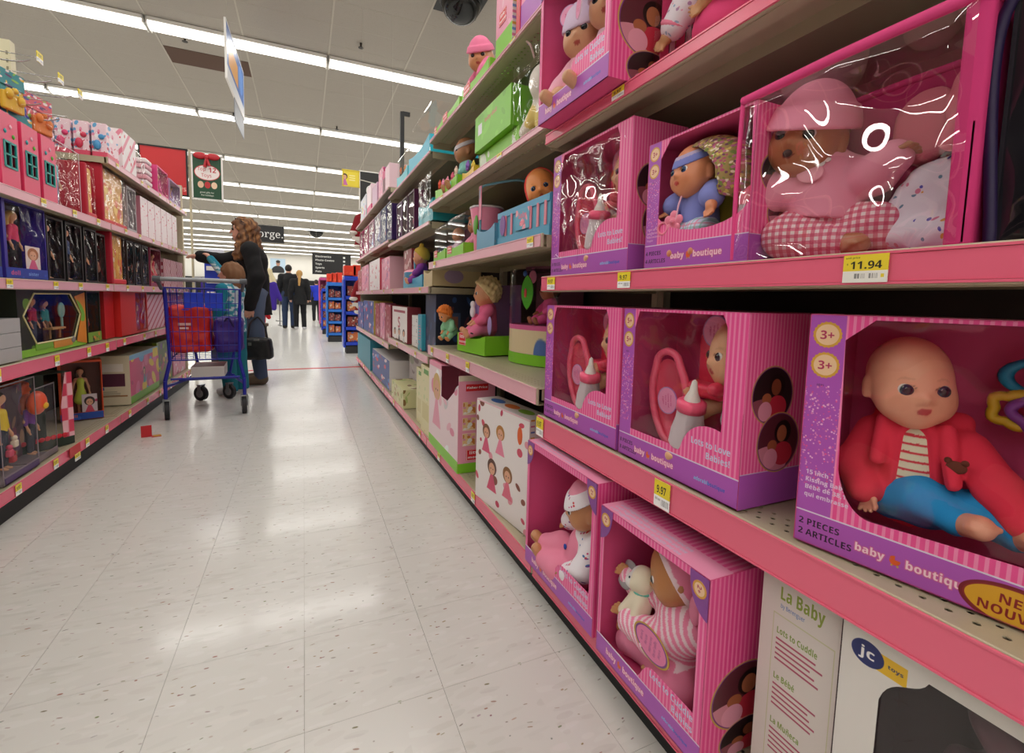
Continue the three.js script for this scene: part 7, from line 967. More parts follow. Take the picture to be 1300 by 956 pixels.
  const P1 = thing('purple_bag', 'dark purple soft bag next to the red one in the cart', 'bag', [-0.55, 0.47, -4.36], 0.06); part(P1, 'bag', skin(wob((x, y, z) => Math.hypot(Math.max(Math.abs(x) - 0.06, 0), Math.max(Math.abs(y - 0.13) - 0.1, 0), Math.max(Math.abs(z) - 0.1, 0)) - 0.035, 0.025), [-0.13, -0.04, -0.17], [0.13, 0.33, 0.17], 0.012), mat(0x3a1a78, 0.6)); part(P1, 'strap', tube([[-0.05, 0.2, 0.12], [0, 0.27, 0.12], [0.04, 0.2, 0.125]], 0.009, 16, 6), mat(0x2a1458, 0.6));
  const u = one('white_carton', 'white and dark red carton on the rack under the cart basket', 'carton', RB(0.22, 0.09, 0.3, 0.004, 0, 0.045, 0), [mat(0xd8d4ce, 0.5), mat(0xd8d4ce, 0.5), mat(0x7a2a28, 0.5), mat(0xd8d4ce, 0.5), mat(0xd8d4ce, 0.5), mat(0xd8d4ce, 0.5)], [-0.7, 0.268, -4.42], 0.06);
}
// ---------------------------------------------------------------- people
// joints for a figure facing +z; o.h scales a 1.7 m adult
function person(label, o) {
  const t = thing('person', label, 'person', o.at, o.turn), h = o.h / 1.7, S = (p) => p.map((v) => v * h), cell = o.cell ?? 0.014, J = {
    head: [0, 1.575, 0.03], neck: [0, 1.44, 0], chest: [0, 1.3, 0], waist: [0, 1.08, 0.01], pelvis: [0, 0.95, 0], armL: [[-0.175, 1.38, 0], [-0.23, 1.12, -0.01], [-0.24, 0.88, 0.05], [0, -1, 0.2]], armR: [[0.175, 1.38, 0], [0.23, 1.12, -0.01], [0.24, 0.88, 0.05], [0, -1, 0.2]], legL: [[-0.09, 0.92, 0], [-0.1, 0.5, 0.01], [-0.1, 0.08, -0.03]], legR: [[0.09, 0.92, 0], [0.1, 0.5, 0.01], [0.1, 0.08, -0.03]], rot: [0, 0, 0], ...o.j };
  const k = o.child ? 1.32 : 1, hr = J.rot, hp = S(J.head), hs = h * k;
  const E = (c, r) => ellipsoid(c.map((v) => v * hs), r.map((v) => v * hs));
  const hd0 = (() => { const a = blend(0.03 * hs, E([0, 0.025, -0.012], [0.075, 0.09, 0.093]), E([0, -0.045, 0.025], [0.056, 0.065, 0.064])), b = blend(0.012 * hs, capsule([0, 0.012 * hs, 0.087 * hs], [0, -0.022 * hs, 0.108 * hs], 0.008 * hs, 0.012 * hs), E([0, -0.06, 0.083], [0.022, 0.012, 0.012]), E([0, -0.09, 0.068], [0.02, 0.018, 0.02]), E([-0.075, -0.01, -0.01], [0.01, 0.03, 0.018]), E([0.075, -0.01, -0.01], [0.01, 0.03, 0.018])), e = [-1, 1].map((s) => E([s * 0.031, 0.008, 0.1], [0.018, 0.011, 0.016])); return (x, y, z) => { let d = smin(a(x, y, z), b(x, y, z), 0.012 * hs); for (const q of e) d = -smin(-d, q(x, y, z), 0.008 * hs); return d; }; })();
  const head = placed(hd0, hp, hr), C = (a, b, r, q = r) => capsule(S(a), S(b), r * h, q * h), hands = [];
  const prims = [C(J.chest, J.neck, 0.06, 0.05), C(J.neck, [J.head[0], J.head[1] - 0.06, J.head[2] - 0.02], 0.05, 0.05), C(J.chest, J.waist, 0.11, 0.1), C(J.waist, J.pelvis, 0.1, 0.115), C(J.armL[0], J.armR[0], 0.055)];
  const limb = [];
  for (const [i, a] of [J.armL, J.armR].entries()) { limb.push(C(a[0], a[1], 0.05, 0.04), C(a[1], a[2], 0.04, 0.028)); const hb = handBones(S(a[2]), a[3], a[4] ?? [i ? -1 : 1, 0, 0.3], 0.095 * h * (o.child ? 0.85 : 1), i ? 1 : -1); hands.push(near(blend(0.008, blend(0.02, hb.palm), hb.fingers), S(a[2]), 0.17 * h)); }
  for (const l of [J.legL, J.legR]) limb.push(C(l[0], l[1], 0.082, 0.056), C(l[1], l[2], 0.056, 0.04), C([l[2][0], 0.045, l[2][2]], [l[2][0], 0.04, l[2][2] + 0.14], 0.042, 0.036));
  const rest = blend(0.05 * h, prims, limb), all = (x, y, z) => { let d = smin(rest(x, y, z), head(x, y, z), 0.02 * h); for (const q of hands) d = smin(d, q(x, y, z), 0.012); return d; };
  const pts = [J.head, J.pelvis, ...J.armL.slice(0, 3), ...J.armR.slice(0, 3), ...J.legL, ...J.legR].map(S), lo = [0, 1, 2].map((i) => Math.min(...pts.map((p) => p[i])) - 0.2 * h), hi = [0, 1, 2].map((i) => Math.max(...pts.map((p) => p[i])) + 0.2 * h); lo[1] = Math.max(-0.02, lo[1]);
  const sk = lin(o.skin ?? '#d6a088'), lp = lin('#a8564e'), toH = local(hp, hr);
  part(t, 'body', skin(all, lo, hi, cell, (x, y, z) => { const [a, b, c] = toH(x, y, z); return c > 0.07 * hs && Math.hypot(a / (0.022 * hs), (b + 0.06 * hs) / (0.01 * hs)) < 1 ? lp : sk; }), VC(0.55));
  const G = 0.022 * h, cut0 = (f, y, above = true) => (x, yy, z) => Math.max(f(x, yy, z), above ? y * h - yy : yy - y * h);
  const slv = (a, f = 0.94) => { const e = a[1].map((v, i) => v + (a[2][i] - v) * f); return [C(a[0], a[1], 0.062 + (o.puff ?? 0), 0.055 + (o.puff ?? 0)), C(a[1], e, 0.055 + (o.puff ?? 0), 0.045 + (o.puff ?? 0))]; };
  const tb = blend(0.05 * h, [C(J.neck, J.chest, 0.075, 0.135), C(J.chest, J.waist, 0.135, 0.125), C(J.waist, [J.pelvis[0], (o.hem ?? 0.9), J.pelvis[2]], 0.125, 0.15), C(J.armL[0], J.armR[0], 0.075)]), top = blend(0.035 * h, tb, slv(J.armL, o.sl), slv(J.armR, o.sl));
  part(t, o.topName ?? 'jacket', skin((x, y, z) => Math.max(cut0(top, o.hem ?? 0.9)(x, y, z) + (o.rough ?? 0) * (noise2(x * 30, y * 30 + z * 30) - 0.5), Math.abs(x) < 0.11 * h && z < 0.14 * h ? y - (J.neck[1] + 0.045) * h : -1), ...tight2(lo, hi), cell, o.topPaint), o.topPaint ? VC(0.9) : cloth(o.top));
  const legs = blend(0.03 * h, [C(J.waist, J.pelvis, 0.105, 0.128)], [J.legL, J.legR].map((l) => [C(l[0], l[1], 0.1, 0.074 + (o.flare ?? 0)), C(l[1], [l[2][0], l[2][1], l[2][2]], 0.074 + (o.flare ?? 0), 0.062 + (o.flare ?? 0))]));
  part(t, 'trousers', skin((x, y, z) => Math.max(legs(x, y, z), 0.05 * h - y, y - 1.0 * h), ...tight2(lo, hi), cell, o.legPaint), o.legPaint ? VC(0.9) : cloth(o.legs));
  for (const l of [J.legL, J.legR]) part(t, 'shoe', skin(blend(0.03 * h, C([l[2][0], 0.055, l[2][2] - 0.01], [l[2][0], 0.045, l[2][2] + 0.15], 0.054, 0.044), C([l[2][0], 0.1, l[2][2]], [l[2][0], 0.055, l[2][2]], 0.05, 0.05)), S([l[2][0] - 0.09, -0.005, l[2][2] - 0.1]), S([l[2][0] + 0.09, 0.2, l[2][2] + 0.24]), cell), mat(o.shoe ?? 0x2a2420, 0.7));
  if (o.hair) part(t, 'hair', skin(placed(o.hair(hs), hp, hr), hp.map((v) => v - 0.42 * hs), hp.map((v) => v + 0.2 * hs), Math.min(cell, 0.009), o.hairPaint), o.hairPaint ? VC(0.75) : mat(o.hairc, 0.7));
  if (o.eyes) for (const s of [-1, 1]) { const e = part(t, 'eye', ball(0.0115, 0.0115, 0.0115), mat(0x2a2420, 0.2)); e.position.copy(V3([s * 0.031 * hs, 0.008 * hs, 0.083 * hs]).applyEuler(new THREE.Euler(...hr, 'YXZ')).add(V3(hp))); }
  return t;
}
const tight2 = (lo, hi) => [lo.map((v, i) => v - (i === 1 ? 0 : 0.06)), hi.map((v) => v + 0.06)];
const shortHair = (s) => { const f = ellipsoid([0, 0.03 * s, -0.02 * s], [0.085 * s, 0.1 * s, 0.1 * s]); return (x, y, z) => Math.max(f(x, y, z), (z - 0.03 * s) * 0.8 - (y - 0.05 * s) * 0.7, -0.05 * s - y); };
{
  // woman in black, reaching into the shelf
  const wavy = (s) => { const cap0 = ellipsoid([0, 0.03 * s, -0.02 * s], [0.097 * s, 0.108 * s, 0.115 * s]), fall = blend(0.05 * s, capsule([0, 0, -0.07 * s], [0.02 * s, -0.27 * s, -0.08 * s], 0.09 * s, 0.095 * s), capsule([0.075 * s, -0.02 * s, -0.01 * s], [0.11 * s, -0.26 * s, 0.03 * s], 0.045 * s, 0.06 * s), capsule([-0.075 * s, -0.02 * s, -0.01 * s], [-0.1 * s, -0.24 * s, 0.03 * s], 0.045 * s, 0.055 * s)); return (x, y, z) => { const d = smin(Math.max(cap0(x, y, z), (z - 0.075 * s) * 0.8 - (y - 0.045 * s) * 0.7), fall(x, y, z), 0.04 * s); return d + 0.011 * s * (Math.sin(y * 62 + x * 40) * Math.sin(z * 55 + y * 30) + noise2(x * 70 + y * 20, z * 70 + y * 40) - 0.5); }; };
  const h1 = lin('#6a4426'), h2 = lin('#482c18'), h3 = lin('#8f6238');
  const w = person('woman with long wavy brown hair in a black fleece, reaching into the shelf', { at: [-0.45, 0.001, -5.52], turn: -PI / 2, h: 1.69, cell: 0.009, top: 0x121214, legs: 0x4a5872, shoe: 0x5a4a38, hem: 0.72, rough: 0.006, puff: 0.016, eyes: 1, hair: wavy, hairPaint: (x, y, z) => { const n = noise2(x * 60 + z * 60, y * 14); return n > 0.62 ? h3 : n > 0.3 ? h1 : h2; },
    j: { head: [0, 1.575, 0.11], neck: [0, 1.44, 0.05], chest: [0, 1.29, 0.03], rot: [0.05, 0, 0], armL: [[-0.17, 1.38, 0.05], [-0.16, 1.27, 0.28], [-0.1, 1.3, 0.5], [0.1, 0, 1], [0, -1, 0]], armR: [[0.175, 1.37, 0.03], [0.22, 1.1, -0.03], [0.2, 0.8, 0.05], [0, -1, 0.1]], legL: [[-0.09, 0.92, 0], [-0.09, 0.5, 0.03], [-0.09, 0.08, -0.02]], legR: [[0.09, 0.92, 0], [0.1, 0.5, 0.0], [0.1, 0.08, -0.04]] }, legPaint: (x, y) => y > 0.42 ? lin('#56647c') : y > 0.3 ? lin('#1a1b20') : lin('#3f4c66') });
  part(w, 'sunglasses', M(ball(0.028, 0.016, 0.006, -0.035, 1.672, 0.165, 10), ball(0.028, 0.016, 0.006, 0.035, 1.672, 0.165, 10), rod([0.06, 1.67, 0.15], [0.095, 1.62, 0.06], 0.004), rod([-0.06, 1.67, 0.15], [-0.095, 1.62, 0.06], 0.004)), mat(0x24222a, 0.15));
  const b = thing('handbag', 'black handbag hanging from the hand of the woman in black', 'bag', [-0.42, 0.28, -5.28], -0.15); part(b, 'bag', skin((x, y, z) => Math.hypot(Math.max(Math.abs(x) - 0.1 + y * 0.12, 0), Math.max(Math.abs(y - 0.11) - 0.07, 0), Math.max(Math.abs(z) - 0.03, 0)) - 0.04 + 0.008 * (noise2(x * 30, y * 30) - 0.5), [-0.18, -0.03, -0.1], [0.18, 0.26, 0.1], 0.01), mat(0x121113, 0.55)); part(b, 'handle', M(tube([[-0.09, 0.2, 0.02], [-0.07, 0.36, 0.0], [-0.01, 0.42, -0.04], [0.06, 0.34, 0.0], [0.09, 0.2, 0.02]], 0.009, 30, 7)), mat(0x17161a, 0.5)); part(b, 'clasp', M(RB(0.05, 0.018, 0.006, 0.002, 0, 0.2, 0.07), RB(0.03, 0.03, 0.006, 0.002, -0.06, 0.16, 0.07)), mat(0x9a9690, 0.3, { metalness: 0.8 }));
  // child in teal behind the cart
  const longH = (s) => { const a = ellipsoid([0, 0.025 * s, -0.02 * s], [0.09 * s, 0.105 * s, 0.105 * s]), f = capsule([0, -0.02 * s, -0.06 * s], [0.01 * s, -0.24 * s, -0.075 * s], 0.075 * s, 0.05 * s); return (x, y, z) => smin(Math.max(a(x, y, z), (z - 0.06 * s) * 0.8 - (y - 0.05 * s) * 0.7, -0.13 * s - y), f(x, y, z), 0.04 * s) + 0.006 * s * Math.sin(x * 120) * Math.sin(z * 90); };
  const TE = lin('#14768c'), WT = lin('#c9d8dc'), T2 = lin('#3f93a4');
  person('child in teal with long light brown hair, stretching an arm to the shelf', { at: [-0.6, 0.001, -4.98], turn: -PI / 2 - 0.55, h: 1.24, child: 1, cell: 0.009, legs: 0x14707f, shoe: 0xd8d8da, topName: 'top', hem: 0.78, flare: 0.02, hair: longH, hairc: 0x7a5434, topPaint: (x, y, z) => Math.abs(x) < 0.12 && y > 0.58 ? (noise2(x * 55, y * 55) > 0.5 ? WT : T2) : TE,
    j: { head: [0, 1.5, 0.02], armL: [[-0.15, 1.32, 0.02], [-0.2, 1.5, 0.26], [-0.2, 1.73, 0.46], [0, 0.7, 0.7], [0, -1, 0.5]], armR: [[0.16, 1.32, 0], [0.24, 1.06, -0.02], [0.27, 0.84, 0.04], [0, -1, 0.1]], rot: [-0.1, 0.1, 0] } });
  // the couple walking away and figures further off
  const pony = (s) => { const a = shortHair(s), f = capsule([0, 0.06 * s, -0.1 * s], [0.02 * s, -0.3 * s, -0.16 * s], 0.045 * s, 0.03 * s); return (x, y, z) => smin(a(x, y, z), f(x, y, z), 0.03 * s); };
  person('woman with a long blond ponytail, black coat and black trousers, walking away', { at: [-0.1, 0.001, -14.0], turn: PI + 0.1, h: 1.6, cell: 0.016, top: 0x141416, legs: 0x101014, shoe: 0xc8c8ca, hem: 0.72, puff: 0.02, hair: pony, hairc: 0xb98d4e, j: { legL: [[-0.09, 0.92, 0], [-0.1, 0.5, 0.04], [-0.1, 0.08, -0.1]] } });
  person('man with short dark hair, dark hooded top and jeans, beside the ponytail woman', { at: [-0.38, 0.001, -14.5], turn: PI - 0.1, h: 1.76, cell: 0.016, top: 0x17181c, legs: 0x2a3a5a, shoe: 0x1c1c20, hem: 0.85, puff: 0.015, hair: shortHair, hairc: 0x1f1712 });
  person('small figure in a bright blue jacket farther down the aisle', { at: [0.42, 0.001, -18.5], turn: PI, h: 1.5, cell: 0.022, top: 0x2438c0, legs: 0x15161c, hair: shortHair, hairc: 0x2a1d16, hem: 0.85 });
}
// ---------------------------------------------------------------- signs and ceiling fittings
function wires(t, xs, y0, y1) { part(t, 'wire', M(xs.map((x) => rod([x, y0, 0], [x, y1, 0], 0.0012, 0.0012, 5))), mat(0xc9c4b8, 0.5)); }
function board(name, label, w, h, at, turn, m, frame, o = {}) { const t = thing(name, label, 'sign', at, turn); part(t, 'board', B(w, h, 0.015), [frame, frame, frame, frame, m, o.back ?? m]); part(t, 'frame', M(B(w + 0.02, 0.014, 0.024, 0, h / 2, 0), B(w + 0.02, 0.014, 0.024, 0, -h / 2, 0), B(0.014, h, 0.024, w / 2, 0, 0), B(0.014, h, 0.024, -w / 2, 0, 0)), frame); if (o.hang !== 0) wires(t, [-w * 0.4, w * 0.4], h / 2, CEIL - at[1]); return t; }
{
  const BK = mat(0x19191b, 0.5), WH = mat(0xeceae6, 0.5);
  board('red_sign', 'plain red sign with a black frame behind the left top shelf', 0.4, 0.47, [-1.3, 2.17, -6.0], 0, art(128, 128, ['#c8262c'], { n: 0, text: [['toys', 0.66, 0.9, 20, '#e8a8a4']] }), BK, { hang: 0 }); const rp = thing('sign_pole', 'thin pole carrying the red sign and the holiday toy sign', 'pole', [-1.08, 0, -6.02]); part(rp, 'pole', rod([0, 0, 0], [0, 2.42, 0], 0.012), mat(0xcfc6ac, 0.5)); part(rp, 'base', lathe([[0, 0], [0.12, 0], [0.12, 0.01], [0.02, 0.03]], 16), mat(0xcfc6ac, 0.5));
  const tt = board('toy_sign', 'dark green holiday sign reading Top 12 Toys with a red bow', 0.27, 0.46, [-0.92, 2.15, -6.0], 0, printed(256, 416, (g, w, h) => { g.fillStyle = '#12482c'; g.fillRect(0, 0, w, h); g.fillStyle = '#f2e8e6'; g.beginPath(); g.ellipse(128, 165, 108, 70, 0, 0, 7); g.fill(); g.strokeStyle = '#c8303c'; g.lineWidth = 6; g.stroke(); g.fillStyle = '#c02434'; g.font = '44px sans-serif'; g.fillText('Top', 44, 150); g.fillText('Toys', 76, 206); g.font = 'bold 62px sans-serif'; g.fillText('12', 138, 160); for (const [x, c] of [[70, '#e8c0a0'], [128, '#c02a30'], [186, '#f0d0b0']]) { g.fillStyle = c; g.beginPath(); g.ellipse(x, 280, 26, 32, 0, 0, 7); g.fill(); } g.fillStyle = '#f4efe8'; g.font = '20px sans-serif'; g.fillText('great gifts for', 62, 358); g.fillText('the holidays', 70, 384); }), WH, { hang: 0 });
  part(tt, 'bow', M(ball(0.06, 0.035, 0.012, -0.06, 0.215, 0.016), ball(0.06, 0.035, 0.012, 0.06, 0.215, 0.016), ball(0.022, 0.03, 0.018, 0, 0.205, 0.02), rod([0, 0.2, 0.02], [-0.02, 0.1, 0.016], 0.012, 0.016), rod([0, 0.2, 0.02], [0.02, 0.12, 0.016], 0.012, 0.016)), mat(0xb81c2a, 0.35), 'red ribbon bow'); part(tt, 'stem', B(0.1, 0.02, 0.01, -0.17, 0.1, -0.01), mat(0xcfc6ac, 0.5));
  board('hanging_sign', 'black hanging sign with the white name George', 1.0, 0.36, [-0.9, 2.28, -12.0], 0.05, printed(512, 192, (g, w, h) => { g.fillStyle = '#1a1a1c'; g.fillRect(0, 0, w, h); g.fillStyle = '#f4f4f2'; g.font = '110px serif'; g.fillText('George.', 110, 135); }), BK);
  board('hanging_sign', 'black hanging sign with rows of small white words', 0.98, 0.56, [0.72, 1.8, -14.0], 0, printed(256, 160, (g, w, h) => { g.fillStyle = '#1b1b1c'; g.fillRect(0, 0, w, h); g.fillStyle = '#e8e8e4'; g.font = 'bold 20px sans-serif'; ['Electronics', 'Photo Centre', 'Toys', 'Sports', 'Pets'].forEach((s, i) => g.fillText(s, 18, 30 + i * 29)); for (let i = 0; i < 5; i++) g.fillRect(205, 18 + i * 29, 14, 14); }), BK);
  board('hanging_sign', 'black sign with a white frame and a large white letter G', 0.5, 0.52, [0.98, 2.41, -7.0], 0, printed(256, 256, (g, w, h) => { g.fillStyle = '#1c1b1b'; g.fillRect(0, 0, w, h); g.fillStyle = '#f2f1ee'; g.font = '96px serif'; g.fillText('Girls', 40, 160); g.font = '40px serif'; g.fillText('toys', 20, 236); }), WH);
  const yf = board('flag_sign', 'yellow flag sign with a smiling child at its edge', 0.2, 0.2, [0.58, 2.46, -6.6], 0, art(128, 128, ['#e8d23a', '#f0de5a'], { n: 3, max: 0.1, lines: [[0.4, 0.3, 0.45, 3, 18, '#f6eeb0']], dolls: [[0.12, 0.45, 0.34, '#4a2f1c', '#c86ab0']] }), mat(0xe0ca3a, 0.5), { hang: 0 }); part(yf, 'bracket', M(rod([0.1, 0, 0], [0.42, -0.02, -0.1], 0.006), rod([0.42, -0.02, -0.1], [0.42, -0.6, -0.16], 0.006)), mat(0xcfcabf, 0.4));
  board('aisle_sign', 'blue and orange aisle sign hanging edge on over the aisle', 1.55, 0.7, [-0.83, 3.95, -7.8], PI / 2 - 0.02, printed(512, 256, (g, w, h) => { g.fillStyle = '#2f62b0'; g.fillRect(0, 0, w, h); g.fillStyle = '#e09a3a'; g.fillRect(60, 60, 260, 110); g.fillStyle = '#d8d8de'; g.fillRect(0, 190, w, 66); g.fillStyle = '#5a8fd8'; g.beginPath(); g.arc(410, 90, 70, 0, 7); g.fill(); }), WH);
  part(scene.children[scene.children.length - 1], 'lower_strip', B(0.9, 0.3, 0.01, 0.3, -0.5, 0), mat(0x8f929a, 0.5));
  board('portrait_poster', 'poster of a man in black on the white back wall', 1.3, 1.35, [-2.2, 3.65, -49.99], 0, printed(128, 128, (g) => { g.fillStyle = '#b8d0e2'; g.fillRect(0, 0, 128, 128); g.fillStyle = '#1b1c22'; g.beginPath(); g.ellipse(64, 112, 54, 48, 0, 0, 7); g.fill(); g.fillStyle = '#b08068'; g.beginPath(); g.ellipse(66, 44, 17, 23, 0, 0, 7); g.fill(); g.fillStyle = '#2a1f1a'; g.beginPath(); g.ellipse(66, 28, 18, 13, 0, 0, 7); g.fill(); }), WH, { hang: 0 });
  board('portrait_poster', 'dark poster beside the portrait of the man in black', 1.0, 1.35, [-3.7, 3.6, -49.99], 0, mat(0x2a2428, 0.5), WH, { hang: 0 });
  const dome = (label, x, z, r) => { const t = thing('ceiling_dome', label, 'security camera', [x, CEIL, z]); part(t, 'plate', B(r * 2.3, 0.02, r * 2.3, 0, -0.006, 0), mat(0x141416, 0.5)); part(t, 'dome', new THREE.SphereGeometry(r, 28, 14, 0, 2 * PI, PI / 2, PI / 2).scale(1, 1.0, 1).translate(0, -0.015, 0), mat(0x0c0c0e, 0.12)); part(t, 'ring', new THREE.TorusGeometry(r, 0.02, 8, 30).rotateX(PI / 2).translate(0, -0.02, 0), mat(0x1c1c1e, 0.4)); };
  dome('large black ceiling dome camera above the pink box shelves', 1.95, -6.32, 0.26); dome('small black ceiling dome camera far down the aisle', 0.75, -31.4, 0.4);
  [[231, 53], [481, 102], [284, 164], [451, 186], [308, 218], [425, 258]].forEach((_, i) => { const [x, z] = [[-1.63, -9.05], [0.86, -8.0], [-1.35, -12.2], [0.75, -12.0], [-1.6, -16], [0.6, -19.5]][i], t = thing('sprinkler', 'small dark sprinkler head on the ceiling', 'sprinkler', [x, CEIL, z], 0, 'sprinkler heads'); part(t, 'stem', rod([0, 0.01, 0], [0, -0.06, 0], 0.02, 0.012), mat(0x3a342e, 0.5)); part(t, 'deflector', new THREE.CylinderGeometry(0.04, 0.04, 0.006, 12).translate(0, -0.065, 0), mat(0x2a2622, 0.5)); });
}
// ---------------------------------------------------------------- farther part of the store
{
  const BLUE = mat(0x1b3fc0, 0.4);
  const disp = (label, x0, x1, z, h, tone, top) => {
    const w = x1 - x0, t = thing('display_stand', label, 'display stand', [(x0 + x1) / 2, 0, z]);
    part(t, 'frame', M(B(0.03, h, 0.34, -w / 2, h / 2 + 0.1, 0), B(0.03, h, 0.34, w / 2, h / 2 + 0.1, 0), B(w, h, 0.02, 0, h / 2 + 0.1, -0.16), B(w, 0.07, 0.36, 0, h + 0.12, 0)), tone); part(t, 'plinth', B(w * 0.9, 0.12, 0.3, 0, 0.06, 0), mat(0x2a2a2c, 0.6));
    for (let k = 0; k < 4; k++) { part(t, 'shelf', M(B(w, 0.05, 0.34, 0, 0.16 + k * (h - 0.1) / 4, 0)), tone); part(t, 'goods', M(RB(w * 0.36, 0.16, 0.16, 0.01, -w * 0.22, 0.27 + k * (h - 0.1) / 4, 0.04), RB(w * 0.36, 0.13, 0.18, 0.01, w * 0.2, 0.255 + k * (h - 0.1) / 4, 0.04)), art(64, 64, [['#c86a3a', '#e8c8a0', '#3a5ab0'], ['#8a3a34', '#d8d0c4', '#2a2a34'], ['#b04a6a', '#e8d0c0', '#5a7ab8'], ['#e0783a', '#3a6ab0', '#c8c0b8']][k % 2 ? 1 : 0], { n: 14, max: 0.14 })); }
    if (top) for (let i = 0; i < 3; i++) one('red_carton', 'bright red carton on top of the ' + top, 'carton', RB(w * 0.4, 0.16 + i * 0.03, 0.3, 0.006, 0, 0.09, 0), art(64, 64, ['#e03a22', '#e8582a', '#d82a1c'], { n: 6, max: 0.2 }), [x0 + w * (0.2 + i * 0.3), h + 0.155, z], 0, 'red cartons on ' + top);
  };
  disp('blue display stand with goods closest to the doll shelving', 0.6, 1.06, -8.2, 1.1, BLUE, 'closest blue stand'); disp('blue display stand behind the first blue one', 0.43, 0.72, -10.3, 1.05, mat(0x2a70c8, 0.4), 'second blue stand'); disp('narrow blue display stand, third along the cross aisle', 0.4, 0.6, -12.4, 0.95, BLUE); disp('tall pink display stand beyond the blue ones', 0.42, 0.62, -15.0, 1.3, mat(0xd8589a, 0.4)); disp('grey display stand far behind the pink one', 0.6, 1.3, -20, 1.5, mat(0x6a6a70, 0.5));
  // red plush hanging at the end post
  const ps = (label, y, sc) => { const t = thing('red_plush', label, 'plush toy', [0.76, y, -6.93], 0); const f = blend(0.05, ellipsoid([0, 0.2, 0], [0.1, 0.17, 0.08]), capsule([-0.06, 0.28, 0.03], [-0.13, 0.1, 0.06], 0.05, 0.04), capsule([0.06, 0.28, 0.03], [0.12, 0.12, 0.06], 0.05, 0.04), capsule([-0.04, 0.06, 0.02], [-0.06, -0.08, 0.04], 0.055, 0.05)); part(t, 'body', skin(f, [-0.22, -0.16, -0.12], [0.22, 0.42, 0.15], 0.014), cloth(0x8a1420)); part(t, 'white_trim', M(ball(0.055, 0.03, 0.05, -0.13, 0.08, 0.07), ball(0.06, 0.035, 0.06, -0.06, -0.1, 0.04), ball(0.08, 0.06, 0.06, -0.02, -0.02, 0.06)), cloth(0xe6e0da)); part(t, 'tag', B(0.1, 0.05, 0.003, -0.1, 0.0, 0.11), mat(0xf0eee8, 0.5)); part(t, 'hook', rod([0, 0.3, 0], [0.02, 0.4, 0.2], 0.005), mat(0x8a8a8a, 0.4)); };
  ps('dark red plush with white trim hanging high at the end of the doll aisle', 1.72, 1); ps('dark red plush with white trim hanging low by the blue stand', 0.82, 1);
  // clothing department on the left and at the back
  const garment = (c, w = 0.36, h = 0.62) => skin((x, y, z) => blend(0.05, (a, b, q) => Math.hypot(Math.max(Math.abs(a) - w / 2 + 0.05, 0), Math.max(Math.abs(b + h / 2) - h / 2 + 0.05, 0), Math.max(Math.abs(q) - 0.015, 0)) - 0.045, capsule([-w / 2 + 0.04, -0.06, 0], [-w / 2 - 0.06, -h * 0.6, 0.02], 0.05, 0.045), capsule([w / 2 - 0.04, -0.06, 0], [w / 2 + 0.06, -h * 0.6, 0.02], 0.05, 0.045))(x, y, z) + 0.015 * Math.sin(x * 40) * 0.5, [-w / 2 - 0.16, -h - 0.06, -0.1], [w / 2 + 0.16, 0.06, 0.12], 0.022), GA = garment(), GN = M(B(0.03, 0.62, 0.34, 0, -0.34, 0), B(0.02, 0.05, 0.3, 0, 0.0, 0));
  const rack = (label, x, z, y, cols, turn, span = 1.2) => { const t = thing('clothing_rack', label, 'clothing rack', [x, 0, z], turn); part(t, 'rail', M(rod([-span / 2, y, 0], [span / 2, y, 0], 0.014), rod([-span / 2, 0, 0], [-span / 2, y, 0], 0.016), rod([span / 2, 0, 0], [span / 2, y, 0], 0.016), B(0.04, 0.03, 0.5, -span / 2, 0.015, 0), B(0.04, 0.03, 0.5, span / 2, 0.015, 0)), mat(0x9a9a9c, 0.35, { metalness: 0.7 })); cols.forEach((c, i) => { const g = part(t, 'garment', GN, cloth(c)); g.position.set(-span / 2 + 0.06 + (i + 0.5) * (span - 0.12) / cols.length, y - 0.03, 0); }); };
  const front = (label, x, y, z, c, turn = 0) => one('hanging_garment', label, 'clothes', GA, cloth(c), [x, y, z], turn);
  front('purple jacket displayed on the end of a clothing rack', -0.72, 1.2, -11.6, 0x3a1f8a); front('red garment hanging under the purple jacket', -0.95, 0.78, -11.9, 0xb81c28, 0.6); front('cream garment hanging by the white wall', -0.95, 1.62, -14.2, 0xd9cba4, 0.2);
  rack('clothing rack with dark and patterned clothes behind the woman in black', -1.5, -11.9, 1.25, [0x3a1f8a, 0x14141a, 0xb81c28, 0x8a8a90, 0x14141a, 0x5a3a2a, 0xd8d8d8, 0x2a2a34], 0.1); rack('clothing rack with black and white clothes near the portrait poster', -1.15, -15.5, 1.35, [0xe2e0dc, 0x1a1a1c, 0xd8d8d8, 0x1a1a1c, 0xe8e6e0, 0x3a3a40], 0.2, 1.0); rack('clothing rack with brown clothes at the left of the walkway', -1.3, -18, 1.3, [0x5a3a2a, 0x8a6a4a, 0x2a2a2e, 0xa88a5a, 0x4a2a24, 0x3a3a44], 0.5);
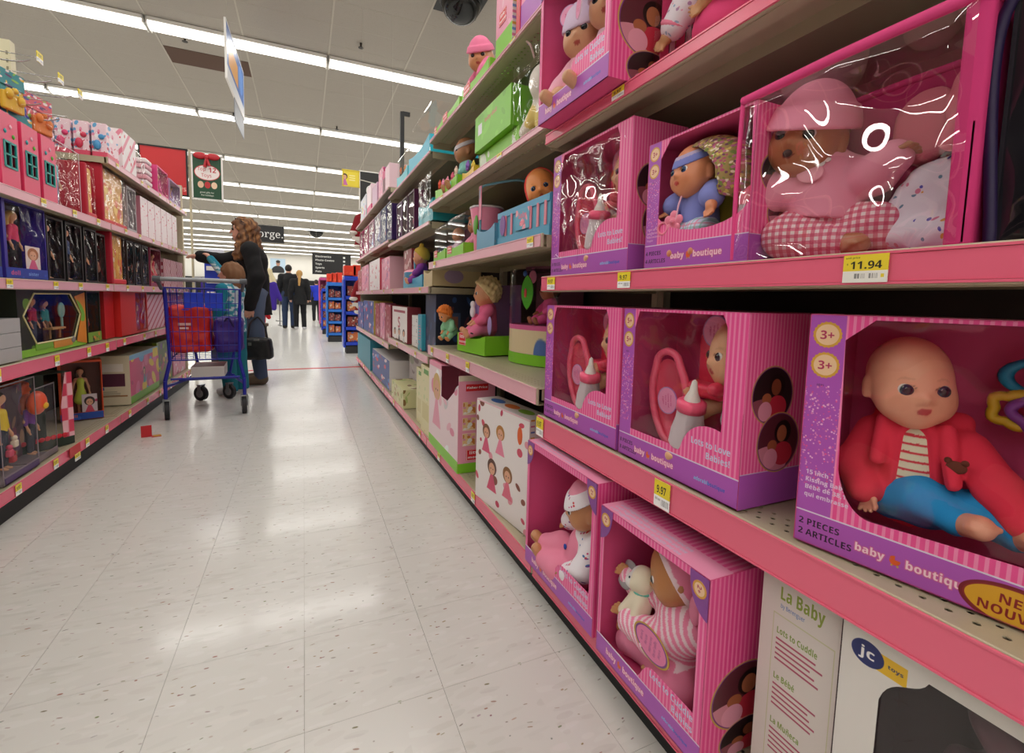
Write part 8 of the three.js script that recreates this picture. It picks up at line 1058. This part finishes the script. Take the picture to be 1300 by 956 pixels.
  [[0.4, -30, 'dark clothing rack in the middle of the far walkway'], [1.8, -32, 'dark clothing rack right of the far walkway'], [-1.6, -31, 'dark clothing rack left of the far walkway'], [-3.4, -27, 'clothing rack of black coats far on the left'], [3.2, -36, 'dark clothing rack by the far right wall band'], [-0.6, -40, 'dark clothing rack closest to the back wall']].forEach(([x, z, l], i) => rack(l, x, z, 1.5, [0x17171b, 0x24242a, 0x1a1a22, 0x2c2420, 0x15151a, 0x3a3236, 0x1c1c26, 0x26221f], 0.2 * i, 1.6));
  // low table of goods, pale bin and blue column behind the woman
  const tb = thing('goods_table', 'low table of mixed small goods beside the walkway', 'table', [-1.0, 0, -9.6], 0.2); part(tb, 'tabletop', RB(0.7, 0.05, 0.9, 0.01, 0, 0.4, 0), mat(0x5a4638, 0.6)); for (const [x, z] of [[-0.3, -0.4], [0.3, -0.4], [-0.3, 0.4], [0.3, 0.4]]) part(tb, 'leg', B(0.05, 0.38, 0.05, x, 0.19, z), mat(0x3a2c24, 0.6));
  for (let i = 0; i < 9; i++) one('small_goods_box', 'small patterned box on the low goods table', 'box', RB(0.16, 0.1 + (i % 3) * 0.04, 0.16, 0.008, 0, 0.05 + (i % 3) * 0.02, 0), mat([0x8a5a3a, 0x3a3a44, 0xa83a30][i % 3], 0.5), [-1.2 + (i % 3) * 0.2, 0.427, -9.9 + ((i / 3) | 0) * 0.27], 0.2, 'boxes on the low goods table');
  const bc = thing('blue_display_column', 'blue cardboard column behind the shelf end where the child reaches', 'display stand', [-0.98, 0, -6.7], 0.1); part(bc, 'column', RB(0.2, 0.5, 0.2, 0.008, 0, 1.1, 0), mat(0x1430a8, 0.45)); part(bc, 'stand', RB(0.12, 0.86, 0.12, 0.008, 0, 0.43, 0), mat(0x2a2a30, 0.5)); part(bc, 'header', RB(0.2, 0.1, 0.2, 0.008, 0, 1.4, 0), mat(0xd8dcea, 0.45)); for (let i = 0; i < 3; i++) part(bc, 'pocket', M(B(0.16, 0.05, 0.03, 0, 0.92 + i * 0.15, 0.115)), mat(0xe8e4e0, 0.5));
}
renderer.render(scene, camera);
